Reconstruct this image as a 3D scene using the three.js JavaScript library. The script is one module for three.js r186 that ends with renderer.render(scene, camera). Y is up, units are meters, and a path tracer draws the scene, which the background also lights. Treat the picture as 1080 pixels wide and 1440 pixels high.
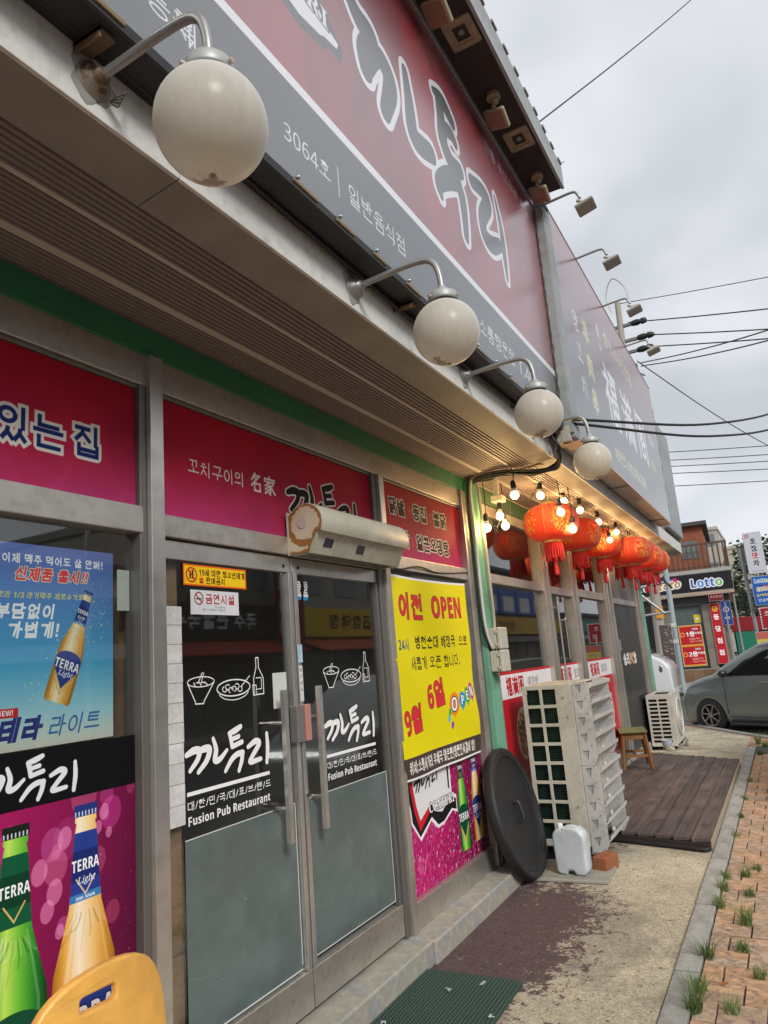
import * as THREE from 'three';
import { RoundedBoxGeometry } from 'three/addons/geometries/RoundedBoxGeometry.js';
import { mergeGeometries, mergeVertices, toCreasedNormals } from 'three/addons/utils/BufferGeometryUtils.js';

// ---------------------------------------------------------------- camera, sky, sun, exposure
const scene = new THREE.Scene();
const camera = new THREE.PerspectiveCamera(70.87, 768 / 1024, 0.05, 600);
camera.position.set(2.135, 1.62, 0);
camera.quaternion.setFromRotationMatrix(new THREE.Matrix4().makeBasis(
  new THREE.Vector3(0.8725, -0.0788, -0.4823), new THREE.Vector3(0.1669, 0.9757, 0.1425), new THREE.Vector3(0.4594, -0.2048, 0.8643)));
const renderer = new THREE.WebGLRenderer({ antialias: true });
renderer.toneMapping = THREE.LinearToneMapping;
renderer.toneMappingExposure = 1.7;
renderer.shadowMap.enabled = true;
const SKY_LEVEL = 0.48;
const sun = new THREE.DirectionalLight(new THREE.Color(1, 0.965, 0.92), 1.5);
sun.position.set(16, 13.5, 7); sun.target.position.set(0, 0, -6);
sun.castShadow = true; sun.shadow.radius = 30; sun.shadow.mapSize.set(2048, 2048);
Object.assign(sun.shadow.camera, { left: -25, right: 25, top: 25, bottom: -25, near: 1, far: 90 });
scene.add(sun, sun.target);

// ---------------------------------------------------------------- numbers and noise
function mulberry(a) { return () => { a = (a + 0x6d2b79f5) | 0; let t = Math.imul(a ^ (a >>> 15), 1 | a); t = (t + Math.imul(t ^ (t >>> 7), 61 | t)) ^ t; return ((t ^ (t >>> 14)) >>> 0) / 4294967296; }; }
const rnd = mulberry(77), R = (a, b) => a + (b - a) * rnd();
const V = (x, y, z) => new THREE.Vector3(x, y, z), lerp = THREE.MathUtils.lerp, clamp = THREE.MathUtils.clamp, smooth = THREE.MathUtils.smoothstep;
const h2 = (x, y) => { let n = Math.imul(x, 374761393) + Math.imul(y, 668265263); n = Math.imul(n ^ (n >>> 13), 1274126177); return ((n ^ (n >>> 16)) >>> 0) / 4294967296; };
function vn(x, y, per = 0) {
  const xi = Math.floor(x), yi = Math.floor(y), fx = x - xi, fy = y - yi, u = fx * fx * (3 - 2 * fx), v = fy * fy * (3 - 2 * fy);
  const w = per ? (k) => ((k % per) + per) % per : (k) => k;
  const a = h2(w(xi), w(yi)), b = h2(w(xi + 1), w(yi)), c = h2(w(xi), w(yi + 1)), d = h2(w(xi + 1), w(yi + 1));
  return a + (b - a) * u + (c - a) * v + (a - b - c + d) * u * v;
}
function fbm(x, y, o = 4, per = 0) { let s = 0, a = 0.5, t = 0; for (let i = 0; i < o; i++) { s += a * vn(x, y, per); t += a; x *= 2; y *= 2; per *= 2; a *= 0.5; } return s / t; }

// ---------------------------------------------------------------- overcast sky: air and cloud only
{
  const W = 1024, H = 512, data = new Float32Array(W * H * 4);
  for (let j = 0; j < H; j++) {
    const el = ((j + 0.5) / H - 0.5) * Math.PI, sy = Math.sin(el), up = Math.max(sy, 0);
    for (let i = 0; i < W; i++) {
      const az = (i / W) * 2 * Math.PI, cx = Math.cos(az) * Math.cos(el), cz = Math.sin(az) * Math.cos(el);
      const k = 1.6 / (0.25 + up), n = fbm(cx * k + 9, cz * k + 4, 5), m = fbm(cx * k * 2.6 + 31, cz * k * 2.6 + 17, 4);
      const cloud = smooth(n * 0.7 + m * 0.3, 0.32, 0.68);
      const L = SKY_LEVEL * (1.08 - 0.32 * cloud * smooth(up, 0.02, 0.3)), o = (j * W + i) * 4;
      data[o] = L * (0.965 - 0.035 * cloud); data[o + 1] = L * (0.998 - 0.012 * cloud); data[o + 2] = L * (1.05 + 0.015 * cloud); data[o + 3] = 1;
    }
  }
  const t = new THREE.DataTexture(data, W, H, THREE.RGBAFormat, THREE.FloatType);
  t.mapping = THREE.EquirectangularReflectionMapping; t.magFilter = THREE.LinearFilter; t.minFilter = THREE.LinearFilter; t.wrapS = THREE.RepeatWrapping; t.needsUpdate = true;
  scene.background = t; scene.environment = t;
}

// ---------------------------------------------------------------- textures
function dataTex(w, h, f, srgb = true) {
  const d = new Uint8Array(w * h * 4);
  for (let y = 0; y < h; y++) for (let x = 0; x < w; x++) { const c = f(x, y), o = (y * w + x) * 4; d[o] = c[0]; d[o + 1] = c[1]; d[o + 2] = c[2]; d[o + 3] = c[3] ?? 255; }
  const t = new THREE.DataTexture(d, w, h); t.wrapS = t.wrapT = THREE.RepeatWrapping; t.magFilter = THREE.LinearFilter; t.minFilter = THREE.LinearMipmapLinearFilter; t.generateMipmaps = true;
  if (srgb) t.colorSpace = THREE.SRGBColorSpace; t.needsUpdate = true; return t;
}
function canvasTex(w, h, draw) {
  const c = document.createElement('canvas'); c.width = w; c.height = h; const g = c.getContext('2d'); draw(g, w, h);
  const t = new THREE.CanvasTexture(c); t.colorSpace = THREE.SRGBColorSpace; t.magFilter = THREE.LinearFilter; t.anisotropy = 8; return t;
}
function rep(t, u, v = u) { const c = t.clone(); c.repeat.set(u, v); c.needsUpdate = true; return c; }
const grain = dataTex(256, 256, (x, y) => { const n = 215 + 40 * fbm(x / 32, y / 32, 5, 8) * 1 + 14 * (h2(x, y) - 0.5); const k = clamp(n, 0, 255); return [k, k, k]; });
const dirt = dataTex(512, 512, (x, y) => { const n = fbm(x / 128, y / 128, 6, 4), f = fbm(x / 16 + 5, y / 16, 4, 32), s = smooth(n, 0.42, 0.75), k = 252 - 20 * s - 16 * smooth(f, 0.5, 0.8) - 8 * h2(x, y); return [k, k * 0.992, k * 0.98]; });
const streaks = dataTex(256, 256, (x, y) => { const n = fbm(x / 4, y / 64, 3, 4), m = fbm(x / 64, y / 64, 4, 4); const k = 120 + 70 * n + 60 * m; return [k, k, k]; }, false);
const bumpy = dataTex(256, 256, (x, y) => { const k = 255 * (0.6 * fbm(x / 16, y / 16, 4, 16) + 0.4 * h2(x, y)); return [k, k, k]; }, false);

// ---------------------------------------------------------------- materials
const mats = {};
function M(c, rough = 0.6, metal = 0, more = {}) {
  const key = JSON.stringify([c, rough, metal, Object.keys(more).map((k) => [k, more[k]?.isTexture ? more[k].uuid : more[k]?.isColor ? more[k].getHex() : more[k]])]);
  if (mats[key]) return mats[key];
  const col = Array.isArray(c) ? new THREE.Color().setRGB(...c) : new THREE.Color(c);
  return (mats[key] = new THREE.MeshPhysicalMaterial({ color: col, roughness: rough, metalness: metal, side: THREE.DoubleSide, ...more }));
}
const steel = M([0.62, 0.595, 0.55], 0.33, 0.72, { map: rep(dirt, 1.1) });
const steelBright = M([0.7, 0.68, 0.64], 0.28, 0.75, { map: rep(grain, 2) });
const steelDark = M([0.2, 0.19, 0.175], 0.45, 0.6);
const glass = M([0.84, 0.88, 0.87], 0.02, 0, { transmission: 1, thickness: 0, ior: 2.05 });
const blackPaint = M([0.022, 0.021, 0.021], 0.55, 0, { map: rep(dirt, 2) });
const rubber = M([0.02, 0.02, 0.022], 0.7);
const cable = M([0.015, 0.015, 0.016], 0.55);
const galv = M([0.42, 0.43, 0.43], 0.45, 0.7, { map: rep(dirt, 4) });
const greyMetal = M([0.36, 0.39, 0.4], 0.5, 0.1, { map: rep(dirt, 0.7) });
const whiteWeathered = M([0.72, 0.73, 0.71], 0.55, 0, { map: rep(dirt, 0.9) });

// ---------------------------------------------------------------- geometry helpers (d = distance down the street = -z)
function metreUV(g) {
  const p = g.attributes.position, n = g.attributes.normal, uv = new Float32Array(p.count * 2);
  for (let i = 0; i < p.count; i++) {
    const ax = Math.abs(n.getX(i)), ay = Math.abs(n.getY(i)), az = Math.abs(n.getZ(i));
    if (ax >= ay && ax >= az) { uv[2 * i] = -p.getZ(i); uv[2 * i + 1] = p.getY(i); } else if (ay >= az) { uv[2 * i] = -p.getZ(i); uv[2 * i + 1] = p.getX(i); } else { uv[2 * i] = p.getX(i); uv[2 * i + 1] = p.getY(i); }
  }
  g.setAttribute('uv', new THREE.BufferAttribute(uv, 2)); return g;
}
function bx(x0, x1, y0, y1, d0, d1, r = 0) {
  const w = Math.abs(x1 - x0), h = Math.abs(y1 - y0), l = Math.abs(d1 - d0), rr = Math.min(r, w / 2.01, h / 2.01, l / 2.01);
  const g = rr > 0 ? new RoundedBoxGeometry(w, h, l, 2, rr) : new THREE.BoxGeometry(w, h, l);
  g.translate((x0 + x1) / 2, (y0 + y1) / 2, -(d0 + d1) / 2); return metreUV(g);
}
function face(d0, d1, y0, y1, x, seg = 1) { const g = new THREE.PlaneGeometry(d1 - d0, y1 - y0, seg, seg); g.rotateY(Math.PI / 2); g.translate(x, (y0 + y1) / 2, -(d0 + d1) / 2); return g; }
function sheet(x0, x1, d0, d1, y) { const g = new THREE.PlaneGeometry(x1 - x0, d1 - d0); g.rotateX(-Math.PI / 2); g.translate((x0 + x1) / 2, y, -(d0 + d1) / 2); return g; }
function rod(a, b, r0, r1 = r0, seg = 10) {
  const v = new THREE.Vector3().subVectors(b, a), g = new THREE.CylinderGeometry(r1, r0, v.length(), seg); g.translate(0, v.length() / 2, 0);
  g.applyQuaternion(new THREE.Quaternion().setFromUnitVectors(V(0, 1, 0), v.clone().normalize())); g.translate(a.x, a.y, a.z); return g;
}
function tube(pts, r, n = 24, s = 6, closed = false, k = 0.5) { return new THREE.TubeGeometry(new THREE.CatmullRomCurve3(pts, closed, 'catmullrom', k), n, r, s, closed); }
function lathe(pts, seg = 24) { return new THREE.LatheGeometry(pts.map((p) => new THREE.Vector2(p[0], p[1])), seg); }
function bar(a, b, w, h) { const v = new THREE.Vector3().subVectors(b, a), g = new THREE.BoxGeometry(w, h, v.length()); g.applyQuaternion(new THREE.Quaternion().setFromRotationMatrix(new THREE.Matrix4().lookAt(b, a, V(0, 1, 0)))); g.translate((a.x + b.x) / 2, (a.y + b.y) / 2, (a.z + b.z) / 2); return g; }
function merge(list) { const l = list.map((g) => { const q = g.index ? g.toNonIndexed() : g; for (const k of Object.keys(q.attributes)) if (!['position', 'normal', 'uv'].includes(k)) q.deleteAttribute(k); q.morphAttributes = {}; return q; }); return mergeGeometries(l); }
function extr(shape, depth, bevel = 0, seg = 2) { return new THREE.ExtrudeGeometry(shape, { depth, bevelEnabled: bevel > 0, bevelSize: bevel, bevelThickness: bevel, bevelSegments: seg, curveSegments: 10, steps: 1 }); }
function shp(pts) { const s = new THREE.Shape(); pts.forEach((p, i) => (i ? s.lineTo(p[0], p[1]) : s.moveTo(p[0], p[1]))); s.closePath(); return s; }
function rrect(x0, y0, x1, y1, r, Cls = THREE.Shape) {
  const s = new Cls(); s.moveTo(x0 + r, y0); s.lineTo(x1 - r, y0); s.quadraticCurveTo(x1, y0, x1, y0 + r); s.lineTo(x1, y1 - r); s.quadraticCurveTo(x1, y1, x1 - r, y1); s.lineTo(x0 + r, y1); s.quadraticCurveTo(x0, y1, x0, y1 - r); s.lineTo(x0, y0 + r); s.quadraticCurveTo(x0, y0, x0 + r, y0); return s;
}

// ---------------------------------------------------------------- objects
const taken = {};
function numbered(n) { const b = n.replace(/_\d{3}$/, ''); const k = taken[b] ?? 0; taken[b] = k + 1; return k ? b + '_' + String(k).padStart(3, '0') : b; }
function part(name, geo, mat, parent) { const m = new THREE.Mesh(geo, mat); m.name = name; m.castShadow = m.receiveShadow = true; parent.add(m); return m; }
function grp(name, parent) { const g = new THREE.Group(); g.name = name; parent.add(g); return g; }
function tag(o, label, category, group, kind) { Object.assign(o.userData, { label, category }); if (group) o.userData.group = group; if (kind) o.userData.kind = kind; return o; }
function thing(name, label, category, pos = [0, 0, 0], turn = 0, group) { const o = new THREE.Group(); o.name = numbered(name); scene.add(o); o.position.set(...pos); o.rotation.y = turn; return tag(o, label, category, group); }
function solo(name, geo, mat, label, category, group) { const m = part(numbered(name), geo, mat, scene); return tag(m, label, category, group); }
function struct(name, geo, mat) { const m = part(numbered(name), geo, mat, scene); m.userData.kind = 'structure'; return m; }
function dup(root, pos, turn, label) { const r = root.clone(); r.name = numbered(root.name); scene.add(r); r.position.set(...pos); r.rotation.y = turn; r.userData = { ...root.userData, label: label ?? root.userData.label }; return r; }
// ---------------------------------------------------------------- lettering: Korean and Chinese characters drawn from strokes
const CIRC = (cx, cy, rx, ry) => Array.from({ length: 21 }, (_, i) => [cx + rx * Math.cos((i / 10) * Math.PI), cy + ry * Math.sin((i / 10) * Math.PI)]);
const JAMO = {
  ㄱ: [[[0, 0.05], [1, 0.05], [0.92, 0.55], [0.8, 1]]], ㄴ: [[[0, 0], [0, 1], [1, 1]]], ㄷ: [[[1, 0], [0, 0], [0, 1], [1, 1]]],
  ㄹ: [[[0, 0], [1, 0], [1, 0.5], [0, 0.5], [0, 1], [1, 1]]], ㅁ: [[[0, 0], [1, 0], [1, 1], [0, 1], [0, 0]]], ㅂ: [[[0, 0], [0, 1], [1, 1], [1, 0]], [[0, 0.48], [1, 0.48]]],
  ㅅ: [[[0.52, 0], [0.45, 0.4], [0, 1]], [[0.48, 0.35], [1, 1]]], ㅇ: [CIRC(0.5, 0.5, 0.5, 0.5)], ㅈ: [[[0.02, 0.05], [0.96, 0.05]], [[0.52, 0.05], [0.45, 0.45], [0, 1]], [[0.48, 0.42], [1, 1]]],
  ㅊ: [[[0.3, 0], [0.7, 0]], [[0.02, 0.26], [0.96, 0.26]], [[0.52, 0.26], [0.45, 0.58], [0, 1]], [[0.48, 0.56], [1, 1]]], ㅋ: [[[0, 0.05], [1, 0.05], [0.92, 0.55], [0.8, 1]], [[0, 0.5], [0.92, 0.46]]],
  ㅌ: [[[1, 0], [0, 0], [0, 1], [1, 1]], [[0, 0.5], [0.96, 0.5]]], ㅍ: [[[0, 0], [1, 0]], [[0, 1], [1, 1]], [[0.28, 0], [0.28, 1]], [[0.72, 0], [0.72, 1]]],
  ㅎ: [[[0.3, 0], [0.7, 0]], [[0, 0.24], [1, 0.24]], CIRC(0.5, 0.7, 0.36, 0.29)],
};
const CHO = 'ㄱㄲㄴㄷㄸㄹㅁㅂㅃㅅㅆㅇㅈㅉㅊㅋㅌㅍㅎ', JUNG = 'ㅏㅐㅑㅒㅓㅔㅕㅖㅗㅘㅙㅚㅛㅜㅝㅞㅟㅠㅡㅢㅣ', JONG = ['', 'ㄱ', 'ㄲ', 'ㄱㅅ', 'ㄴ', 'ㄴㅈ', 'ㄴㅎ', 'ㄷ', 'ㄹ', 'ㄹㄱ', 'ㄹㅁ', 'ㄹㅂ', 'ㄹㅅ', 'ㄹㅌ', 'ㄹㅍ', 'ㄹㅎ', 'ㅁ', 'ㅂ', 'ㅂㅅ', 'ㅅ', 'ㅆ', 'ㅇ', 'ㅈ', 'ㅊ', 'ㅋ', 'ㅌ', 'ㅍ', 'ㅎ'];
const DBL = { ㄲ: 'ㄱㄱ', ㄸ: 'ㄷㄷ', ㅃ: 'ㅂㅂ', ㅆ: 'ㅅㅅ', ㅉ: 'ㅈㅈ' };
function cons(name, x0, y0, x1, y1, out) {
  const s = [...(DBL[name] ?? name)], n = s.length, gap = n > 1 ? 0.14 * (x1 - x0) : 0, w = (x1 - x0 - gap) / n;
  s.forEach((c, i) => { const a = x0 + i * (w + gap); for (const st of JAMO[c]) out.push(st.map(([x, y]) => [a + x * w, y0 + y * (y1 - y0)])); });
}
function hangul(ch) {
  const k = ch.charCodeAt(0) - 0xac00, l = CHO[Math.floor(k / 588)], v = JUNG[Math.floor((k % 588) / 28)], t = JONG[k % 28], out = [], F = !!t;
  const vert = { ㅏ: 'ㅏ', ㅐ: 'ㅐ', ㅑ: 'ㅑ', ㅒ: 'ㅒ', ㅓ: 'ㅓ', ㅔ: 'ㅔ', ㅕ: 'ㅕ', ㅖ: 'ㅖ', ㅣ: 'ㅣ', ㅘ: 'ㅏ', ㅙ: 'ㅐ', ㅚ: 'ㅣ', ㅝ: 'ㅓ', ㅞ: 'ㅔ', ㅟ: 'ㅣ', ㅢ: 'ㅣ' }[v];
  const hor = { ㅗ: 'ㅗ', ㅛ: 'ㅛ', ㅜ: 'ㅜ', ㅠ: 'ㅠ', ㅡ: 'ㅡ', ㅘ: 'ㅗ', ㅙ: 'ㅗ', ㅚ: 'ㅗ', ㅝ: 'ㅜ', ㅞ: 'ㅜ', ㅟ: 'ㅜ', ㅢ: 'ㅡ' }[v];
  const H = F ? 0.56 : 1, twin = 'ㅐㅔㅒㅖ'.includes(vert ?? '-');
  const hx1 = vert ? (twin ? 0.52 : 0.6) : 0.97, hx0 = 0.03;
  if (hor) {
    cons(l, vert ? 0.08 : 0.18, 0.04 * H + 0.02, vert ? hx1 - 0.08 : 0.82, (F ? 0.56 : 0.45) * H, out);
    const up = hor === 'ㅗ' || hor === 'ㅛ', y = (up ? 0.84 : hor === 'ㅡ' ? 0.8 : 0.64) * H + (F ? 0.03 : 0), m = (hx0 + hx1) / 2, s = 0.16 * (hx1 - hx0);
    out.push([[hx0, y], [hx1, y]]);
    const st = (x) => out.push(up ? [[x, y - 0.24 * H], [x, y]] : [[x, y], [x, y + (F ? 0.2 : 0.32) * H]]);
    if (hor === 'ㅗ' || hor === 'ㅜ') st(m); else if (hor !== 'ㅡ') { st(m - s); st(m + s); }
  } else cons(l, 0.06, F ? 0.06 : 0.13, twin ? 0.48 : 'ㅓㅕ'.includes(vert) ? 0.52 : 0.56, F ? 0.48 : 0.86, out);
  if (vert) {
    const y0 = 0.0, y1 = F ? 0.6 : 1, ym = (F ? 0.27 : 0.46), L = (x) => out.push([[x, y0], [x, y1]]);
    const tick = (x0, x1, y) => out.push([[x0, y], [x1, y]]);
    if (vert === 'ㅏ') { L(0.73); tick(0.73, 0.96, ym); } else if (vert === 'ㅑ') { L(0.73); tick(0.73, 0.96, ym - 0.09); tick(0.73, 0.96, ym + 0.1); } else if (vert === 'ㅓ') { L(0.84); tick(0.58, 0.84, ym); } else if (vert === 'ㅕ') { L(0.84); tick(0.58, 0.84, ym - 0.09); tick(0.58, 0.84, ym + 0.1); } else if (vert === 'ㅣ') L(0.82);
    else { const a = 0.66, b = 0.9; L(a); L(b); if (vert === 'ㅐ') tick(a, b, ym); if (vert === 'ㅒ') { tick(a, b, ym - 0.09); tick(a, b, ym + 0.1); } if (vert === 'ㅔ') tick(0.5, a, ym); if (vert === 'ㅖ') { tick(0.5, a, ym - 0.09); tick(0.5, a, ym + 0.1); } }
  }
  if (F) cons(t, 0.16, 'ㅂㅁㄹ'.includes(t[0]) ? 0.66 : 0.7, 0.88, 0.99, out);
  return out;
}
const HAN = {
  福: [[[0.2, 0.02], [0.26, 0.12]], [[0.05, 0.22], [0.38, 0.22], [0.08, 0.58]], [[0.24, 0.4], [0.24, 1]], [[0.28, 0.48], [0.38, 0.6]], [[0.48, 0.08], [0.98, 0.08]], [[0.54, 0.2], [0.92, 0.2], [0.92, 0.38], [0.54, 0.38], [0.54, 0.2]], [[0.5, 0.52], [0.96, 0.52], [0.96, 0.98], [0.5, 0.98], [0.5, 0.52]], [[0.73, 0.52], [0.73, 0.98]], [[0.5, 0.75], [0.96, 0.75]]],
  满: [[[0.08, 0.08], [0.18, 0.18]], [[0.04, 0.38], [0.14, 0.46]], [[0.04, 0.95], [0.2, 0.6]], [[0.3, 0.18], [0.98, 0.18]], [[0.48, 0.04], [0.48, 0.32]], [[0.8, 0.04], [0.8, 0.32]], [[0.3, 0.42], [0.98, 0.42]], [[0.34, 0.56], [0.34, 1]], [[0.34, 0.56], [0.94, 0.56], [0.94, 1], [0.86, 0.95]], [[0.5, 0.56], [0.48, 0.9]], [[0.64, 0.42], [0.64, 0.9]], [[0.78, 0.56], [0.8, 0.9]]],
  阁: [[[0.1, 0.02], [0.18, 0.12]], [[0.06, 0.16], [0.06, 1]], [[0.3, 0.08], [0.94, 0.08], [0.94, 1], [0.84, 0.96]], [[0.45, 0.22], [0.28, 0.48]], [[0.42, 0.3], [0.7, 0.3], [0.3, 0.62]], [[0.4, 0.4], [0.78, 0.6]], [[0.36, 0.66], [0.68, 0.66], [0.68, 0.9], [0.36, 0.9], [0.36, 0.66]]],
  羊: [[[0.3, 0.02], [0.38, 0.16]], [[0.72, 0.02], [0.62, 0.16]], [[0.12, 0.24], [0.88, 0.24]], [[0.16, 0.46], [0.84, 0.46]], [[0.02, 0.7], [0.98, 0.7]], [[0.5, 0.24], [0.5, 1]]],
  肉: [[[0.5, 0], [0.5, 0.2]], [[0.12, 1], [0.12, 0.2], [0.88, 0.2], [0.88, 1], [0.78, 0.96]], [[0.48, 0.2], [0.25, 0.5]], [[0.45, 0.32], [0.75, 0.52]], [[0.48, 0.52], [0.25, 0.85]], [[0.45, 0.62], [0.75, 0.85]]],
  串: [[[0.22, 0.1], [0.78, 0.1], [0.78, 0.34], [0.22, 0.34], [0.22, 0.1]], [[0.12, 0.48], [0.88, 0.48], [0.88, 0.74], [0.12, 0.74], [0.12, 0.48]], [[0.5, 0], [0.5, 1]]],
  名: [[[0.42, 0.02], [0.14, 0.4]], [[0.36, 0.14], [0.78, 0.14], [0.12, 0.72]], [[0.36, 0.26], [0.5, 0.38]], [[0.36, 0.58], [0.84, 0.58], [0.84, 0.98], [0.36, 0.98], [0.36, 0.58]]],
  家: [[[0.5, 0], [0.5, 0.1]], [[0.08, 0.28], [0.08, 0.14], [0.94, 0.14], [0.9, 0.28]], [[0.24, 0.3], [0.78, 0.3]], [[0.5, 0.3], [0.12, 0.56]], [[0.4, 0.4], [0.6, 0.7], [0.54, 1], [0.44, 0.94]], [[0.46, 0.54], [0.12, 0.76]], [[0.52, 0.7], [0.1, 0.98]], [[0.82, 0.42], [0.58, 0.56]], [[0.58, 0.52], [0.96, 0.94]]],
};
// text(g, string, x, y of the top, size, options): width factor sx, stroke weight w, colour, outline colour and width, skew; returns the advance
function text(g, s, x, y, size, { sx = 1, w = 0.1, color = '#000', out, ow = 0, gap = 0.06, skew = 0, round = false, latin = 'bold', serif = false, center = false } = {}) {
  const adv = (c) => (c === ' ' ? 0.36 : /[\uac00-\ud7a3]/.test(c) || HAN[c] ? 1 + gap : 0) * size * sx;
  const font = `${latin} ${size * 1.12}px ${serif ? 'serif' : 'sans-serif'}`; g.font = font;
  const latW = (c) => g.measureText(c).width * sx + gap * 0.4 * size * sx;
  let total = 0; for (const c of s) total += adv(c) || latW(c);
  if (center) x -= total / 2;
  for (const pass of out ? [0, 1] : [1]) {
    let px = x; g.save(); g.lineCap = round ? 'round' : 'square'; g.lineJoin = pass ? (round ? 'round' : 'miter') : 'round';
    for (const c of s) {
      const a = adv(c), col = pass ? color : out;
      if (c !== ' ') {
        g.save(); g.transform(1, 0, -skew, 1, px + skew * size, y);
        g.strokeStyle = g.fillStyle = col;
        if (a) {
          g.lineWidth = w * size + (pass ? 0 : 2 * ow * size);
          const pad = w * 0.5;
          for (const st of HAN[c] ?? hangul(c)) { g.beginPath(); st.forEach(([u, v], i) => { const X = (pad + u * (1 - 2 * pad)) * size * sx, Y = (pad + v * (1 - 2 * pad)) * size; i ? g.lineTo(X, Y) : g.moveTo(X, Y); }); g.stroke(); }
        } else {
          g.scale(sx, 1); g.font = font; if (!pass) { g.lineWidth = 2 * ow * size; g.strokeText(c, 0, size * 0.92); } g.fillText(c, 0, size * 0.92);
        }
        g.restore();
      }
      px += a || latW(c);
    }
    g.restore();
  }
  return total;
}
// the hand-brushed three-syllable shop name: strokes in a unit of width 1, [x, y, width]
const BRUSH = [
  [[0.0, 0.28, 0.035], [0.075, 0.24, 0.05], [0.14, 0.25, 0.045], [0.12, 0.36, 0.04], [0.035, 0.49, 0.03]], [[0.12, 0.26, 0.04], [0.215, 0.24, 0.05], [0.255, 0.27, 0.05], [0.22, 0.4, 0.042], [0.125, 0.53, 0.032]],
  [[0.3, 0.13, 0.03], [0.33, 0.28, 0.042], [0.315, 0.42, 0.045], [0.375, 0.42, 0.04], [0.46, 0.32, 0.026]],
  [[0.495, 0.1, 0.035], [0.57, 0.07, 0.045], [0.64, 0.03, 0.035]], [[0.5, 0.1, 0.04], [0.515, 0.2, 0.038], [0.525, 0.29, 0.036]], [[0.515, 0.19, 0.03], [0.61, 0.165, 0.034]], [[0.525, 0.29, 0.035], [0.65, 0.25, 0.035]],
  [[0.435, 0.6, 0.03], [0.51, 0.47, 0.04], [0.58, 0.41, 0.042], [0.655, 0.4, 0.04]], [[0.65, 0.4, 0.042], [0.638, 0.51, 0.04], [0.6, 0.64, 0.032]],
  [[0.725, 0.34, 0.032], [0.825, 0.28, 0.045], [0.875, 0.325, 0.045], [0.78, 0.48, 0.04], [0.75, 0.56, 0.04], [0.89, 0.55, 0.034]], [[0.985, 0.2, 0.032], [0.99, 0.4, 0.042], [0.972, 0.62, 0.034]],
];
function dabs(g, strokes, map, color, grow = 0) {
  g.fillStyle = color;
  for (const st of strokes) {
    const c = new THREE.CatmullRomCurve3(st.map((p) => V(...map(p))), false, 'catmullrom', 0.5), n = 160;
    for (let i = 0; i <= n; i++) { const q = c.getPoint(i / n); g.beginPath(); g.arc(q.x, q.y, Math.max(0.5, q.z / 2 + grow), 0, 7); g.fill(); }
  }
}
function brushName(g, x, y, w, color, out, ow = 0, h = 1) { const map = (p) => [x + p[0] * w, y + p[1] * w * h, p[2] * w * 1.15]; if (out) dabs(g, BRUSH, map, out, ow); dabs(g, BRUSH, map, color); }
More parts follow.
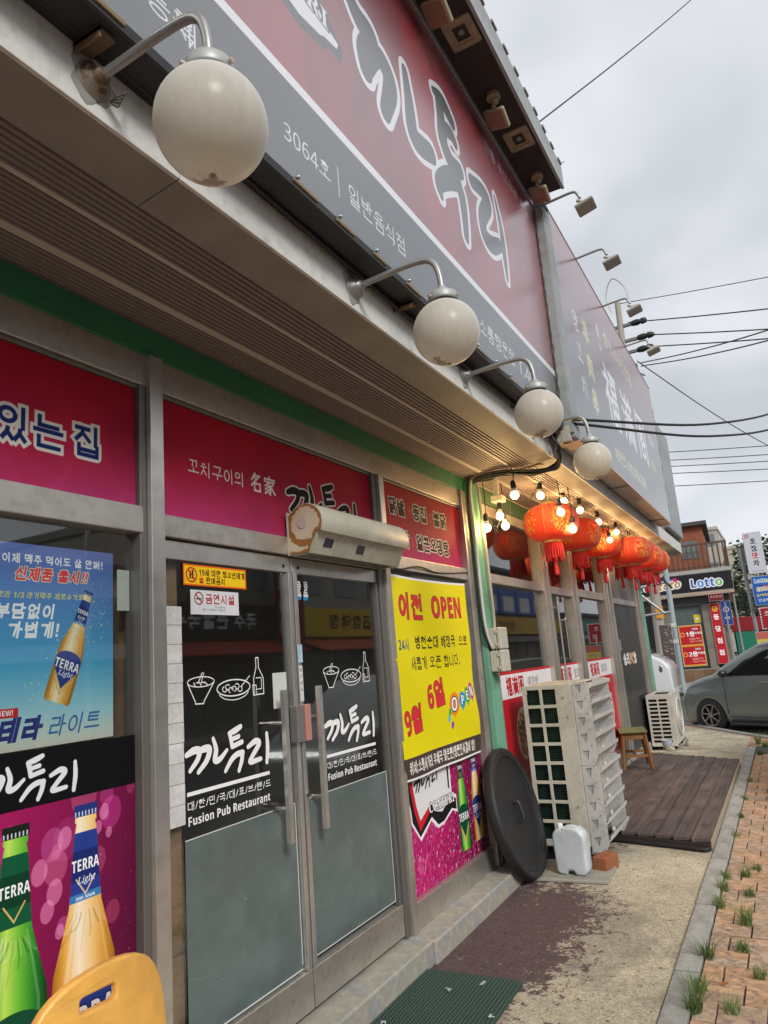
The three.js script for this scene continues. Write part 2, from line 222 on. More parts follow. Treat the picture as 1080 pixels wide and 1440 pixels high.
// a printed beer bottle, neck up, total height H, foot at (0, 0)
function bottle(g, x, y, H, ang, light) {
  g.save(); g.translate(x, y); g.rotate(ang); g.scale(H, H);
  const side = [[0.0, -1], [0.042, -1], [0.046, -0.955], [0.04, -0.95], [0.05, -0.9], [0.06, -0.76], [0.068, -0.68], [0.098, -0.58], [0.126, -0.49], [0.134, -0.38], [0.134, -0.3], [0.134, -0.03], [0.12, 0], [0, 0]];
  const path = () => { g.beginPath(); side.forEach((p, i) => (i ? g.lineTo(p[0], p[1]) : g.moveTo(p[0], p[1]))); [...side].reverse().forEach((p) => g.lineTo(-p[0], p[1])); g.closePath(); };
  const gr = g.createLinearGradient(-0.13, 0, 0.13, 0);
  (light ? ['#a8701a', '#f0b552', '#fff3d8', '#f7d08a', '#e0a040', '#9c6a1c'] : ['#0e4a1c', '#3f9e2e', '#c4ec62', '#6fc23a', '#2c8a2e', '#0a3a16']).forEach((c, i) => gr.addColorStop(i / 5, c));
  path(); g.fillStyle = gr; g.fill(); g.save(); path(); g.clip();
  for (let i = 0; i < 26; i++) { const a = -0.11 + i * 0.009; g.strokeStyle = i % 4 ? `rgba(255,255,225,${0.05 + 0.07 * (i % 3)})` : light ? 'rgba(90,50,5,0.22)' : 'rgba(3,50,14,0.28)'; g.lineWidth = 0.002 + 0.0025 * (i % 3); g.beginPath(); g.moveTo(a * 0.45, -0.66); g.quadraticCurveTo(a * 0.8, -0.6, a * 1.1 - 0.02, -0.53 - 0.04 * (i % 3)); g.stroke(); }
  for (const [hx, hw, al] of [[-0.085, 0.02, 0.35], [-0.055, 0.012, 0.25], [0.09, 0.012, 0.2]]) { g.fillStyle = `rgba(255,255,245,${al})`; g.beginPath(); g.moveTo(hx * 0.5, -0.68); g.quadraticCurveTo(hx * 0.75, -0.58, hx, -0.46); g.lineTo(hx, -0.05); g.lineTo(hx + hw, -0.05); g.lineTo(hx + hw, -0.46); g.quadraticCurveTo((hx + hw) * 0.75, -0.58, (hx + hw) * 0.5, -0.68); g.fill(); }
  const blue = light ? '#2a3f92' : '#0f5a3a', dark = light ? '#1d2d70' : '#0a3f2b';
  g.fillStyle = blue; g.fillRect(-0.2, -0.92, 0.4, 0.22); g.fillStyle = dark; g.fillRect(-0.2, -0.86, 0.4, 0.1);
  if (light) { g.fillStyle = '#3e7fc0'; g.fillRect(-0.2, -0.72, 0.4, 0.025); }
  g.fillStyle = light ? '#2a3f92' : '#0d4f36'; g.beginPath(); g.ellipse(0, -0.37, 0.128, 0.075, 0, Math.PI, 0); g.lineTo(0.128, -0.3); g.lineTo(0, -0.1); g.lineTo(-0.128, -0.3); g.fill();
  g.strokeStyle = '#d8b46a'; g.lineWidth = 0.012; for (const k of [0, 0.035]) { g.beginPath(); g.moveTo(-0.1, -0.25 + k); g.lineTo(0, -0.11 + k); g.lineTo(0.1, -0.25 + k); g.stroke(); }
  g.strokeStyle = light ? '#d9c7a0' : '#e0b870'; g.lineWidth = 0.006; g.beginPath(); g.moveTo(-0.04, -0.77); g.lineTo(0, -0.715); g.lineTo(0.04, -0.77); g.stroke();
  g.restore();
  g.fillStyle = light ? '#24377f' : '#1a241c'; g.fillRect(-0.05, -1.012, 0.1, 0.04); g.fillStyle = '#d7dce6'; for (let i = 0; i < 7; i++) g.fillRect(-0.046 + i * 0.0142, -0.99, 0.005, 0.016);
  g.save(); g.scale(0.001, 0.001); text(g, 'TERRA', 0, -835, 46, { color: '#fff', sx: 0.72, center: true }); text(g, 'TERRA', 0, -375, 98, { color: '#fff', sx: 0.74, center: true, out: dark, ow: 0.06 });
  if (light) { g.font = 'italic 60px serif'; g.fillStyle = '#fff'; g.textAlign = 'center'; g.fillText('Light', 4, -228); g.font = 'italic 30px serif'; g.fillText('Light', 2, -752); g.font = 'bold 13px sans-serif'; g.fillText('ZERO  SUGAR', 0, -700); g.textAlign = 'left'; }
  g.restore(); g.restore();
}
function bokeh(g, w, h, n, seed) {
  const r = mulberry(seed); const gr = g.createLinearGradient(0, 0, w, h * 0.4); gr.addColorStop(0, '#c42478'); gr.addColorStop(0.55, '#b01c64'); gr.addColorStop(1, '#5c1038'); g.fillStyle = gr; g.fillRect(0, 0, w, h);
  for (let i = 0; i < n; i++) { const x = r() * w, y = r() * h, s = (0.01 + 0.05 * r() * r()) * w; g.fillStyle = `rgba(${230 + 25 * r() | 0},${60 + 120 * r() | 0},${140 + 90 * r() | 0},${0.08 + 0.3 * r()})`; g.beginPath(); g.ellipse(x, y, s * 0.8, s, 0.2, 0, 7); g.fill(); }
}
function glitter(g, x0, y0, w, h, n, seed, dens = () => 1) {
  const r = mulberry(seed), cols = ['#e0126e', '#f04a9c', '#8a0a40', '#5a0528', '#ff9ad0', '#c00a54', '#d21038', '#ffd8f0', '#7a1a60'];
  for (let i = 0; i < n; i++) { const u = r(), v = r(); if (r() > dens(u, v)) continue; g.globalAlpha = 0.35 + 0.6 * r(); g.fillStyle = cols[(r() * cols.length) | 0]; const s = (0.0012 + 0.006 * r() * r()) * w; g.beginPath(); g.ellipse(x0 + u * w, y0 + v * h, s * 0.7, s * (1 + r() * 1.4), 0.5, 0, 7); g.fill(); }
  g.globalAlpha = 1;
}
// ---------------------------------------------------------------- ground, road, pavement
const asphaltMap = dataTex(512, 512, (x, y) => { const k = 92 + 34 * fbm(x / 64, y / 64, 5, 8) + 46 * (h2(x, y) - 0.5); return [k, k, k * 0.985]; });
{ const g = new THREE.PlaneGeometry(700, 700); g.rotateX(-Math.PI / 2); g.translate(0, -0.16, -100); struct('ground', metreUV(g), M([0.34, 0.33, 0.3], 0.95, 0, { map: rep(asphaltMap, 0.4) })); }
const asphalt = M([0.62, 0.62, 0.63], 0.9, 0, { map: rep(asphaltMap, 0.9), bumpMap: rep(bumpy, 4), bumpScale: 0.004 });
const roadEdge = (x) => 15.3 + (x - 0.2) * -1.45;         // the corner is cut off: the kerb line runs across the pavement
{ // side street that crosses in front, and the main street beside the pavement
  const s = shp([[-30, 15.2], [-0.2, 15.9], [1.6, 13.27], [3.6, 11.3], [3.6, -12], [40, -12], [40, 90], [4.5, 90], [4.5, 24.2], [-30, 24.6]]), g = new THREE.ShapeGeometry(s); g.rotateX(-Math.PI / 2);
  g.translate(0, -0.1, 0); struct('road', metreUV(g), asphalt);
}
// concrete apron: cast concrete with what is left of a maroon paint
function apron(px, x0, x1, d0, d1, paintAt) {
  const W = px, H = Math.round((px * (d1 - d0)) / (x1 - x0));
  const tex = dataTex(W, H, (i, j) => {
    const x = x0 + ((x1 - x0) * i) / W, d = d0 + ((d1 - d0) * j) / H;
    const n = fbm(x * 2.2 + 3, d * 2.2, 5), f = fbm(x * 14, d * 14 + 7, 4), s = fbm(x * 95 + 1, d * 95, 3), sp = h2(i, j);
    let k = 0.84 + 0.26 * (n - 0.5) + 0.14 * (f - 0.5) + 0.34 * (s - 0.5) + 0.34 * (sp - 0.5);
    let c = [216 * k, 204 * k, 177 * k];
    const grey = smooth(fbm(x * 3 + 40, d * 3, 4), 0.5, 0.68); c = [lerp(c[0], 172 * k, grey * 0.6), lerp(c[1], 164 * k, grey * 0.6), lerp(c[2], 146 * k, grey * 0.6)];
    const p = paintAt(x, d), scr = fbm(x * 26 + d * 9, d * 26 - x * 12 + 60, 4), wear = p + 0.55 * (f - 0.5) + 1.05 * (scr - 0.5) + 1.25 * (s - 0.5);
    const a = smooth(wear, 0.47, 0.6);
    const m = 0.9 + 0.5 * (s - 0.5) + 0.35 * (sp - 0.5); c = [lerp(c[0], 98 * m, a), lerp(c[1], 78 * m, a), lerp(c[2], 78 * m, a)];
    const spot = h2(Math.floor(x * 22), Math.floor(d * 22)); if (spot > 0.985) { const u = x * 22 - Math.floor(x * 22) - 0.5, v = d * 22 - Math.floor(d * 22) - 0.5; if (u * u + v * v * 2 < 0.06 + 0.1 * (s - 0.5)) c = c.map((q) => q * 0.5); }
    return c.map((v) => clamp(v, 0, 255));
  });
  tex.wrapS = tex.wrapT = THREE.ClampToEdgeWrapping;
  return M([1, 1, 1], 0.92, 0, { map: tex, bumpMap: rep(bumpy, 6, 12), bumpScale: 0.0025 });
}
const paintNear = (x, d) => 0.72 * smooth(d, 3.4, 4.0) * (1 - smooth(d, 4.8, 5.6)) * (1 - smooth(x, 0.5 + 0.2 * fbm(d * 2, 4, 3), 1.2)) + 0.42 * smooth(d, 2.9, 3.3) * (1 - smooth(x, 0.55, 0.9)) * smooth(x, 0.0, 0.2) + 0.25 * (1 - smooth(Math.hypot(x - 0.95, d - 3.4), 0.05, 0.4));
{ const g = new THREE.BoxGeometry(1.66, 0.16, 4.4); g.translate(0.53, -0.08, -4.6); const p = g.attributes.position, uv = g.attributes.uv; for (let i = 0; i < p.count; i++) uv.setXY(i, (p.getX(i) + 0.3) / 1.66, (-p.getZ(i) - 2.4) / 4.4); struct('pavement', g, apron(640, -0.3, 1.36, 2.4, 6.8, paintNear)); }
{ const s = shp([[-3.2, 13.32], [-0.3, 13.32], [-0.3, 6.8], [1.36, 6.8], [1.36, 13.35], [-0.05, 15.42], [-3.2, 15.2]]), g = extr(s, 0.16); g.rotateX(-Math.PI / 2); g.translate(0, -0.16, 0); const p = g.attributes.position, uv = g.attributes.uv; for (let i = 0; i < p.count; i++) uv.setXY(i, (p.getX(i) + 3.2) / 4.6, (-p.getZ(i) - 6.8) / 9); struct('pavement', g, apron(460, -3.2, 1.4, 6.8, 15.8, () => 0)); }
{ const g = new THREE.BoxGeometry(1.66, 0.16, 6.4); g.translate(0.53, -0.08, 0.8); struct('pavement', metreUV(g), M([0.4, 0.35, 0.26], 0.92, 0, { map: rep(dirt, 0.8) })); }

// kerb of granite blocks between apron and brick walk
const graniteMap = dataTex(256, 256, (x, y) => { const k = 150 + 60 * (h2(x, y) - 0.5) + 46 * (fbm(x / 32, y / 32, 4, 8) - 0.5); return [k, k, k * 0.98]; });
{
  const kerb = new THREE.Group(); kerb.name = 'kerb'; kerb.userData.kind = 'structure'; scene.add(kerb);
  const tones = [0.92, 1, 1.06].map((k) => M([1.15 * k, 1.15 * k, 1.13 * k], 0.85, 0, { map: rep(graniteMap, 2.2), bumpMap: rep(bumpy, 8), bumpScale: 0.002 }));
  for (let i = -2; i < 12; i++) part('kerb_block', bx(1.365, 1.483, -0.16, 0.012 + 0.003 * (i % 3), 0.136 + i + 0.003, 1.13 + i - 0.002, 0.008), tones[(i + 6) % 3], kerb);
}
// brick walk: one upright brick beside a pair of long ones, the order changing from row to row
{
  const walk = new THREE.Group(); walk.name = 'brick_walk'; walk.userData.kind = 'structure'; scene.add(walk);
  part('sand_bed', bx(1.483, 3.6, -0.16, -0.02, -3, 12.4), M([0.06, 0.052, 0.042], 1, 0, { map: rep(dirt, 2) }), walk);
  const brickMap = dataTex(256, 256, (x, y) => { const n = fbm(x / 32, y / 32, 5, 8), s = h2(x, y), st = smooth(fbm(x / 16 + 50, y / 16, 4, 16), 0.52, 0.78); const k = 0.82 + 0.32 * (n - 0.5) + 0.26 * (s - 0.5); return [236 * k - 44 * st, 200 * k - 32 * st, 164 * k - 14 * st].map((v) => clamp(v, 0, 255)); });
  const tones = [[1, 0.96, 0.95], [1.08, 1, 0.92], [0.86, 0.86, 0.9], [1.02, 0.9, 0.82], [0.92, 0.95, 1]].map((t) => M(t.map((v) => v * 0.98), 0.9, 0, { map: rep(brickMap, 2.6 + t[1]), bumpMap: rep(bumpy, 5), bumpScale: 0.003 }));
  const u = 0.102, rest = []; let n = 0;
  const lay = (x0, x1, d0, d1) => {
    const g = bx(x0 + 0.0042, x1 - 0.0042, -0.07, 0, d0 + 0.0042, d1 - 0.0042, 0.005), jx = R(-1, 1) * 0.0015; g.translate(jx, R(-0.003, 0.003), R(-1, 1) * 0.0015);
    const uv = g.attributes.uv, ou = R(0, 4), ov = R(0, 4); for (let k = 0; k < uv.count; k++) uv.setXY(k, uv.getX(k) + ou, uv.getY(k) + ov);
    if (x0 < 2.0 && d0 > 2.7 && d0 < 11 && n < 290) { n++; part('brick', g, tones[(rnd() * 5) | 0], walk); } else rest.push(g);
  };
  for (let r = -14; r < 58; r++) for (let c = -1; c < 7; c++) {
    const x = 1.486 + c * 3 * u + 0.0, d = r * 2 * u, x2 = (k) => clamp(k, 1.486, 3.58);
    const segs = r % 2 === 0 ? [['v', 0, 1], ['h', 1, 3]] : [['h', 0, 2], ['v', 2, 3]];
    for (const [t, a, b] of segs) { const xa = x2(x + a * u), xb = x2(x + b * u); if (xb - xa < 0.02) continue; if (t === 'v') lay(xa, xb, d, d + 2 * u); else { lay(xa, xb, d, d + u); lay(xa, xb, d + u, d + 2 * u); } }
  }
  const o = part('bricks_beyond', merge(rest), tones[0], walk); o.userData.kind = 'stuff';
}
// tactile-coloured border course and kerb towards the side street
{ const s = shp([[1.36, 12.42], [3.6, 10.2], [3.6, 11.2], [1.55, 13.22], [-0.06, 15.8], [-3.2, 15.6], [-3.2, 15.2], [-0.05, 15.42], [1.36, 13.35]]), g = extr(s, 0.15); g.rotateX(-Math.PI / 2); g.translate(0, -0.157, 0); struct('pavement_border', metreUV(g), M([0.42, 0.26, 0.18], 0.9, 0, { map: rep(dirt, 0.7) })); }
{ const kb = new THREE.Group(); kb.name = 'road_kerb'; kb.userData.kind = 'structure'; scene.add(kb); const pts = [[-3.2, 15.68], [-1.6, 15.78], [-0.04, 15.88], [0.5, 15.0], [1.03, 14.13], [1.58, 13.28], [2.25, 12.62], [2.95, 11.94], [3.62, 11.28]]; const m = M([0.85, 0.85, 0.82], 0.85, 0, { map: rep(graniteMap, 2) }); for (let i = 0; i < pts.length - 1; i++) part('kerb_block', bar(V(pts[i][0], -0.07, -pts[i][1]), V(pts[i + 1][0], -0.07, -pts[i + 1][1]), 0.14, 0.16), m, kb); }
// far pavement in front of the corner shop
struct('far_pavement', bx(-16, 4.4, -0.16, 0.02, 24.4, 60), M([0.36, 0.34, 0.29], 0.92, 0, { map: rep(dirt, 0.5) }));
// pavement across the main street
struct('opposite_pavement', bx(11.2, 16, -0.16, 0.03, -14, 80), M([0.36, 0.34, 0.3], 0.92, 0, { map: rep(dirt, 0.5) }));
// ---------------------------------------------------------------- the shop building: two stainless shopfronts under one canopy
const shop = thing('shop_building', 'long low shop building with stainless shopfronts, green beam and ribbed canopy soffit', 'building');
{
  const wallM = M([0.42, 0.41, 0.38], 0.9, 0, { map: rep(dirt, 0.5) });
  part('wall', bx(-7, 0.78, 3.07, 5.12, -3.5, 13.24), M([0.3, 0.31, 0.31], 0.8, 0, { map: rep(dirt, 0.4) }), shop);
  part('wall', bx(-7, -0.12, 0, 3.06, 13.1, 13.26), wallM, shop);
  part('wall', bx(-7, -6.85, 0, 3.06, -3.5, 13.1), wallM, shop);
  part('wall', bx(-7, -0.06, 0, 3.06, -3.5, -3.3), wallM, shop);
  part('interior_floor', bx(-6.85, -0.06, -0.05, 0.1, -3.3, 13.1), M([0.3, 0.28, 0.25], 0.6, 0, { map: rep(dirt, 0.8) }), shop);
  part('interior_ceiling', bx(-6.85, -0.06, 2.94, 3.06, -3.3, 13.1), M([0.4, 0.4, 0.38], 0.9), shop);
  part('interior_wall', bx(-4.2, -4.1, 0.1, 2.94, -3.3, 13.1), M([0.45, 0.42, 0.38], 0.8, 0, { map: rep(dirt, 0.6) }), shop);
  part('partition_wall', bx(-4.1, -0.06, 0.1, 2.94, 5.4, 5.55), M([0.35, 0.33, 0.3], 0.8), shop);
  // white-painted brick pier just inside the left door leaf
  const pier = grp('brick_pattern_sheet', shop), wb = [0.82, 0.86, 0.88].map((k) => M([k, k, k * 0.98], 0.85, 0, { map: rep(grain, 3), bumpMap: rep(bumpy, 5), bumpScale: 0.004 }));
  part('pier_core', bx(-0.3, -0.03, 0.1, 2.94, 2.0, 2.2), M([0.3, 0.19, 0.11], 0.8, 0, { map: rep(dirt, 2) }), pier);
  for (let i = 0; i < 11; i++) { const y = 1.075 + i * 0.076; for (const [a, b] of [[2.0, 2.2]]) part('brick', bx(-0.003, 0.004 + R(-0.0015, 0.0015), y, y + 0.0745, a + 0.07, b - 0.01, 0.0015), wb[(rnd() * 3) | 0], pier); }
  // concrete step under the shopfront
  const stepM = M([0.95, 0.95, 0.95], 0.88, 0, { map: dataTex(512, 512, (x, y) => { const n = fbm(x / 32, y / 32, 6, 16), s = h2(x, y), pt = smooth(fbm(x / 64 + 9, y / 64, 6, 8), 0.4, 0.62), k = 0.95 + 0.2 * (n - 0.5) + 0.22 * (s - 0.5); const c = [lerp(178, 168, pt) * k, lerp(173, 168, pt) * k, lerp(160, 166, pt) * k]; return c.map((v) => clamp(v, 0, 255)); }), bumpMap: rep(bumpy, 3), bumpScale: 0.004 });
  for (const [a, b, w] of [[-3.5, 2.3, 0.168], [2.302, 3.86, 0.172], [3.862, 5.4, 0.19], [5.402, 13.2, 0.06]]) {
    const g = new RoundedBoxGeometry(w + 0.2, 0.125, b - a, 3, 0.012); g.translate((w - 0.2) / 2, 0.0575, -(a + b) / 2); const uv = g.attributes.uv, p = g.attributes.position; for (let i = 0; i < p.count; i++) uv.setXY(i, (p.getX(i) + p.getY(i)) * 1.6, -p.getZ(i) * 1.6); part('step', g, stepM, shop);
  }
  // ---- canopy
  const soff = M([0.24, 0.182, 0.182], 0.5, 0.1), stripe = M([0.5, 0.46, 0.4], 0.55), trimM = M([0.32, 0.29, 0.255], 0.55, 0, { map: rep(grain, 1) });
  const ribbed = (x0, x1) => { const pitch = 0.025, n = Math.round((x1 - x0) / pitch), pts = [[x0, 3.085]]; for (let i = 0; i < n; i++) { const a = x0 + ((x1 - x0) * i) / n, w = (x1 - x0) / n; pts.push([a, 3.062], [a + w * 0.3, 3.062], [a + w * 0.42, 3.072], [a + w * 0.86, 3.072]); } pts.push([x1, 3.062], [x1, 3.085]); const g = extr(shp(pts), 16.6); g.translate(0, 0, -13.25); return metreUV(g); };
  for (const [a, b] of [[0.02, 0.187], [0.22, 0.44], [0.456, 0.634]]) part('soffit_panel', ribbed(a, b), soff, shop);
  for (const [a, b] of [[0.185, 0.222], [0.438, 0.458]]) part('soffit_strip', bx(a, b, 3.058, 3.07, -3.4, 13.25), stripe, shop);
  part('soffit_strip', bx(0.0, 0.022, 3.05, 3.066, -3.4, 13.2), M([0.6, 0.57, 0.46], 0.6), shop);
  const cuts = [-3.4, 1.4, 4.46, 7.52, 10.58, 13.3];
  for (let i = 0; i < 5; i++) {
    const g = extr(shp([[0.632, 3.036], [0.8, 3.058], [0.8, 3.07], [0.632, 3.06]]), cuts[i + 1] - cuts[i] - 0.004); g.translate(0, 0, -cuts[i + 1] + 0.002); part('canopy_trim', metreUV(g), trimM, shop);
    part('fascia_panel', bx(0.79, 0.804, 3.055, 3.225, cuts[i] + 0.002, cuts[i + 1] - 0.002, 0.002), whiteWeathered, shop);
  }
  part('canopy_end', bx(0.0, 0.8, 3.04, 3.3, 13.3, 13.316), whiteWeathered, shop);
  const green = M([0.04, 0.25, 0.12], 0.55, 0, { map: rep(dirt, 1.1) }), mint = M([0.17, 0.42, 0.3], 0.78, 0, { map: rep(dirt, 1.6) });
  part('beam', bx(-0.06, 0.035, 2.93, 3.052, -3.4, 5.42, 0.004), green, shop);
  part('beam', bx(-0.06, 0.03, 2.9, 3.05, 5.62, 13.2, 0.004), M([0.045, 0.13, 0.06], 0.55, 0, { map: rep(dirt, 1.1) }), shop);
  part('corner_post', bx(-0.06, 0.075, 0.0, 3.05, 5.425, 5.615, 0.006), mint, shop);
  part('corner_post', bx(-0.06, 0.06, 0.0, 3.05, 13.0, 13.2, 0.006), mint, shop);
  // ---- first shopfront frames
  const fr = (n, x0, x1, y0, y1, a, b, m = steel) => part(n, bx(x0, x1, y0, y1, a, b, 0.004), m, shop);
  fr('top_rail', -0.05, 0.03, 2.795, 2.93, -3.3, 5.25); fr('top_rail_lip', -0.05, 0.018, 2.778, 2.794, -3.3, 5.25, steelDark);
  fr('transom_rail', -0.05, 0.034, 2.185, 2.29, -3.3, 1.968); fr('transom_rail', -0.05, 0.034, 2.185, 2.275, 2.062, 3.83); fr('transom_rail', -0.05, 0.034, 2.2, 2.29, 3.935, 5.25);
  fr('mullion', -0.06, 0.055, 0.12, 2.93, 1.99, 2.06, steelBright); fr('mullion_seal', -0.06, 0.03, 0.12, 2.795, 1.955, 1.988, steelDark); fr('mullion', -0.06, 0.052, 0.12, 2.795, 3.885, 3.945); fr('mullion_seal', -0.06, 0.03, 0.12, 2.795, 3.832, 3.883, steelDark);
  fr('mullion', -0.06, 0.05, 0.12, 2.93, 5.252, 5.34); fr('mullion_seal', -0.06, 0.03, 0.12, 2.93, 5.342, 5.424, steelDark);
  fr('bottom_rail', -0.05, 0.034, 0.12, 0.262, 3.947, 5.25); fr('bottom_rail', -0.05, 0.034, 0.12, 0.262, -3.3, 1.953); fr('mullion', -0.06, 0.055, 0.12, 2.93, -1.06, -0.98);
  part('pane', face(-0.96, 1.95, 0.262, 2.185, -0.012), glass, shop); part('pane', face(-3.3, -1.08, 0.262, 2.185, -0.012), glass, shop); part('pane', face(3.947, 5.25, 0.262, 2.2, -0.012), glass, shop);
  // ---- double door
  const film = M([0.19, 0.25, 0.243], 0.3, 0, { map: dataTex(512, 512, (x, y) => { const n = fbm(x / 90, y / 90, 4), s = h2(x, y), sc = Math.abs(fbm(x / 200 + y / 900 + 3, y / 260, 3) - 0.5) < 0.0025 && n > 0.45 ? 1 : 0, k = 205 + 46 * (n - 0.5) + 10 * (s - 0.5) + 40 * sc; return [k, k, k]; }), roughnessMap: rep(streaks, 1) });
  const vinyl = M([0.82, 0.83, 0.83], 0.5);
  const lettering = canvasTex(1024, 1217, (g, w, h) => {
    g.clearRect(0, 0, w, h); g.strokeStyle = '#f2f4f4'; g.lineCap = g.lineJoin = 'round';
    const P = (d, y) => [((d - 2.19) / 0.545) * w, ((1.7 - y) / 0.65) * h], line = (pts, lw) => { g.lineWidth = lw; g.beginPath(); pts.forEach((p, i) => { const q = P(...p); i ? g.lineTo(...q) : g.moveTo(...q); }); g.stroke(); };
    const ell = (d, y, a, b, lw, f = 0, t = 7) => { g.lineWidth = lw; g.beginPath(); const q = P(d, y); g.ellipse(q[0], q[1], (a / 0.545) * w, (b / 0.65) * h, 0, f, t); g.stroke(); };
    ell(2.297, 1.604, 0.078, 0.02, 8); line([[2.22, 1.6], [2.262, 1.525], [2.262, 1.518], [2.31, 1.516], [2.312, 1.525], [2.374, 1.598]], 9); line([[2.28, 1.6], [2.305, 1.64]], 9); line([[2.297, 1.598], [2.315, 1.64]], 7); for (let i = 0; i < 5; i++) line([[2.255 + i * 0.016, 1.602], [2.262 + i * 0.018, 1.59 + 0.01 * (i % 2)]], 9);
    ell(2.5, 1.567, 0.108, 0.034, 10); ell(2.5, 1.556, 0.1, 0.04, 7, 0.3, 2.8); line([[2.55, 1.57], [2.608, 1.612]], 8); for (let i = 0; i < 6; i++) ell(2.44 + i * 0.02, 1.564 + 0.008 * Math.sin(i * 2), 0.014, 0.011, 8, i, i + 4.5);
    line([[2.655, 1.69], [2.655, 1.645], [2.636, 1.6], [2.636, 1.53]], 9); line([[2.655, 1.69], [2.673, 1.69], [2.673, 1.645], [2.704, 1.6], [2.704, 1.527], [2.65, 1.527]], 9); line([[2.652, 1.6], [2.69, 1.6], [2.69, 1.55], [2.652, 1.55]], 7); line([[2.627, 1.57], [2.63, 1.525], [2.65, 1.525], [2.652, 1.568], [2.627, 1.57]], 7);
    const nm = P(2.205, 1.409); brushName(g, nm[0], nm[1], 0.515 / 0.545 * w, '#f4f5f5', null, 0, 0.57 * (h / 0.65) / (w / 0.545));
    const b0 = P(2.204, 1.187), b1 = P(2.722, 1.172); g.fillStyle = '#f4f5f5'; g.fillRect(b0[0], b0[1], b1[0] - b0[0], b1[1] - b0[1]);
    const t1 = P(2.204, 1.152); text(g, '대/한/민/국/대/표/브/랜/드', t1[0], t1[1], 64, { color: '#f4f5f5', w: 0.1, sx: 1.18, latin: 'normal' });
    const t2 = P(2.204, 1.098); g.save(); g.translate(t2[0], t2[1] + 66); g.font = 'bold 86px sans-serif'; const m = g.measureText('Fusion Pub Restaurant').width; g.scale((0.515 / 0.545) * w / m, 1); g.fillStyle = '#f4f5f5'; g.fillText('Fusion Pub Restaurant', 0, 0); g.restore();
  });
  const letterM = M([1, 1, 1], 0.55, 0, { map: lettering, transparent: true });
  for (const [a, b, left] of [[2.064, 2.944, true], [2.95, 3.83, false]]) {
    const dr = grp('door', shop), q = (n, x0, x1, y0, y1, c, e, m = steel) => part(n, bx(x0, x1, y0, y1, c, e, 0.003), m, dr);
    q('top_rail', -0.025, 0.012, 2.1, 2.176, a + 0.002, b - 0.002, steelBright); q('bottom_rail', -0.025, 0.022, 0.14, 0.3, a + 0.002, b - 0.002);
    if (left) { q('stile', -0.022, 0.022, 0.302, 2.098, b - 0.034, b - 0.004, steelBright); q('stile', -0.02, 0.015, 0.302, 2.098, a + 0.002, a + 0.012); } else { q('stile', -0.022, 0.022, 0.302, 2.098, a + 0.004, a + 0.034, steelBright); q('stile', -0.02, 0.018, 0.302, 2.098, b - 0.03, b - 0.002, steelDark); }
    part('pane', face(a + 0.012, b - 0.03, 0.3, 2.1, -0.006), glass, dr);
    part('frosted_film', face(left ? 2.19 : a + 0.05, left ? 2.9 : 3.79, left ? 0.315 : 0.33, 1.012, -0.002), film, dr);
    const g = face(left ? 2.19 : 3.175, left ? 2.735 : 3.705, 1.05, 1.7, 0.0); part('lettering', g, letterM, dr);
    const hd = left ? 2.755 : 3.04, mt = new THREE.Group(); part('handle', merge([bx(0.062, 0.088, 0.875, 1.537, hd - 0.013, hd + 0.013, 0.002), rod(V(-0.01, 1.39, -hd), V(0.07, 1.39, -hd), 0.009), rod(V(-0.01, 1.02, -hd), V(0.07, 1.02, -hd), 0.009)]), steelBright, dr);
    q('lock', 0.005, 0.05, 1.285, 1.455, left ? 2.885 : 2.955, left ? 2.94 : 3.0, left ? M([0.3, 0.29, 0.28], 0.4, 0.6) : M([0.55, 0.26, 0.22], 0.4, 0.2));
    part('hinge_bolt', rod(V(0, 1.04, -(hd + (left ? -0.03 : -0.06))), V(0.03, 1.04, -(hd + (left ? -0.03 : -0.06))), 0.014), M([0.15, 0.15, 0.14], 0.3, 0.8), dr);
    part('screw_cover', rod(V(0.01, 2.13, -(left ? b - 0.06 : a + 0.06)), V(0.016, 2.13, -(left ? b - 0.06 : a + 0.06)), 0.009), cable, dr);
    part('film_edge', merge([bx(-0.0018, 0.0, left ? 1.012 : 1.012, 1.016, left ? 2.19 : a + 0.05, left ? 2.9 : 3.79), bx(-0.0018, 0.0, 0.33, 1.01, left ? 2.898 : 3.786, left ? 2.902 : 3.79), bx(-0.0018, 0.0, left ? 0.31 : 0.326, left ? 0.315 : 0.33, left ? 2.19 : a + 0.05, left ? 2.9 : 3.79)]), M([0.6, 0.63, 0.62], 0.7), dr);
    part('threshold_gap', bx(-0.02, 0.0, 0.122, 0.139, a, b), cable, dr);
  }
  // ---- second shopfront
  const W2 = (n, y0, y1, a, b, m = steel, x1 = 0.035) => fr(n, -0.05, x1, y0, y1, a, b, m);
  W2('top_rail', 2.8, 2.895, 5.62, 12.99); W2('transom_rail', 2.21, 2.29, 5.7, 7.3); W2('transom_rail', 2.2, 2.28, 7.52, 8.42); W2('transom_rail', 2.215, 2.31, 8.69, 10.17); W2('transom_rail', 2.2, 2.28, 10.69, 12.58);
  for (const [a, b] of [[5.62, 5.7], [7.3, 7.39], [7.43, 7.52], [8.42, 8.51], [8.57, 8.69], [10.17, 10.27], [10.33, 10.46], [10.55, 10.68], [12.58, 12.68], [12.84, 12.99]]) W2('mullion', 0.06, 2.8, a, b, steel, 0.05);
  for (const [a, b] of [[7.39, 7.43], [8.51, 8.57], [10.27, 10.33], [10.46, 10.55], [12.68, 12.84]]) W2('mullion_seal', 0.06, 2.8, a, b, steelDark, 0.02);
  W2('bottom_rail', 0.06, 0.3, 5.7, 7.3); W2('bottom_rail', 0.06, 0.3, 8.69, 10.17);
  part('base_panel', bx(-0.05, 0.025, 0.06, 0.2, 7.52, 8.42), steelDark, shop);
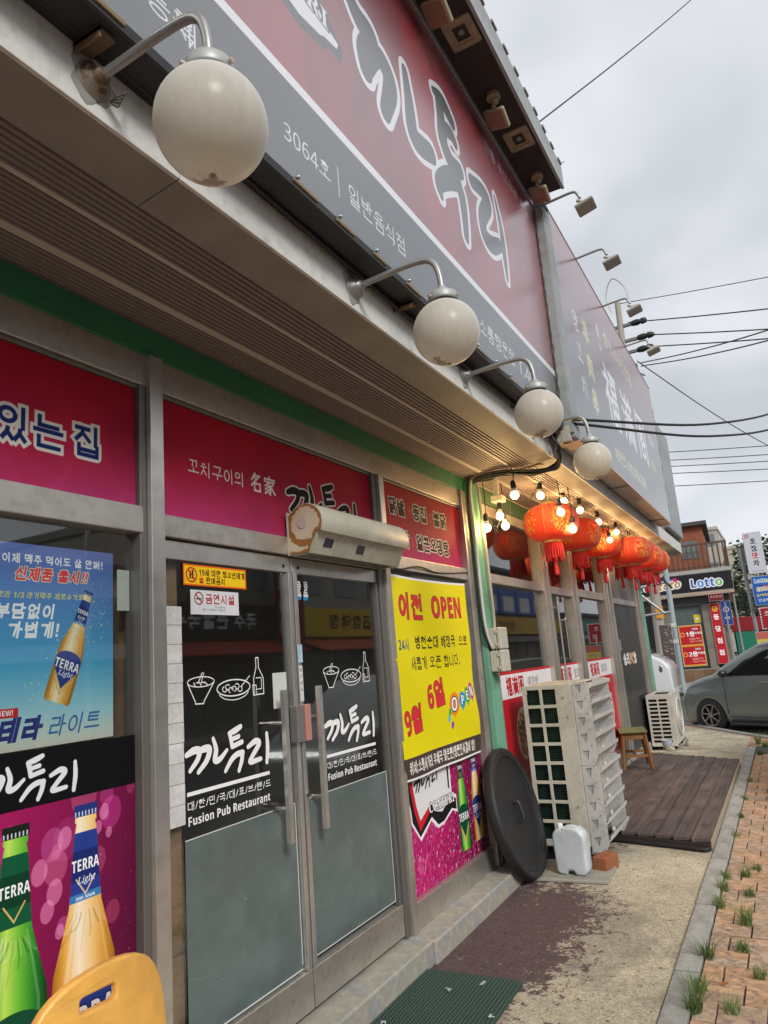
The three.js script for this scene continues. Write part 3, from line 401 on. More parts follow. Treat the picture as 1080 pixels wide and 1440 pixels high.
  for (const [a, b] of [[5.7, 7.3], [7.52, 8.42], [8.69, 10.17]]) { part('pane', face(a, b, 0.2, 2.21, -0.012), glass, shop); part('pane', face(a, b, 2.28, 2.8, -0.012), glass, shop); }
  part('dark_door_panel', bx(-0.03, 0.012, 0.12, 2.2, 10.68, 12.58), M([0.035, 0.036, 0.038], 0.4, 0, { map: rep(dirt, 0.8) }), shop);
  part('grey_panel', bx(-0.03, 0.01, 2.28, 2.8, 10.68, 12.58), M([0.14, 0.145, 0.15], 0.5), shop);
  part('pull_handle', merge([tube([V(0.0, 2.05, -7.66), V(0.06, 2.05, -7.66), V(0.06, 2.05, -7.66), V(0.06, 1.2, -7.66), V(0.06, 1.2, -7.66), V(0, 1.2, -7.66)], 0.012, 60), tube([V(0.06, 1.92, -7.66), V(0.06, 1.92, -7.9), V(0.06, 1.92, -7.9), V(0.06, 1.5, -7.9)], 0.008, 40)]), steelBright, shop);
  part('door_handle', merge([bx(0.01, 0.05, 1.52, 1.68, 10.75, 10.82, 0.01)]), M([0.3, 0.32, 0.36], 0.4, 0.5), shop);
  // far end wall panel above the canopy with its brackets
  part('wall_panel', bx(0.78, 0.86, 3.3, 5.1, 11.6, 13.3, 0.004), greyMetal, shop);
  for (let i = 0; i < 6; i++) { const y = 3.5 + i * 0.28; part('bracket', bar(V(0.84, y - 0.1, -11.9), V(0.98, y, -10.7), 0.02, 0.02), steelDark, shop); }
}
// print on the dark door and the red window film of the second shop
solo('door_lettering', face(10.98, 12.2, 1.27, 1.52, 0.0145), M([1, 1, 1], 0.5, 0, { transparent: true, map: canvasTex(512, 128, (g) => { let x = 12; x += text(g, '승리', x, 14, 96, { color: '#e8e8e8', w: 0.17 }); x += text(g, 'PC', x, 14, 96, { color: '#e8a312', w: 0.16, out: '#e8e8e8', ow: 0.04 }); text(g, '방', x, 14, 96, { color: '#e8e8e8', w: 0.17 }); }) }), 'white and amber lettering on the dark door beside the red window film', 'lettering');
const redFilm = canvasTex(2048, 520, (g, w, h) => {
  const P = (d, y) => [((d - 5.7) / 4.48) * w, ((1.465 - y) / 1.165) * h];
  g.fillStyle = '#c01626'; g.fillRect(0, 0, w, h); const y1 = P(0, 1.44)[1], y2 = P(0, 1.24)[1]; g.fillStyle = '#e6e6ea'; g.fillRect(0, y1, w, y2 - y1);
  for (const d of [5.95, 7.62, 8.98]) { const p = P(d, 1.425); text(g, '福满阁', p[0], p[1], 74, { color: '#b3121e', w: 0.13, sx: 0.95, round: true }); text(g, '양꼬치', p[0] + 270, p[1] + 16, 44, { color: '#e6e6ea', out: '#333', ow: 0.05, w: 0.1, sx: 1.1 }); }
  const r = mulberry(5);
  for (const [d, y, a, b] of [[6.3, 0.93, 0.2, 0.22], [8.95, 0.78, 0.24, 0.26], [9.75, 0.82, 0.24, 0.24]]) {
    const p = P(d, y), ax = (a / 4.48) * w, by = (b / 1.165) * h; g.fillStyle = '#dfdbd6'; g.beginPath(); g.ellipse(p[0], p[1], ax, by, 0, 0, 7); g.fill();
    for (let i = 0; i < 240; i++) { const t = r() * 6.28, q = Math.sqrt(r()) * 0.84; g.fillStyle = ['#8c2f2a', '#a8542e', '#6b1f24', '#c07a3a', '#5f7a34', '#d9b08a', '#9b3c4a'][(r() * 7) | 0]; g.beginPath(); g.ellipse(p[0] + Math.cos(t) * q * ax, p[1] + Math.sin(t) * q * by, 3 + 7 * r(), 3 + 6 * r(), r() * 3, 0, 7); g.fill(); }
  }
  for (const [d, s] of [[9.15, '양꼬치'], [9.62, '양갈비살']]) [...s].forEach((c, i) => { const p = P(d, 1.2 - i * 0.085); text(g, c, p[0], p[1], 34, { color: '#f0d8d4', w: 0.1 }); });
});
for (const [a, b, n] of [[5.7, 7.3, 'red and white window film behind the tall air conditioner, next to the mint post'], [7.52, 8.42, 'red and white film on the sliding door pane with the pull handle'], [8.69, 10.17, 'red and white window film with two meat plates beside the stool']]) {
  const g = face(a, b, 0.3, 1.465, 0.0), uv = g.attributes.uv; for (let i = 0; i < uv.count; i++) uv.setX(i, (a - 5.7 + uv.getX(i) * (b - a)) / 4.48); solo('window_film', g, M([1, 1, 1], 0.35, 0, { map: redFilm }), n, 'window film', 'red films on the second shopfront');
}
// ---------------------------------------------------------------- large fascia signs
const signGloss = { ior: 2.3, specularIntensity: 1.4, clearcoat: 1, clearcoatRoughness: 0.22, bumpMap: rep(bumpy, 1, 0.4), bumpScale: 0.0006 };
{
  const D0 = 0.6, D1 = 5.25, Y0 = 3.25, Y1 = 5.16;
  const tex = canvasTex(2048, 841, (g, w, h) => {
    const P = (d, y) => [((d - D0) / (D1 - D0)) * w, ((Y1 - y) / (Y1 - Y0)) * h], U = w / (D1 - D0);
    g.fillStyle = '#8e1226'; g.fillRect(0, 0, w, h); const r = mulberry(3);
    for (let i = 0; i < 60; i++) { g.fillStyle = `rgba(${i % 2 ? 60 : 190},${i % 2 ? 5 : 20},${i % 2 ? 18 : 44},${0.05 + 0.1 * r()})`; g.beginPath(); g.ellipse(r() * w, r() * h * 0.75, 30 + 90 * r(), 60 + 260 * r(), 0.2, 0, 7); g.fill(); }
    const yl = P(0, 3.7)[1], yb = P(0, 3.655)[1]; g.fillStyle = '#e9e9ee'; g.fillRect(0, yl, w, yb - yl); g.fillStyle = '#17171b'; g.fillRect(0, yb, w, h - yb);
    // brushed shop name
    const S = { k1: [[2.339, 4.5, 0.12], [2.425, 4.45, 0.17], [2.532, 4.437, 0.17], [2.446, 4.289, 0.16], [2.448, 4.203, 0.14]], k2: [[2.448, 4.203, 0.12], [2.567, 4.375, 0.14], [2.659, 4.377, 0.18], [2.693, 4.297, 0.17], [2.613, 4.1, 0.12]], a: [[2.889, 4.55, 0.08], [2.908, 4.377, 0.13], [2.916, 4.21, 0.17], [2.982, 4.185, 0.17], [3.138, 4.227, 0.15]], t1: [[3.27, 4.72, 0.06], [3.4, 4.735, 0.14], [3.52, 4.69, 0.12]], t2: [[3.34, 4.71, 0.13], [3.347, 4.562, 0.15], [3.344, 4.437, 0.17], [3.442, 4.364, 0.17], [3.573, 4.395, 0.13]], t3: [[3.347, 4.54, 0.12], [3.478, 4.583, 0.12], [3.534, 4.559, 0.1]], u1: [[3.222, 4.022, 0.06], [3.208, 4.092, 0.13], [3.357, 4.216, 0.17], [3.505, 4.29, 0.17]], u2: [[3.493, 4.28, 0.16], [3.552, 4.216, 0.15], [3.56, 4.081, 0.12], [3.551, 3.95, 0.09]], r1: [[3.76, 4.444, 0.12], [3.96, 4.489, 0.15], [4.037, 4.45, 0.17], [3.895, 4.268, 0.16], [3.903, 4.157, 0.17], [4.027, 4.15, 0.16], [4.2, 4.234, 0.12]], r2: [[4.213, 4.6, 0.04], [4.271, 4.405, 0.1], [4.276, 4.197, 0.11], [4.276, 4.02, 0.05]] };
    const map = (p) => [...P(p[0], p[1]), p[2] * U * 0.82]; dabs(g, Object.values(S), map, '#e9e9ee', 15); dabs(g, Object.values(S), map, '#2b2d31');
    // ribbon emblem
    const poly = (pts, c) => { g.fillStyle = c; g.beginPath(); pts.forEach((p, i) => { const q = P(...p); i ? g.lineTo(...q) : g.moveTo(...q); }); g.closePath(); g.fill(); };
    poly([[1.3, 4.36], [2.063, 4.26], [2.153, 4.2], [2.245, 4.136], [2.225, 4.057], [2.138, 4.053], [2.082, 4.012], [1.92, 3.98], [1.35, 4.05]], '#17171b'); poly([[1.35, 4.32], [2.036, 4.222], [2.114, 4.157], [2.211, 4.136], [2.197, 4.102], [2.098, 4.082], [2.071, 4.064], [1.924, 4.035], [1.4, 4.1]], '#e9e9ee');
    const q = P(1.45, 4.24); text(g, 'CCATURI', q[0], q[1], 48, { color: '#e9e9ee', out: '#222', ow: 0.08, sx: 1.2, serif: true });
    // band
    const wt = { color: '#dcdce2', w: 0.085, latin: 'normal' }; let p = P(0.72, 3.485); text(g, '서비스표 등록', p[0], p[1], 42, wt); p = P(1.262, 3.485); text(g, '제 0133', p[0], p[1], 44, wt); p = P(1.775, 3.475); text(g, '3064호', p[0], p[1], 37, wt); p = P(2.125, 3.51); g.fillStyle = '#cfcfd6'; g.fillRect(p[0], p[1], 3, 60);
    p = P(2.2, 3.49); text(g, '일반음식점', p[0], p[1], 42, wt); p = P(3.6, 3.49); text(g, '소룡행운점', p[0], p[1], 48, { ...wt, sx: 1.08 }); p = P(4.28, 3.478); text(g, 'T.465-3288', p[0], p[1], 52, { ...wt, sx: 1.25 });
    p = P(4.12, 5.0); text(g, '정통 퓨전요리 주점', p[0], p[1], 40, { ...wt, sx: 1.15 });
  });
  const s = thing('fascia_sign', 'huge red and black shop sign with white outlined brush lettering above the canopy', 'sign');
  part('sign_face', face(D0, D1, Y0, Y1, 0.922), M([1, 1, 1], 0.35, 0, { map: tex, ...signGloss }), s);
  part('sign_face', face(-3.4, D0, 3.7, Y1, 0.922), M([0.27, 0.007, 0.02], 0.35, 0, signGloss), s); part('sign_face', face(-3.4, D0, Y0, 3.655, 0.922), M([0.009, 0.009, 0.011], 0.35, 0, signGloss), s); part('sign_face', face(-3.4, D0, 3.655, 3.7, 0.922), M([0.8, 0.8, 0.84], 0.35, 0, signGloss), s);
  part('sign_box', bx(0.8, 0.918, 3.245, 5.15, -3.4, 5.25), blackPaint, s);
  part('bottom_frame', bx(0.806, 0.925, 3.222, 3.243, -3.4, 5.24, 0.002), blackPaint, s); part('bottom_flange', bx(0.918, 0.928, 3.226, 3.262, -3.4, 5.24, 0.002), blackPaint, s);
  const wood = M([0.3, 0.22, 0.12], 0.85, 0, { map: rep(dirt, 5) }), rust = M([0.2, 0.13, 0.08], 0.85, 0.2, { map: rep(dirt, 9) });
  for (let d = 0.7; d < 5.1; d += R(0.24, 0.3)) { part('packing_strip', bx(0.927, 0.934, 3.243 + R(-0.003, 0.003), 3.257, d, d + R(0.07, 0.16), 0.002), wood, s); const c = new THREE.SphereGeometry(0.009, 10, 8); c.translate(0.932, 3.275, -d - 0.03); part('screw', c, M([0.45, 0.52, 0.62], 0.2, 0.8), s); }
  for (const d of [1.03, 2.75, 4.4]) part('angle_bracket', merge([bx(0.8, 0.9, 3.208, 3.22, d, d + 0.05), bx(0.8, 0.9, 3.19, 3.222, d, d + 0.006)]), rust, s);
  part('edge_rope', tube(Array.from({ length: 34 }, (_, i) => V(0.928 + 0.006 * (i % 2), 3.25 + i * 0.058, -5.252 - 0.004 * (i % 3))), 0.004, 90), M([0.1, 0.09, 0.08], 0.8), s);
}
{
  const D0 = 5.44, D1 = 10.55, Y0 = 3.19, Y1 = 5.17;
  const tex = canvasTex(1800, 700, (g, w, h) => {
    const P = (d, y) => [((d - D0) / (D1 - D0)) * w, ((Y1 - y) / (Y1 - Y0)) * h], gr = g.createLinearGradient(0, 0, 0, h);
    gr.addColorStop(0, '#86202c'); gr.addColorStop(0.4, '#5c2028'); gr.addColorStop(0.62, '#33262a'); gr.addColorStop(1, '#2b2e31'); g.fillStyle = gr; g.fillRect(0, 0, w, h); g.fillStyle = '#b8bcc0'; g.fillRect(0, 0, 4, h);
    const put = (s, d, y, m, o) => { const p = P(d, y); text(g, s, p[0], p[1], m * (h / (Y1 - Y0)), o); }, white = '#d5d5da', yel = '#d3c878';
    [...'양꼬치'].forEach((c, i) => put(c, 5.82, 4.47 - i * 0.3, 0.2, { color: white, w: 0.1 })); [...'羊肉串'].forEach((c, i) => put(c, 6.17, 4.55 - i * 0.34, 0.27, { color: yel, w: 0.13, round: true }));
    [...'福满阁'].forEach((c, i) => put(c, 6.86 + i * 0.87, 4.38, 0.66, { color: '#f0f0f4', w: 0.1, sx: 1.05, round: true }));
    put('중국요리전문점', 7.25, 4.82, 0.17, { color: yel, w: 0.11, sx: 1.25 }); put('예약문의 010.2756.2585', 6.93, 3.49, 0.15, { color: yel, w: 0.11, sx: 0.95 }); put('양갈비', 9.55, 4.28, 0.15, { color: white, w: 0.1 }); put('美味'.slice(0, 0) + '훠궈', 9.5, 3.9, 0.16, { color: yel, w: 0.12 });
    const q = P(6.95, 4.72); g.fillStyle = '#b9b9c2'; g.font = 'bold 54px serif'; for (let i = 0; i < 9; i++) { g.beginPath(); g.ellipse(q[0] + 14 * Math.cos(i * 0.7), q[1] + 16 + 16 * Math.sin(i * 0.7), 9, 12, i, 0, 7); g.fill(); } g.fillRect(q[0] - 3, q[1] + 36, 7, 66); g.beginPath(); g.ellipse(q[0] + 12, q[1] + 74, 14, 9, 0.4, 0, 7); g.fill();
  });
  const s = thing('fascia_sign', 'long maroon to grey sign with large white Chinese characters and floodlights along its top', 'sign');
  part('sign_face', face(D0, D1, Y0, Y1, 1.0), M([1, 1, 1], 0.35, 0, { map: tex, ...signGloss }), s);
  part('sign_box', bx(0.86, 0.997, Y0, Y1, D0, D1), greyMetal, s);
  part('end_post', bx(0.84, 1.004, 3.17, 5.1, 5.29, 5.438, 0.003), greyMetal, s); part('end_post', bx(0.82, 0.998, 3.2, 5.1, 5.262, 5.288, 0.003), greyMetal, s);
  part('underside_panel', bx(0.83, 1.002, 3.175, 3.188, 5.44, 10.55), M([0.5, 0.47, 0.44], 0.6, 0, { map: rep(dirt, 0.8) }), s);
  part('edge_trim', bx(0.997, 1.006, 3.175, 3.2, 5.44, 10.55), M([0.55, 0.42, 0.38], 0.5), s); part('edge_trim', bx(0.86, 1.004, 5.17, 5.18, 5.29, 10.55), greyMetal, s);
  for (const d of [7.4, 9.9]) part('hanger', bx(0.8, 0.99, 3.165, 3.174, d, d + 0.04), steelDark, s);
}
// ---------------------------------------------------------------- eave over the first sign, with its lamps
{
  const e = thing('eave', 'dark brown overhanging eave with pale grey edge above the red and black sign', 'eave');
  part('underside', bx(0.926, 1.172, 5.165, 5.18, -3.4, 5.22), M([0.045, 0.032, 0.032], 0.7, 0, { map: rep(dirt, 1.4) }), e);
  part('edge_board', bx(1.173, 1.195, 5.16, 5.36, -3.4, 5.23, 0.002), M([0.42, 0.44, 0.46], 0.6, 0, { map: rep(dirt, 0.8) }), e);
  part('end_board', bx(0.8, 1.172, 5.182, 5.36, 5.2, 5.226), M([0.3, 0.3, 0.31], 0.6), e); part('roof_slab', bx(-3, 1.172, 5.34, 5.4, -3.4, 5.2), M([0.2, 0.2, 0.2], 0.8), e);
  part('sign_clamp', bx(0.924, 0.934, 5.12, 5.163, -3.4, 5.24), M([0.4, 0.41, 0.44], 0.5, 0.4), e);
  const clip = M([0.25, 0.23, 0.2], 0.7);
  for (let d = 0.5; d < 5.2; d += 0.21) { part('roof_clip', bx(1.16, 1.206, 5.352, 5.372, d, d + 0.085, 0.003), clip, e); if (d > 2.2) { const s = new THREE.CylinderGeometry(0.006, 0.006, 0.004, 8); s.rotateZ(Math.PI / 2); s.translate(0.936, 5.142, -d); part('screw', s, steelDark, e); } }
  part('loose_wire', tube([V(1.19, 5.37, -5.22), V(1.21, 5.39, -5.23), V(1.225, 5.385, -5.22)], 0.003, 12), cable, e);
  const gold = M([0.42, 0.33, 0.23], 0.55, 0, { map: rep(dirt, 6) }), lens = M([0.32, 0.2, 0.14], 0.25, 0, { clearcoat: 1, clearcoatRoughness: 0.1, map: rep(dirt, 8) });
  for (const [d, n] of [[3.435, 'recessed square eave lamp with beige frame above the first big brush letters'], [4.48, 'recessed square eave lamp with beige frame nearest the end of the eave']]) {
    const l = thing('recessed_lamp', n, 'lamp', [1.07, 5.165, -d], 0, 'square recessed lamps in the eave'), fr2 = rrect(-0.085, -0.105, 0.085, 0.105, 0.012); fr2.holes.push(rrect(-0.06, -0.075, 0.06, 0.075, 0.004, THREE.Path)); const g = extr(fr2, 0.012, 0.003); g.rotateX(Math.PI / 2); part('frame', g, gold, l);
    const f3 = rrect(-0.058, -0.073, 0.058, 0.073, 0.004); f3.holes.push(rrect(-0.042, -0.055, 0.042, 0.055, 0.003, THREE.Path)); const g3 = extr(f3, 0.01, 0.002); g3.rotateX(Math.PI / 2); g3.translate(0, 0.004, 0); part('inner_frame', g3, M([0.36, 0.27, 0.18], 0.6), l);
    part('recess', bx(-0.045, 0.045, -0.001, 0.002, -0.058, 0.058), M([0.02, 0.018, 0.018], 0.5), l); const b = lathe([[0.002, -0.02], [0.018, -0.012], [0.02, 0.0]], 12); part('bulb', b, M([0.3, 0.29, 0.28], 0.15, 0, { clearcoat: 1 }), l);
    part('screws', merge([[-0.072, -0.09], [0.072, -0.09], [-0.072, 0.09], [0.072, 0.09]].map(([x, z]) => { const c = new THREE.CylinderGeometry(0.004, 0.004, 0.006, 8); c.translate(x, -0.014, z); return c; })), steelDark, l);
  }
  for (const [d, n] of [[3.05, 'yellowed eave floodlight on a round base, beside the first square lamp'], [3.99, 'yellowed eave floodlight on a round base between the two square lamps'], [4.94, 'yellowed eave floodlight on a round base at the very end of the eave']]) {
    const l = thing('eave_floodlight', n, 'floodlight', [1.06, 5.165, -d], 0, 'floodlights under the eave'); const base = new THREE.CylinderGeometry(0.042, 0.046, 0.03, 20); base.translate(0, -0.015, 0); part('base', base, gold, l);
    part('knuckle', merge([rod(V(0, -0.02, 0), V(-0.015, -0.075, -0.03), 0.014), (() => { const s = new THREE.SphereGeometry(0.022, 12, 10); s.translate(0.006, -0.05, -0.012); return s; })()]), gold, l);
    const head = new THREE.Group(); head.name = 'head'; head.position.set(-0.02, -0.11, -0.09); head.rotation.set(-0.45, 0, -0.35); l.add(head); part('housing', new RoundedBoxGeometry(0.15, 0.035, 0.14, 3, 0.012), gold, head); part('lens', (() => { const g = new RoundedBoxGeometry(0.132, 0.008, 0.122, 2, 0.003); g.translate(0, -0.0185, 0); return g; })(), lens, head);
  }
}
// floodlights on bent arms along the top of the maroon sign
for (const [i, d] of [5.35, 6.35, 7.49, 8.75].entries()) {
  const n = ['arm floodlight at the post end of the maroon sign, beside the eave corner', 'second arm floodlight from the eave along the maroon sign', 'third arm floodlight from the eave, in front of the utility pole top', 'last arm floodlight on the maroon sign, beneath the power line insulators'][i];
  const l = thing('arm_floodlight', n, 'floodlight', [1.0, 5.17, -d], 0, 'arm floodlights on the maroon sign');
  part('arm', tube([V(-0.08, 0, 0), V(0.0, 0.0, 0), V(0.12, 0.01, 0), V(0.22, 0.015, 0), V(0.255, 0, 0), V(0.28, -0.06, 0)], 0.011, 40, 8), galv, l);
  const head = new THREE.Group(); head.name = 'head'; head.position.set(0.315, -0.15, 0); head.rotation.set(0, 0, 0.25); l.add(head); const pg = M([0.5, 0.5, 0.46], 0.55, 0, { map: rep(dirt, 5) });
  part('housing', new RoundedBoxGeometry(0.15, 0.022, 0.17, 3, 0.008), pg, head); part('lens', bx(-0.066, 0.066, -0.016, -0.0105, -0.076, 0.076, 0.002), M([0.42, 0.41, 0.36], 0.3), head); part('yoke', merge([bx(-0.03, 0.03, 0.018, 0.055, -0.02, 0.02, 0.005), rod(V(0, 0.05, 0), V(-0.04, 0.09, 0), 0.013)]), pg, head);
  part('fins', merge([-0.05, -0.025, 0, 0.025, 0.05].map((z) => bx(-0.055, 0.055, 0.017, 0.03, z - 0.002, z + 0.002))), pg, head);
}
// ---------------------------------------------------------------- prints on the first shopfront
const printM = (t, o = {}) => M([1, 1, 1], 0.5, 0, { map: t, specularIntensity: 0.35, ...o });
function pinkPanel(d0, d1, y0, y1, label, draw) {
  const w = 1024, h = Math.round((1024 * (y1 - y0)) / (d1 - d0));
  const t = canvasTex(w, h, (g) => {
    const gr = g.createLinearGradient(0, 0, 0, h); gr.addColorStop(0, '#a8182a'); gr.addColorStop(0.5, '#b42844'); gr.addColorStop(1, '#b43a6e'); g.fillStyle = gr; g.fillRect(0, 0, w, h); const r = mulberry(h);
    for (let i = 0; i < 26; i++) { g.fillStyle = `rgba(${i % 2 ? 120 : 205},${20 + 20 * r() | 0},60,0.09)`; g.beginPath(); g.ellipse(r() * w, r() * h, 20 + 90 * r(), 40 + 120 * r(), r() * 3, 0, 7); g.fill(); }
    draw(g, (d, y) => [((d - d0) / (d1 - d0)) * w, ((y1 - y) / (y1 - y0)) * h], w / (d1 - d0));
  });
  const s = thing('transom_sign', label, 'sign', [0, 0, 0], 0, 'pink panels over the shopfront'); part('print', face(d0, d1, y0, y1, 0.008), printM(t, { specularIntensity: 0.15, roughness: 0.62 }), s); part('backing', bx(-0.03, 0.006, y0, y1, d0, d1), M([0.6, 0.58, 0.56], 0.7), s);
}
pinkPanel(0.02, 1.952, 2.296, 2.776, 'pink transom panel with navy lettering above the blue beer poster', (g, P, U) => { const p = P(0.55, 2.565); text(g, '맛', p[0], p[1], 0.135 * U, { color: '#23306e', w: 0.125, out: '#e2dfd8', ow: 0.1 }); let q = P(1.37, 2.56); text(g, '있는', q[0], q[1], 0.125 * U, { color: '#23306e', w: 0.125, out: '#e2dfd8', ow: 0.1 }); q = P(1.665, 2.565); text(g, '집', q[0], q[1], 0.125 * U, { color: '#23306e', w: 0.125, out: '#e2dfd8', ow: 0.1 }); });
pinkPanel(2.064, 3.83, 2.279, 2.776, 'pink transom panel with pale and black brush lettering above the double door', (g, P, U) => { let p = P(2.24, 2.555); text(g, '꼬치구이의', p[0], p[1], 0.072 * U, { color: '#e2dcd4', w: 0.1 }); p = P(2.655, 2.578); text(g, '名家', p[0], p[1], 0.1 * U, { color: '#e2dcd4', w: 0.11 }); p = P(2.96, 2.64); brushName(g, p[0], p[1], 0.68 * U, '#1c1c1e', '#e2dcd4', 5, 0.62); });
pinkPanel(3.95, 5.24, 2.296, 2.776, 'pink transom panel listing dishes in black letters above the yellow banner', (g, P, U) => { const o = { color: '#1c1a1a', w: 0.14, out: '#e2dcd4', ow: 0.07 }; let p = P(4.07, 2.69); const z = 0.115 * U; text(g, '닭발', p[0], p[1], z, o); text(g, '똥집', P(4.42)[0], p[1], z, o); text(g, '불닭', P(4.76)[0], p[1], z, o); p = P(4.1, 2.478); text(g, '통닭', p[0], p[1], z, o); text(g, '얼큰오뎅탕', P(4.44)[0], p[1], z, { ...o, sx: 0.93 }); g.fillStyle = '#d8a08a'; for (const [d, y] of [[4.375, 2.66], [4.71, 2.66], [4.385, 2.45]]) { const q = P(d, y); g.fillRect(q[0], q[1], 4, 0.07 * U); } });

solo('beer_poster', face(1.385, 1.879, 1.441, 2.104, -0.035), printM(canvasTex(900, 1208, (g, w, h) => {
  const gr = g.createLinearGradient(0, 0, 0, h); gr.addColorStop(0, '#6478c0'); gr.addColorStop(0.25, '#5a8cce'); gr.addColorStop(0.6, '#52acd8'); gr.addColorStop(0.85, '#a8d8e4'); gr.addColorStop(1, '#e6e2d0'); g.fillStyle = gr; g.fillRect(0, 0, w, h);  // print colours lightened to stand for the haze reflected in the glass
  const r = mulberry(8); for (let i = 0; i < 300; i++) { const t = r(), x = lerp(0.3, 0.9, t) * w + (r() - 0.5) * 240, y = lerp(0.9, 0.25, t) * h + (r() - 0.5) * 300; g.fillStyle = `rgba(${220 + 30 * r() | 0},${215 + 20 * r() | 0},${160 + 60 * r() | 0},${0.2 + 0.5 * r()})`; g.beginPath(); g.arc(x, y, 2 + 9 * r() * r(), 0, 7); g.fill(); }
  text(g, '이제 맥주 먹어도 살 안쪄!', 90, 62, 60, { color: '#fff', w: 0.13, sx: 0.98 }); text(g, '신제품 출시!!', 170, 140, 84, { color: '#e84a52', w: 0.16, out: '#f4e6c8', ow: 0.06, skew: 0.2, sx: 0.98 });
  text(g, '칼로리 1/3 라거맥주 제로슈거로', 20, 292, 42, { color: '#e8e07a', w: 0.12, skew: 0.2, sx: 0.98 }); text(g, '부담없이', 50, 360, 96, { color: '#fff', w: 0.15, skew: 0.16 }); text(g, '가볍게!', 130, 470, 100, { color: '#fff', w: 0.15, skew: 0.16 });
  bottle(g, 470, 960, 720, 0.33, true); g.fillStyle = '#d8262e'; g.fillRect(70, 968, 150, 52); text(g, 'NEW!', 84, 974, 36, { color: '#fff' }); text(g, '테라', 80, 1020, 140, { color: '#2a3580', w: 0.18, skew: 0.25 }); text(g, '라이트', 410, 1030, 126, { color: '#3a6fb0', w: 0.1, skew: 0.25, sx: 0.95 });
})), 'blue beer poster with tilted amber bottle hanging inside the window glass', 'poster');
solo('torn_paper', face(1.894, 1.952, 1.89, 2.044, -0.03), M([0.62, 0.68, 0.62], 0.9), 'small torn strip of pale paper taped inside the glass beside the blue poster', 'paper');
solo('name_band', face(-0.95, 1.952, 1.27, 1.437, -0.006), printM(canvasTex(2048, 118, (g, w, h) => { g.fillStyle = '#0e0e12'; g.fillRect(0, 0, w, h); const U = w / 2.902; for (const d of [0.25, 1.348]) brushName(g, (d + 0.95) * U, 0.014 * U, 0.354 * U, '#e6e8ee', null, 0, 0.6); })), 'black window band with white brush lettering between the two beer posters', 'window film');
solo('bottle_film', face(0.55, 1.952, 0.264, 1.268, -0.006), printM(canvasTex(1400, 1000, (g, w, h) => {
  bokeh(g, w, h, 90, 21); g.save(); g.beginPath(); g.rect(w * 0.8, 0, w * 0.2, h); g.clip(); glitter(g, w * 0.82, h * 0.15, w * 0.18, h * 0.85, 2600, 4, (u, v) => 0.25 + 0.75 * v); g.restore(); const U = w / 1.402, P = (d, y) => [(d - 0.55) * U, (1.268 - y) * U];
  for (const [x, y, a] of [[1.66, 1.15, 0.032], [1.815, 1.2, 0.024], [1.79, 1.155, 0.02], [1.835, 1.13, 0.016], [1.57, 1.07, 0.035], [1.625, 1.0, 0.035], [1.6, 0.95, 0.03], [1.645, 0.88, 0.02]]) { const p = P(x, y); g.fillStyle = 'rgba(250,160,205,0.55)'; g.beginPath(); g.ellipse(p[0], p[1], a * U * 0.8, a * U * 1.1, 0.2, 0, 7); g.fill(); }
  for (const [d, l] of [[0.85, true], [1.488, false]]) { const p = P(d, 0.31); bottle(g, p[0], p[1], 0.905 * U, 0, l); } const p = P(1.741, 0.3); bottle(g, p[0], p[1], 0.928 * U, 0, true);
})), 'magenta window film printed with a green and an amber bottle behind the orange chair', 'window film');
solo('glitter_film', face(3.95, 5.248, 0.264, 1.3, -0.006), printM(canvasTex(1200, 958, (g, w, h) => {
  g.fillStyle = '#7c0c44'; g.fillRect(0, 0, w, h); bokeh(g, w, h, 30, 9); glitter(g, 0, h * 0.3, w, h * 0.7, 9000, 12, (u, v) => 0.35 + 0.65 * v);
  const P = (d, y) => [((d - 3.95) / 1.298) * w, ((1.3 - y) / 1.036) * h], poly = (pts, c) => { g.fillStyle = c; g.beginPath(); pts.forEach((p, i) => { const q = P(...p); i ? g.lineTo(...q) : g.moveTo(...q); }); g.closePath(); g.fill(); };
  poly([[3.99, 1.2], [4.0, 0.93], [4.05, 0.75], [4.06, 0.66], [4.17, 0.545], [4.33, 0.63], [4.42, 0.565], [4.52, 0.575], [4.66, 0.625], [4.74, 0.6], [4.74, 0.71], [4.67, 0.74], [4.68, 1.2]], '#eeeef0'); poly([[4.0, 1.2], [4.01, 0.93], [4.065, 0.74], [4.075, 0.67], [4.165, 0.57], [4.34, 0.65], [4.43, 0.585], [4.52, 0.59], [4.65, 0.64], [4.73, 0.62], [4.73, 0.69], [4.64, 0.72], [4.66, 1.2]], '#17171a'); poly([[4.04, 1.2], [4.05, 0.95], [4.11, 0.72], [4.17, 0.6], [4.33, 0.69], [4.4, 1.2]], '#cc2030'); poly([[4.08, 1.2], [4.09, 0.95], [4.14, 0.75], [4.18, 0.66], [4.34, 0.73], [4.4, 0.67], [4.5, 0.65], [4.62, 0.7], [4.66, 0.74], [4.62, 0.78], [4.62, 1.2]], '#e2e2e4');
  const q = P(4.12, 0.93); g.save(); g.translate(q[0], q[1]); g.rotate(-0.16); brushName(g, 0, 0, 310, '#1a1a1c', null, 0, 0.62); g.restore(); const t = P(4.31, 0.742); text(g, 'CCATURI', t[0], t[1], 66, { color: '#fff', out: '#222', ow: 0.07, serif: true, sx: 1.05 });
  const a = P(4.84, 0.335); bottle(g, a[0], a[1], 0.66 / 1.036 * h, 0, false); const b = P(5.09, 0.345); bottle(g, b[0], b[1], 0.66 / 1.036 * h, 0, true);
})), 'magenta glitter window film with bottles and white badge below the yellow banner', 'window film');
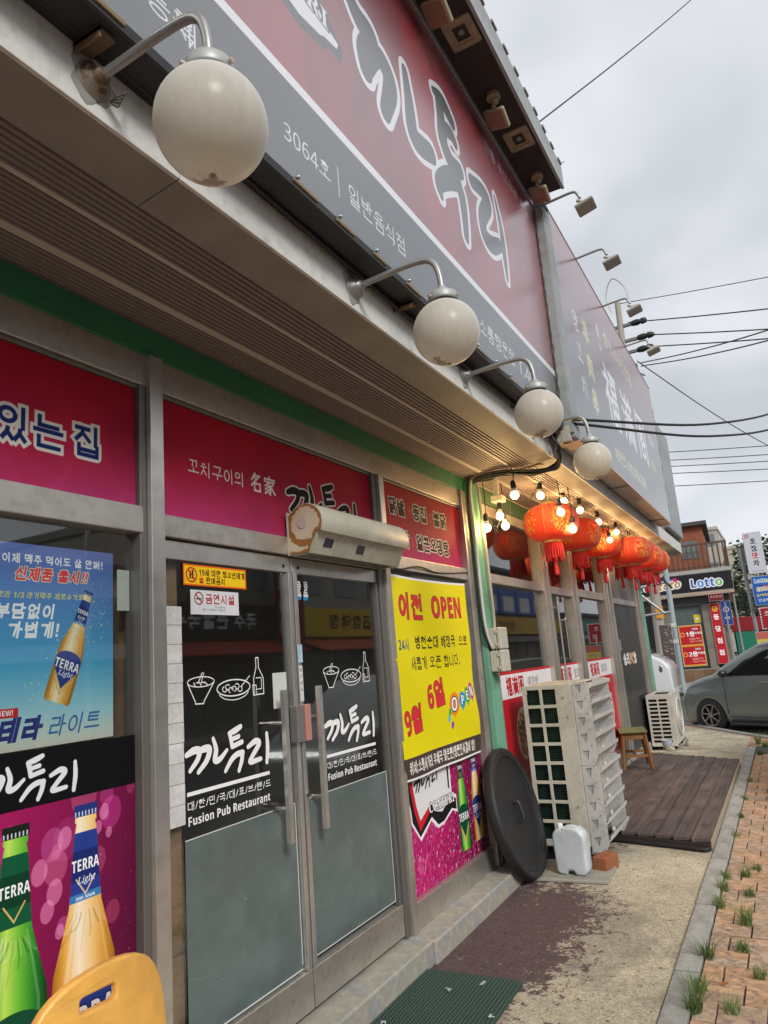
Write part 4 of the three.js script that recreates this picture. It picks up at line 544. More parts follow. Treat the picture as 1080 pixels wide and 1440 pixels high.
{ // yellow banner hung loosely over the window
  const D0 = 3.915, D1 = 5.16, Y0 = 0.925, Y1 = 2.165, g0 = face(D0, D1, Y0, Y1, 0.0, 40), p = g0.attributes.position;
  for (let i = 0; i < p.count; i++) { const u = (-p.getZ(i) - D0) / (D1 - D0), v = (p.getY(i) - Y0) / (Y1 - Y0); p.setX(i, 0.042 + 0.008 * Math.sin(u * 9 + v * 3) * (1 - v * 0.5) + 0.007 * Math.sin(v * 14 + u * 5) * (1 - v) + 0.006 * Math.sin((u + v) * 12) * (1 - v)); p.setY(i, p.getY(i) - 0.012 * Math.sin(u * Math.PI) * v + 0.004 * (u - 0.5)); }
  g0.computeVertexNormals();
  solo('yellow_banner', g0, printM(canvasTex(1200, 1195, (g, w, h) => {
    const P = (d, y) => [((d - D0) / (D1 - D0)) * w, ((Y1 - y) / (Y1 - Y0)) * h]; g.fillStyle = '#e6d80a'; g.fillRect(0, 0, w, h); g.fillStyle = '#e8e8ec'; g.fillRect(0, 0, w, 14); g.fillRect(0, h - 12, w, 12); const yb = P(0, 1.055)[1]; g.fillStyle = '#4a3d38'; g.fillRect(0, yb, w, h - yb - 12);
    const red = { color: '#d8303c', out: '#4a1418', ow: 0.022, w: 0.155 };
    let q = P(4.03, 2.06); text(g, '이전', q[0], q[1], 166, { ...red, sx: 1.0 }); q = P(4.5, 2.06); g.save(); g.translate(q[0], q[1] + 148); g.font = 'bold 200px sans-serif'; const m = g.measureText('OPEN').width; g.scale(530 / m, 0.98); g.lineWidth = 9; g.strokeStyle = '#4a1418'; g.strokeText('OPEN', 0, 0); g.fillStyle = '#d8303c'; g.fillText('OPEN', 0, 0); g.restore();
    q = P(3.975, 1.765); text(g, '24시', q[0], q[1], 74, { color: '#1c4f74', w: 0.13, sx: 0.98 }); q = P(4.235, 1.785); text(g, '병천순대 해장국', q[0], q[1], 84, { color: '#2a2620', w: 0.12, sx: 0.93, round: true }); q = P(4.93, 1.775); text(g, '으로', q[0], q[1], 78, { color: '#2a2620', w: 0.11 }); q = P(4.13, 1.65); text(g, '새롭게 오픈 합니다.', q[0], q[1], 82, { color: '#2a2620', w: 0.1, sx: 0.98 });
    q = P(3.98, 1.35); g.save(); g.translate(q[0], q[1] + 30); g.rotate(-0.1); text(g, '9월', 0, -18, 168, { ...red, sx: 0.9 }); g.restore(); q = P(4.32, 1.47); g.save(); g.translate(q[0], q[1] + 10); g.rotate(-0.1); text(g, '6일', 0, -14, 176, { ...red, sx: 0.95 }); g.restore();
    const bl = [['O', 4.74, 1.31, 0.075, '#f08a1e'], ['P', 4.87, 1.325, 0.055, '#2a9ad0'], ['E', 4.97, 1.35, 0.055, '#5cb030'], ['N', 5.07, 1.37, 0.06, '#d24a9a']]; for (const [c, d, y, s, col] of bl) { const b = P(d, y), U = w / (D1 - D0); g.fillStyle = col; g.beginPath(); g.ellipse(b[0], b[1], s * U, s * U * 1.05, 0, 0, 7); g.fill(); g.beginPath(); g.moveTo(b[0] - 14, b[1] + s * U); g.lineTo(b[0] + 14, b[1] + s * U); g.lineTo(b[0], b[1] + s * U + 26); g.fill(); text(g, c, b[0], b[1] - s * U * 0.75, s * U * 1.5, { color: '#fff', out: '#222a6a', ow: 0.07, center: true }); }
    for (const [d, y, c] of [[4.65, 1.22, '#6ab8e0'], [4.67, 1.26, '#40b060'], [4.7, 1.17, '#8a4ab0']]) { const b = P(d, y); g.fillStyle = c; g.beginPath(); g.ellipse(b[0], b[1], 20, 26, 0.4, 0, 7); g.fill(); }
    q = P(3.975, 1.035); text(g, '위치:소룡사거리 우체국 맞은편(명륜진사갈비 옆)', q[0], q[1], 74, { color: '#ece8e2', w: 0.11, sx: 0.6 });
  }), {}), 'bright yellow moving-notice banner with red headline hung over the window', 'banner');
}
// stickers on the doors
solo('age_limit_sticker', face(2.207, 2.608, 2.0, 2.09, 0.001), printM(canvasTex(512, 116, (g) => { g.fillStyle = '#e8641e'; g.fillRect(0, 0, 512, 116); g.fillStyle = '#f2c81a'; g.fillRect(9, 9, 494, 98); g.strokeStyle = '#c02020'; g.lineWidth = 9; g.beginPath(); g.arc(62, 58, 38, 0, 7); g.stroke(); g.fillStyle = '#333'; g.fillRect(46, 36, 12, 44); g.fillRect(64, 30, 14, 50); g.beginPath(); g.moveTo(36, 30); g.lineTo(90, 86); g.stroke(); text(g, '19세 미만 청소년에게', 118, 20, 40, { color: '#3a1a14', w: 0.13, sx: 0.92 }); text(g, '술', 118, 64, 38, { color: '#c02020', w: 0.13 }); text(g, '판매금지', 172, 64, 38, { color: '#3a1a14', w: 0.13 }); })), 'yellow and orange age limit sticker at the top of the left door', 'sticker');
solo('no_smoking_sticker', face(2.246, 2.55, 1.88, 1.983, 0.001), printM(canvasTex(512, 174, (g) => { g.fillStyle = '#d6d9dc'; g.fillRect(0, 0, 512, 174); g.strokeStyle = '#9a3038'; g.lineWidth = 10; g.beginPath(); g.arc(84, 60, 42, 0, 7); g.stroke(); g.beginPath(); g.moveTo(54, 30); g.lineTo(114, 90); g.stroke(); g.fillStyle = '#333'; g.fillRect(56, 58, 56, 10); text(g, '금연시설', 150, 22, 76, { color: '#a82e38', w: 0.13 }); g.fillStyle = '#555'; g.font = '20px sans-serif'; g.fillText('No smoking', 250, 124); text(g, '흡연 시 과태료가 부과됩니다', 120, 130, 18, { color: '#666', w: 0.1 }); })), 'white no smoking sticker below the yellow one on the left door', 'sticker');
solo('torn_sticker', face(2.772, 2.88, 1.452, 1.615, 0.001), M([0.6, 0.64, 0.6], 0.8), 'pale blank peeled sticker beside the left door handle', 'sticker');
solo('pull_sign', face(2.955, 2.985, 1.47, 1.64, 0.024), printM(canvasTex(64, 360, (g) => { g.fillStyle = '#d8d9d6'; g.fillRect(0, 0, 64, 360); [...'당기세요'].forEach((c, i) => text(g, c, 12, 22 + i * 66, 40, { color: '#222', w: 0.11 })); g.strokeStyle = '#333'; g.strokeRect(14, 296, 36, 44); })), 'narrow white sticker with vertical black letters between the door handles', 'sticker');
solo('blue_tag', face(2.952, 2.992, 1.655, 1.742, 0.024), printM(canvasTex(64, 140, (g) => { g.fillStyle = '#a8c4d2'; g.fillRect(0, 0, 64, 140); const r = mulberry(2); for (let i = 0; i < 60; i++) { g.fillStyle = r() > 0.5 ? '#4a90b8' : '#dfe6ea'; g.fillRect(r() * 60, r() * 136, 8 * r(), 10 * r()); } })), 'small worn pale blue sticker above the vertical white one', 'sticker');
for (const [d, n] of [[3.0, 'ragged white and blue sticker high on the right door, next to its stile'], [3.06, 'second ragged white and blue sticker high on the right door, further from the stile']]) solo('ragged_sticker', (() => { const s = new THREE.Shape(); [[0, 0], [0.036, 0.004], [0.044, 0.02], [0.034, 0.05], [0.042, 0.075], [0.036, 0.1], [0.008, 0.098], [0.012, 0.06], [0.002, 0.03]].forEach((p, i) => (i ? s.lineTo(...p) : s.moveTo(...p))); const g = new THREE.ShapeGeometry(s); g.rotateY(Math.PI / 2); g.translate(0.001, 1.965, -d); const uv = g.attributes.uv; for (let i = 0; i < uv.count; i++) uv.setXY(i, uv.getX(i) / 0.045, uv.getY(i) / 0.1); return g; })(), printM(canvasTex(64, 140, (g) => { g.fillStyle = '#d4dade'; g.fillRect(0, 0, 64, 140); g.fillStyle = '#2a88c0'; g.fillRect(0, 112, 64, 28); g.fillStyle = '#444'; for (let i = 0; i < 5; i++) g.fillRect(14 + (i % 2) * 8, 14 + i * 18, 28, 6); })), n, 'sticker', 'ragged stickers on the right door');
// ---------------------------------------------------------------- globe lamps on the canopy fascia
{
  const opal = M([0.95, 0.91, 0.81], 0.8, 0, { transmission: 0.55, thickness: 0, clearcoat: 0.7, clearcoatRoughness: 0.3, map: dataTex(512, 256, (x, y) => { const v = y / 256, th = (1 - v) * Math.PI, ph = (x / 512) * 6.2832, X = Math.sin(th) * Math.cos(ph), Z = Math.sin(th) * Math.sin(ph), n = fbm(X * 7 + 20, Z * 7 + 20, 5), pink = smooth(1 - v, 0.66, 0.95), spot = v < 0.4 ? smooth(n + 0.55 * (1 - smooth(Math.hypot(X - 0.2, Z + 0.12), 0.05, 0.42)), 0.72, 1.0) : 0; const k = 236 + 16 * (n - 0.5); return [k - 75 * spot, k - 12 * pink * n - 82 * spot, k - 20 * pink * n - 86 * spot].map((q) => clamp(q, 0, 255)); }) });
  const rusty = M([0.42, 0.39, 0.35], 0.6, 0.4, { map: dataTex(128, 128, (x, y) => { const n = smooth(fbm(x / 20, y / 20, 5), 0.45, 0.6); return [lerp(200, 150, n), lerp(195, 115, n), lerp(185, 80, n)]; }) }), wireM = M([0.12, 0.1, 0.08], 0.6);
  for (const [i, d] of [1.09, 2.39, 3.58, 4.8].entries()) {
    const n = ['cream globe lamp with stained rusty mount, beneath the registration number on the sign', 'cream globe lamp above the end of the door, second along the fascia', 'cream globe lamp beside the phone number on the sign, third along the fascia', 'cream globe lamp at the cable box, last along the fascia'][i];
    const l = thing('globe_lamp', n, 'lamp', [0.804, 3.15, -d], 0, 'globe lamps along the canopy');
    const flange = lathe([[0.001, 0.045], [0.02, 0.045], [0.024, 0.03], [0.036, 0.018], [0.045, 0.008], [0.052, 0.006], [0.055, 0]], 28); flange.rotateZ(-Math.PI / 2); part('wall_flange', flange, i ? galv : rusty, l);
    const seal = lathe([[0.04, 0.005], [0.062, 0.004], [0.07, 0]], 28); { const p = seal.attributes.position; for (let k = 0; k < p.count; k++) { const a = Math.atan2(p.getZ(k), p.getX(k)), f = 1 + 0.16 * Math.sin(a * 3 + i) + 0.1 * Math.sin(a * 7); p.setX(k, p.getX(k) * f); p.setZ(k, p.getZ(k) * f); } } seal.rotateZ(-Math.PI / 2); part('sealant', seal, M([0.3, 0.29, 0.27], 0.8), l);
    part('arm', tube([V(0.02, 0, 0), V(0.12, 0.005, 0), V(0.25, 0.012, 0), V(0.335, 0.005, 0), V(0.372, -0.025, 0), V(0.388, -0.08, 0), V(0.392, -0.14, 0)], 0.0125, 60, 12), galv, l);
    const cap = lathe([[0.016, 0.03], [0.02, 0.012], [0.044, 0.004], [0.056, -0.004], [0.058, -0.03], [0.052, -0.034]], 28); cap.translate(0.392, -0.158, 0); part('cap', cap, M([0.42, 0.43, 0.42], 0.5, 0.3), l);
    part('cap_screws', merge([0, 2.1, 4.2].map((a) => rod(V(0.392 + 0.054 * Math.cos(a), -0.178, 0.054 * Math.sin(a)), V(0.392 + 0.068 * Math.cos(a), -0.178, 0.068 * Math.sin(a)), 0.006))), M([0.5, 0.45, 0.35], 0.5, 0.4), l);
    const b = new THREE.SphereGeometry(0.127, 48, 32); b.rotateY(1.2 * i); b.translate(0.392, -0.318, 0); part('globe', b, opal, l); const nub = new THREE.SphereGeometry(0.007, 10, 8); nub.translate(0.392, -0.444, 0); part('drain_stub', nub, M([0.3, 0.27, 0.24], 0.5), l);
    if (!i) part('loose_wires', merge([0, 1, 2, 3].map((k) => tube([V(0.01, -0.03, -0.045), V(0.03 + 0.008 * k, -0.05 + 0.01 * k, -0.055), V(0.05 - 0.004 * k, -0.02 + 0.012 * k, -0.058 - 0.008 * k)], 0.002, 14, 5))), wireM, l);
  }
}
// air curtain over the door
{
  const a = thing('air_curtain', 'cream air curtain unit with rust-edged end plate above the double door', 'air curtain', [0, 0, -0.11]), cream = M([0.56, 0.54, 0.47], 0.5, 0, { map: dataTex(256, 256, (x, y) => { const n = fbm(x / 50, y / 50, 5), s = h2(x, y), top = smooth(n + 0.3 * (s - 0.5), 0.5, 0.8); const k = 240 - 32 * top; return [k, k, k * 0.97]; }) });
  const prof = new THREE.Shape(); prof.moveTo(0.035, 2.185); prof.lineTo(0.15, 2.185); prof.lineTo(0.2, 2.285); prof.absarc(0.135, 2.33, 0.1, -0.45, 2.2, false); prof.lineTo(0.035, 2.38); prof.closePath();
  const g = extr(prof, 0.93, 0.004); g.translate(0, 0, -3.745); part('casing', metreUV(toCreasedNormals(g, 0.5)), cream, a);
  const e = extr(prof, 0.004); e.translate(0, 0, -2.808); part('end_plate', metreUV(e), M([0.66, 0.62, 0.56], 0.6, 0, { map: rep(dataTex(256, 256, (x, y) => { const X = (x / 256) * 0.25, v = y / 256, Y = (v < 0.7 ? 2.25 : 2) + v * 0.25, n = fbm(x / 14 + 3, y / 14, 5), ed = Math.min(Math.abs(0.1 - Math.hypot(X - 0.135, Y - 2.33)), Math.abs(Y - 2.187) + 0.004, Y < 2.3 ? Math.abs(X - 0.15 - (Y - 2.185) * 0.5) : 1), r = smooth(n * 0.6 + 0.5 * (1 - smooth(ed, 0.002, 0.03)), 0.5, 0.62); return [lerp(225, 168, r), lerp(216, 118, r), lerp(200, 62, r)]; }), 4) }), a);
  const gr = new THREE.Shape(); gr.absarc(0, 0, 0.028, 0, 7); const c = new THREE.CylinderGeometry(0.028, 0.028, 0.004, 24); c.rotateX(Math.PI / 2); c.translate(0.12, 2.335, -2.802); part('end_badge', c, M([0.45, 0.36, 0.32], 0.6), a);
  part('back_plate', bx(0.03, 0.036, 2.18, 2.4, 2.795, 3.76), cream, a); part('seam', bx(0.2, 0.206, 2.282, 2.288, 2.82, 3.74), steelDark, a);
  const slope = (d0, d1, t0, t1) => { const p = (t) => [0.15 + 0.05 * t, 2.185 + 0.1 * t]; const q = new THREE.Shape(); const A = p(t0), B = p(t1); q.moveTo(A[0], A[1]); q.lineTo(B[0], B[1]); q.lineTo(B[0] + 0.006, B[1] - 0.003); q.lineTo(A[0] + 0.006, A[1] - 0.003); const gg = extr(q, d1 - d0); gg.translate(0.0, 0, -d1); return gg; };
  part('switch_plate', slope(2.9, 2.98, 0.35, 0.75), M([0.03, 0.035, 0.06], 0.4), a); part('maker_badge', slope(3.22, 3.3, 0.3, 0.72), M([0.04, 0.04, 0.05], 0.3), a);
  part('outlet_grille', merge(Array.from({ length: 14 }, (_, i) => bx(0.05, 0.14, 2.178, 2.184, 2.85 + i * 0.062, 2.89 + i * 0.062))), steelDark, a);
  solo('power_lead', tube([V(0.06, 2.2, -3.86), V(0.05, 2.21, -3.95), V(0.045, 2.2, -4.1), V(0.05, 2.235, -4.35), V(0.04, 2.22, -4.7), V(0.04, 2.26, -5.25)], 0.006, 50), cable, 'thin black lead from the air curtain along the transom rail', 'cable');
}
// conduits, boxes and cables at the mint corner post
{
  const pipe = M([0.5, 0.5, 0.42], 0.55, 0, { map: rep(dirt, 3) }), pale = M([0.6, 0.6, 0.58], 0.5);
  solo('conduit', tube([V(0.1, 3.04, -5.5), V(0.1, 2.9, -5.53), V(0.105, 2.4, -5.54), V(0.105, 1.95, -5.55), V(0.1, 1.82, -5.55)], 0.014, 50, 8), pipe, 'cream conduit running down the mint post into the upper junction box', 'conduit');
  solo('conduit', tube([V(0.09, 3.02, -5.4), V(0.085, 2.9, -5.37), V(0.085, 2.45, -5.375), V(0.085, 1.95, -5.38), V(0.09, 1.78, -5.4), V(0.1, 1.68, -5.44), V(0.1, 1.64, -5.48)], 0.012, 60, 8), pale, 'grey conduit curving down beside the mint post into the lower junction box', 'conduit');
  solo('cable', tube([V(0.08, 3.03, -5.36), V(0.07, 2.8, -5.34), V(0.07, 2.2, -5.35), V(0.075, 1.85, -5.36), V(0.09, 1.7, -5.41), V(0.1, 1.64, -5.46)], 0.009, 60, 6), cable, 'black cable following the grey conduit down the mint post', 'cable');
  const bm = M([0.6, 0.59, 0.5], 0.45, 0, { map: rep(grain, 3) });
  for (const [y, n] of [[1.74, 'upper cream junction box on the mint post'], [1.565, 'lower cream junction box on the mint post']]) { const b = thing('junction_box', n, 'junction box', [0.076, y, -5.52], 0, 'junction boxes on the mint post'); part('body', (() => { const g = new RoundedBoxGeometry(0.07, 0.16, 0.16, 3, 0.008); g.translate(0.036, 0, 0); return g; })(), bm, b); part('lid', (() => { const g = new RoundedBoxGeometry(0.035, 0.17, 0.17, 3, 0.012); g.translate(0.092, 0, 0); return g; })(), bm, b); part('catches', merge([-0.05, 0.05].map((q) => bx(0.066, 0.082, q - 0.012, q + 0.012, -0.09, -0.078, 0.002))), bm, b); }
  // bundle under the soffit, over to the fascia
  const bun = thing('cable_bundle', 'thick bundle of black cables across the soffit at the lantern end', 'cables');
  for (let k = 0; k < 5; k++) part('cable', tube([V(0.06, 3.0 + 0.01 * k, -5.46 - 0.008 * k), V(0.16 + 0.02 * k, 3.035 - 0.006 * k, -5.38 - 0.015 * k), V(0.38, 3.03 - 0.012 * (k % 3), -5.32 - 0.02 * k), V(0.6, 3.0 - 0.02 * (k % 2), -5.36 - 0.03 * k), V(0.78, 2.98 + 0.01 * k, -5.42), V(0.84, 3.03 + 0.01 * k, -5.38), V(0.85, 3.14, -5.3), V(0.86, 3.2, -5.24)], 0.008 + 0.004 * (k % 3), 70, 6), cable, bun);
  for (let k = 0; k < 4; k++) part('loose_cable', tube([V(0.3 + 0.1 * k, 3.02, -5.35), V(0.38 + 0.1 * k, 2.99 + 0.01 * k, -5.3), V(0.48 + 0.08 * k, 3.02, -5.34)], 0.004, 20, 5), cable, bun);
  const cb = thing('cable_box', 'pinkish open junction box with cables behind the last globe lamp', 'junction box'); part('box', bx(0.86, 0.97, 3.14, 3.26, 5.26, 5.42, 0.004), M([0.5, 0.46, 0.4], 0.6, 0, { map: rep(dirt, 4) }), cb); part('flap', bx(0.9, 1.03, 3.128, 3.138, 5.3, 5.5, 0.003), M([0.5, 0.3, 0.22], 0.6), cb);
  part('cable_loops', merge([0, 1, 2].map((k) => tube([V(0.83, 3.22 - 0.02 * k, -5.15 - 0.03 * k), V(0.87, 3.15, -5.12 - 0.04 * k), V(0.88, 3.08 + 0.02 * k, -5.18), V(0.84, 3.12, -5.25)], 0.008, 30, 6))), cable, cb);
  solo('cable', tube([V(0.83, 3.235, -0.5), V(0.83, 3.225, -1.3), V(0.828, 3.21, -2.1), V(0.83, 3.2, -2.9), V(0.828, 3.19, -3.6), V(0.83, 3.205, -4.4), V(0.84, 3.2, -5.15)], 0.011, 80, 6), cable, 'black cable lying along the gap between canopy fascia and sign', 'cable');
  solo('fixture', merge([bx(0.16, 0.26, 2.86, 2.92, 5.62, 5.74, 0.012), bx(0.18, 0.22, 2.92, 3.05, 5.66, 5.7)]), M([0.6, 0.56, 0.45], 0.5), 'small cream box fixture on a stem under the soffit beside the mint post', 'fixture');
}
// string of bulbs
{
  const bulbs = [[0.45, 2.83, 5.38], [0.45, 2.95, 6.12], [0.5, 2.985, 6.72], [0.55, 2.95, 7.13], [0.55, 2.94, 7.95], [0.6, 2.78, 6.16], [0.62, 2.66, 6.43], [0.55, 2.94, 8.9], [0.5, 2.83, 8.7], [0.55, 2.93, 9.77], [0.6, 2.8, 9.84], [0.55, 2.94, 10.52], [0.55, 2.88, 11.06], [0.5, 2.82, 12.07], [0.2, 2.75, 5.7], [0.15, 2.63, 5.5], [0.2, 2.68, 5.82]];
  const glow = new THREE.MeshPhysicalMaterial({ color: new THREE.Color(1, 0.95, 0.85), roughness: 0.4, emissive: new THREE.Color(1, 0.8, 0.48), emissiveIntensity: 2.2 });
  const sock = M([0.016, 0.016, 0.017], 0.5), neckM = M([0.6, 0.6, 0.58], 0.35);
  const proto = thing('festoon_bulb', '', 'light bulb', [0, 0, 0], 0, 'bulbs of the light string'); part('glass', lathe([[0.001, -0.03], [0.016, -0.026], [0.027, -0.012], [0.03, 0.002], [0.026, 0.016], [0.017, 0.026]], 20), glow, proto); part('neck', lathe([[0.018, 0.024], [0.0165, 0.05], [0.014, 0.052]], 18), neckM, proto); part('socket', lathe([[0.0165, 0.046], [0.018, 0.05], [0.018, 0.085], [0.01, 0.1], [0.001, 0.102]], 16), sock, proto);
  bulbs.forEach(([x, y, d], i) => {
    const b = i ? dup(proto, [x, y, -d], 0) : proto; if (!i) b.position.set(x, y, -d); b.rotation.z = R(-0.12, 0.12); b.scale.setScalar(1.2);
    b.userData.label = 'lit round bulb in a black socket hanging from the light string by the lanterns';
    const L = new THREE.PointLight(new THREE.Color(1, 0.62, 0.24), 0.22, 0, 2); L.position.set(x, y - 0.002, -d); L.shadow.radius = 1; L.castShadow = true; L.name = 'bulb_light'; scene.add(L);
  });
  const st = thing('light_string', 'black wire of the light string drooping along the canopy above the lanterns', 'wire'), top = bulbs.map(([x, y, d]) => V(x, y + 0.1, -d));
  for (let i = 0; i < top.length; i++) part('drop_wire', tube([top[i], V(top[i].x + 0.01, (top[i].y + 3.05) / 2, top[i].z + 0.012), V(top[i].x, 3.055, top[i].z)], 0.004, 10, 5), cable, st);
  const order = [14, 15, 16, 0, 1, 5, 6, 2, 3, 4, 8, 7, 9, 10, 11, 12, 13]; for (let k = 0; k < order.length - 1; k++) { const a = top[order[k]], b = top[order[k + 1]], m = a.clone().lerp(b, 0.5); m.y = Math.min(a.y, b.y) + 0.02 - 0.1; if (m.y > 3) m.y = 2.98; part('wire', tube([a, V(a.x * 0.7 + b.x * 0.3, (a.y + m.y) / 2 + 0.0, a.z * 0.75 + b.z * 0.25), m, V(a.x * 0.3 + b.x * 0.7, (b.y + m.y) / 2, a.z * 0.25 + b.z * 0.75), b], 0.0035, 24, 5), cable, st); }
}
// red lanterns
{
  const fab = new THREE.MeshPhysicalMaterial({ color: 0xffffff, roughness: 0.85, transmission: 0.5, thickness: 0, side: THREE.DoubleSide, map: canvasTex(1024, 256, (g, w, h) => { g.fillStyle = '#e4481c'; g.fillRect(0, 0, w, h); const r = mulberry(6); for (let f = 0; f < 4; f++) { const cx = (f + 0.5) * 256, cy = 128; for (let i = 0; i < 130; i++) { const a = r() * 6.28, q = Math.sqrt(r()) * 78; g.fillStyle = ['#e8b93a', '#d79a24', '#f4d26a'][i % 3]; g.globalAlpha = 0.75; g.beginPath(); g.ellipse(cx + Math.cos(a) * q, cy + Math.sin(a) * q * 0.9, 4 + 5 * r(), 3 + 3 * r(), a, 0, 7); g.fill(); } } g.globalAlpha = 1; for (let i = 0; i < 16; i++) { g.fillStyle = '#d8a83a'; g.fillRect(i * 64, 0, 2, h); } }) });
  const gold = M([0.62, 0.45, 0.16], 0.4, 0.4), redC = M([0.42, 0.012, 0.014], 0.8), redD = M([0.5, 0.02, 0.02], 0.75);
  const mk = () => {
    const l = thing('paper_lantern', '', 'lantern', [0, 0, 0], 0, 'red lanterns under the canopy'), prof = []; for (let i = 0; i <= 24; i++) { const t = (i / 24) * Math.PI, s = Math.sin(t); prof.push([0.075 + 0.165 * Math.pow(s, 0.72), 0.155 * Math.cos(t) * -1]); }
    const g = new THREE.LatheGeometry(prof.map((p) => new THREE.Vector2(...p)), 96), p = g.attributes.position; for (let i = 0; i < p.count; i++) { const a = Math.atan2(p.getZ(i), p.getX(i)), rr = Math.hypot(p.getX(i), p.getZ(i)), f = 1 - 0.035 * Math.abs(Math.sin(a * 8)) ** 0.6 * ((rr - 0.07) / 0.17); p.setX(i, p.getX(i) * f); p.setZ(i, p.getZ(i) * f); } g.computeVertexNormals(); part('shade', g, fab, l);
    part('top_ring', lathe([[0.05, 0.15], [0.078, 0.15], [0.08, 0.178], [0.06, 0.18], [0.05, 0.165]], 28), gold, l); part('bottom_ring', lathe([[0.05, -0.15], [0.08, -0.15], [0.082, -0.178], [0.06, -0.18]], 28), gold, l);
    const fr = []; for (let i = 0; i < 46; i++) { const a = (i / 46) * 6.283, len = 0.15 + 0.02 * Math.sin(i * 5.1); fr.push(rod(V(0.074 * Math.cos(a), -0.178, 0.074 * Math.sin(a)), V((0.078 + 0.012 * Math.sin(i * 3)) * Math.cos(a), -0.178 - len, (0.078 + 0.012 * Math.sin(i * 3)) * Math.sin(a)), 0.0042, 0.0048, 5)); } part('fringe', merge(fr), redC, l);
    part('tassel', merge([rod(V(0, -0.17, 0), V(0, -0.3, 0), 0.003), lathe([[0.001, -0.29], [0.012, -0.298], [0.014, -0.312], [0.01, -0.32], [0.014, -0.33], [0.02, -0.42], [0.021, -0.46], [0.001, -0.462]], 14)]), redD, l); part('tassel_knot', lathe([[0.001, -0.285], [0.0125, -0.293], [0.0145, -0.305], [0.0115, -0.317], [0.001, -0.319]], 14), gold, l);
    part('hanger', rod(V(0, 0.17, 0), V(0, 0.32, 0), 0.003), M([0.7, 0.65, 0.5], 0.5), l); return l;
  };
  const proto = mk(); [[0.4, 2.77, 6.54], [0.34, 2.81, 7.78], [0.32, 2.85, 9.04], [0.22, 2.88, 10.68], [0.62, 2.74, 9.33], [0.6, 2.76, 10.36], [0.56, 2.79, 11.35]].forEach(([x, y, d], i) => {
    const l = i ? dup(proto, [x, y, -d], 0.4 * i) : proto; if (!i) l.position.set(x, y, -d); l.rotation.z = R(-0.06, 0.06); l.scale.setScalar(1.06);
    l.userData.label = ['red and gold lantern hanging closest to the mint post', 'second red and gold lantern from the mint post, against the glass', 'third red and gold lantern from the mint post, above the sliding door', 'red and gold lantern half hidden by the others in front of the jamb', 'red and gold lantern nearer the canopy edge, before the dark door', 'red and gold lantern over the stool, sixth from the mint post', 'red and gold lantern at the far end, last from the mint post'][i];
  });
}
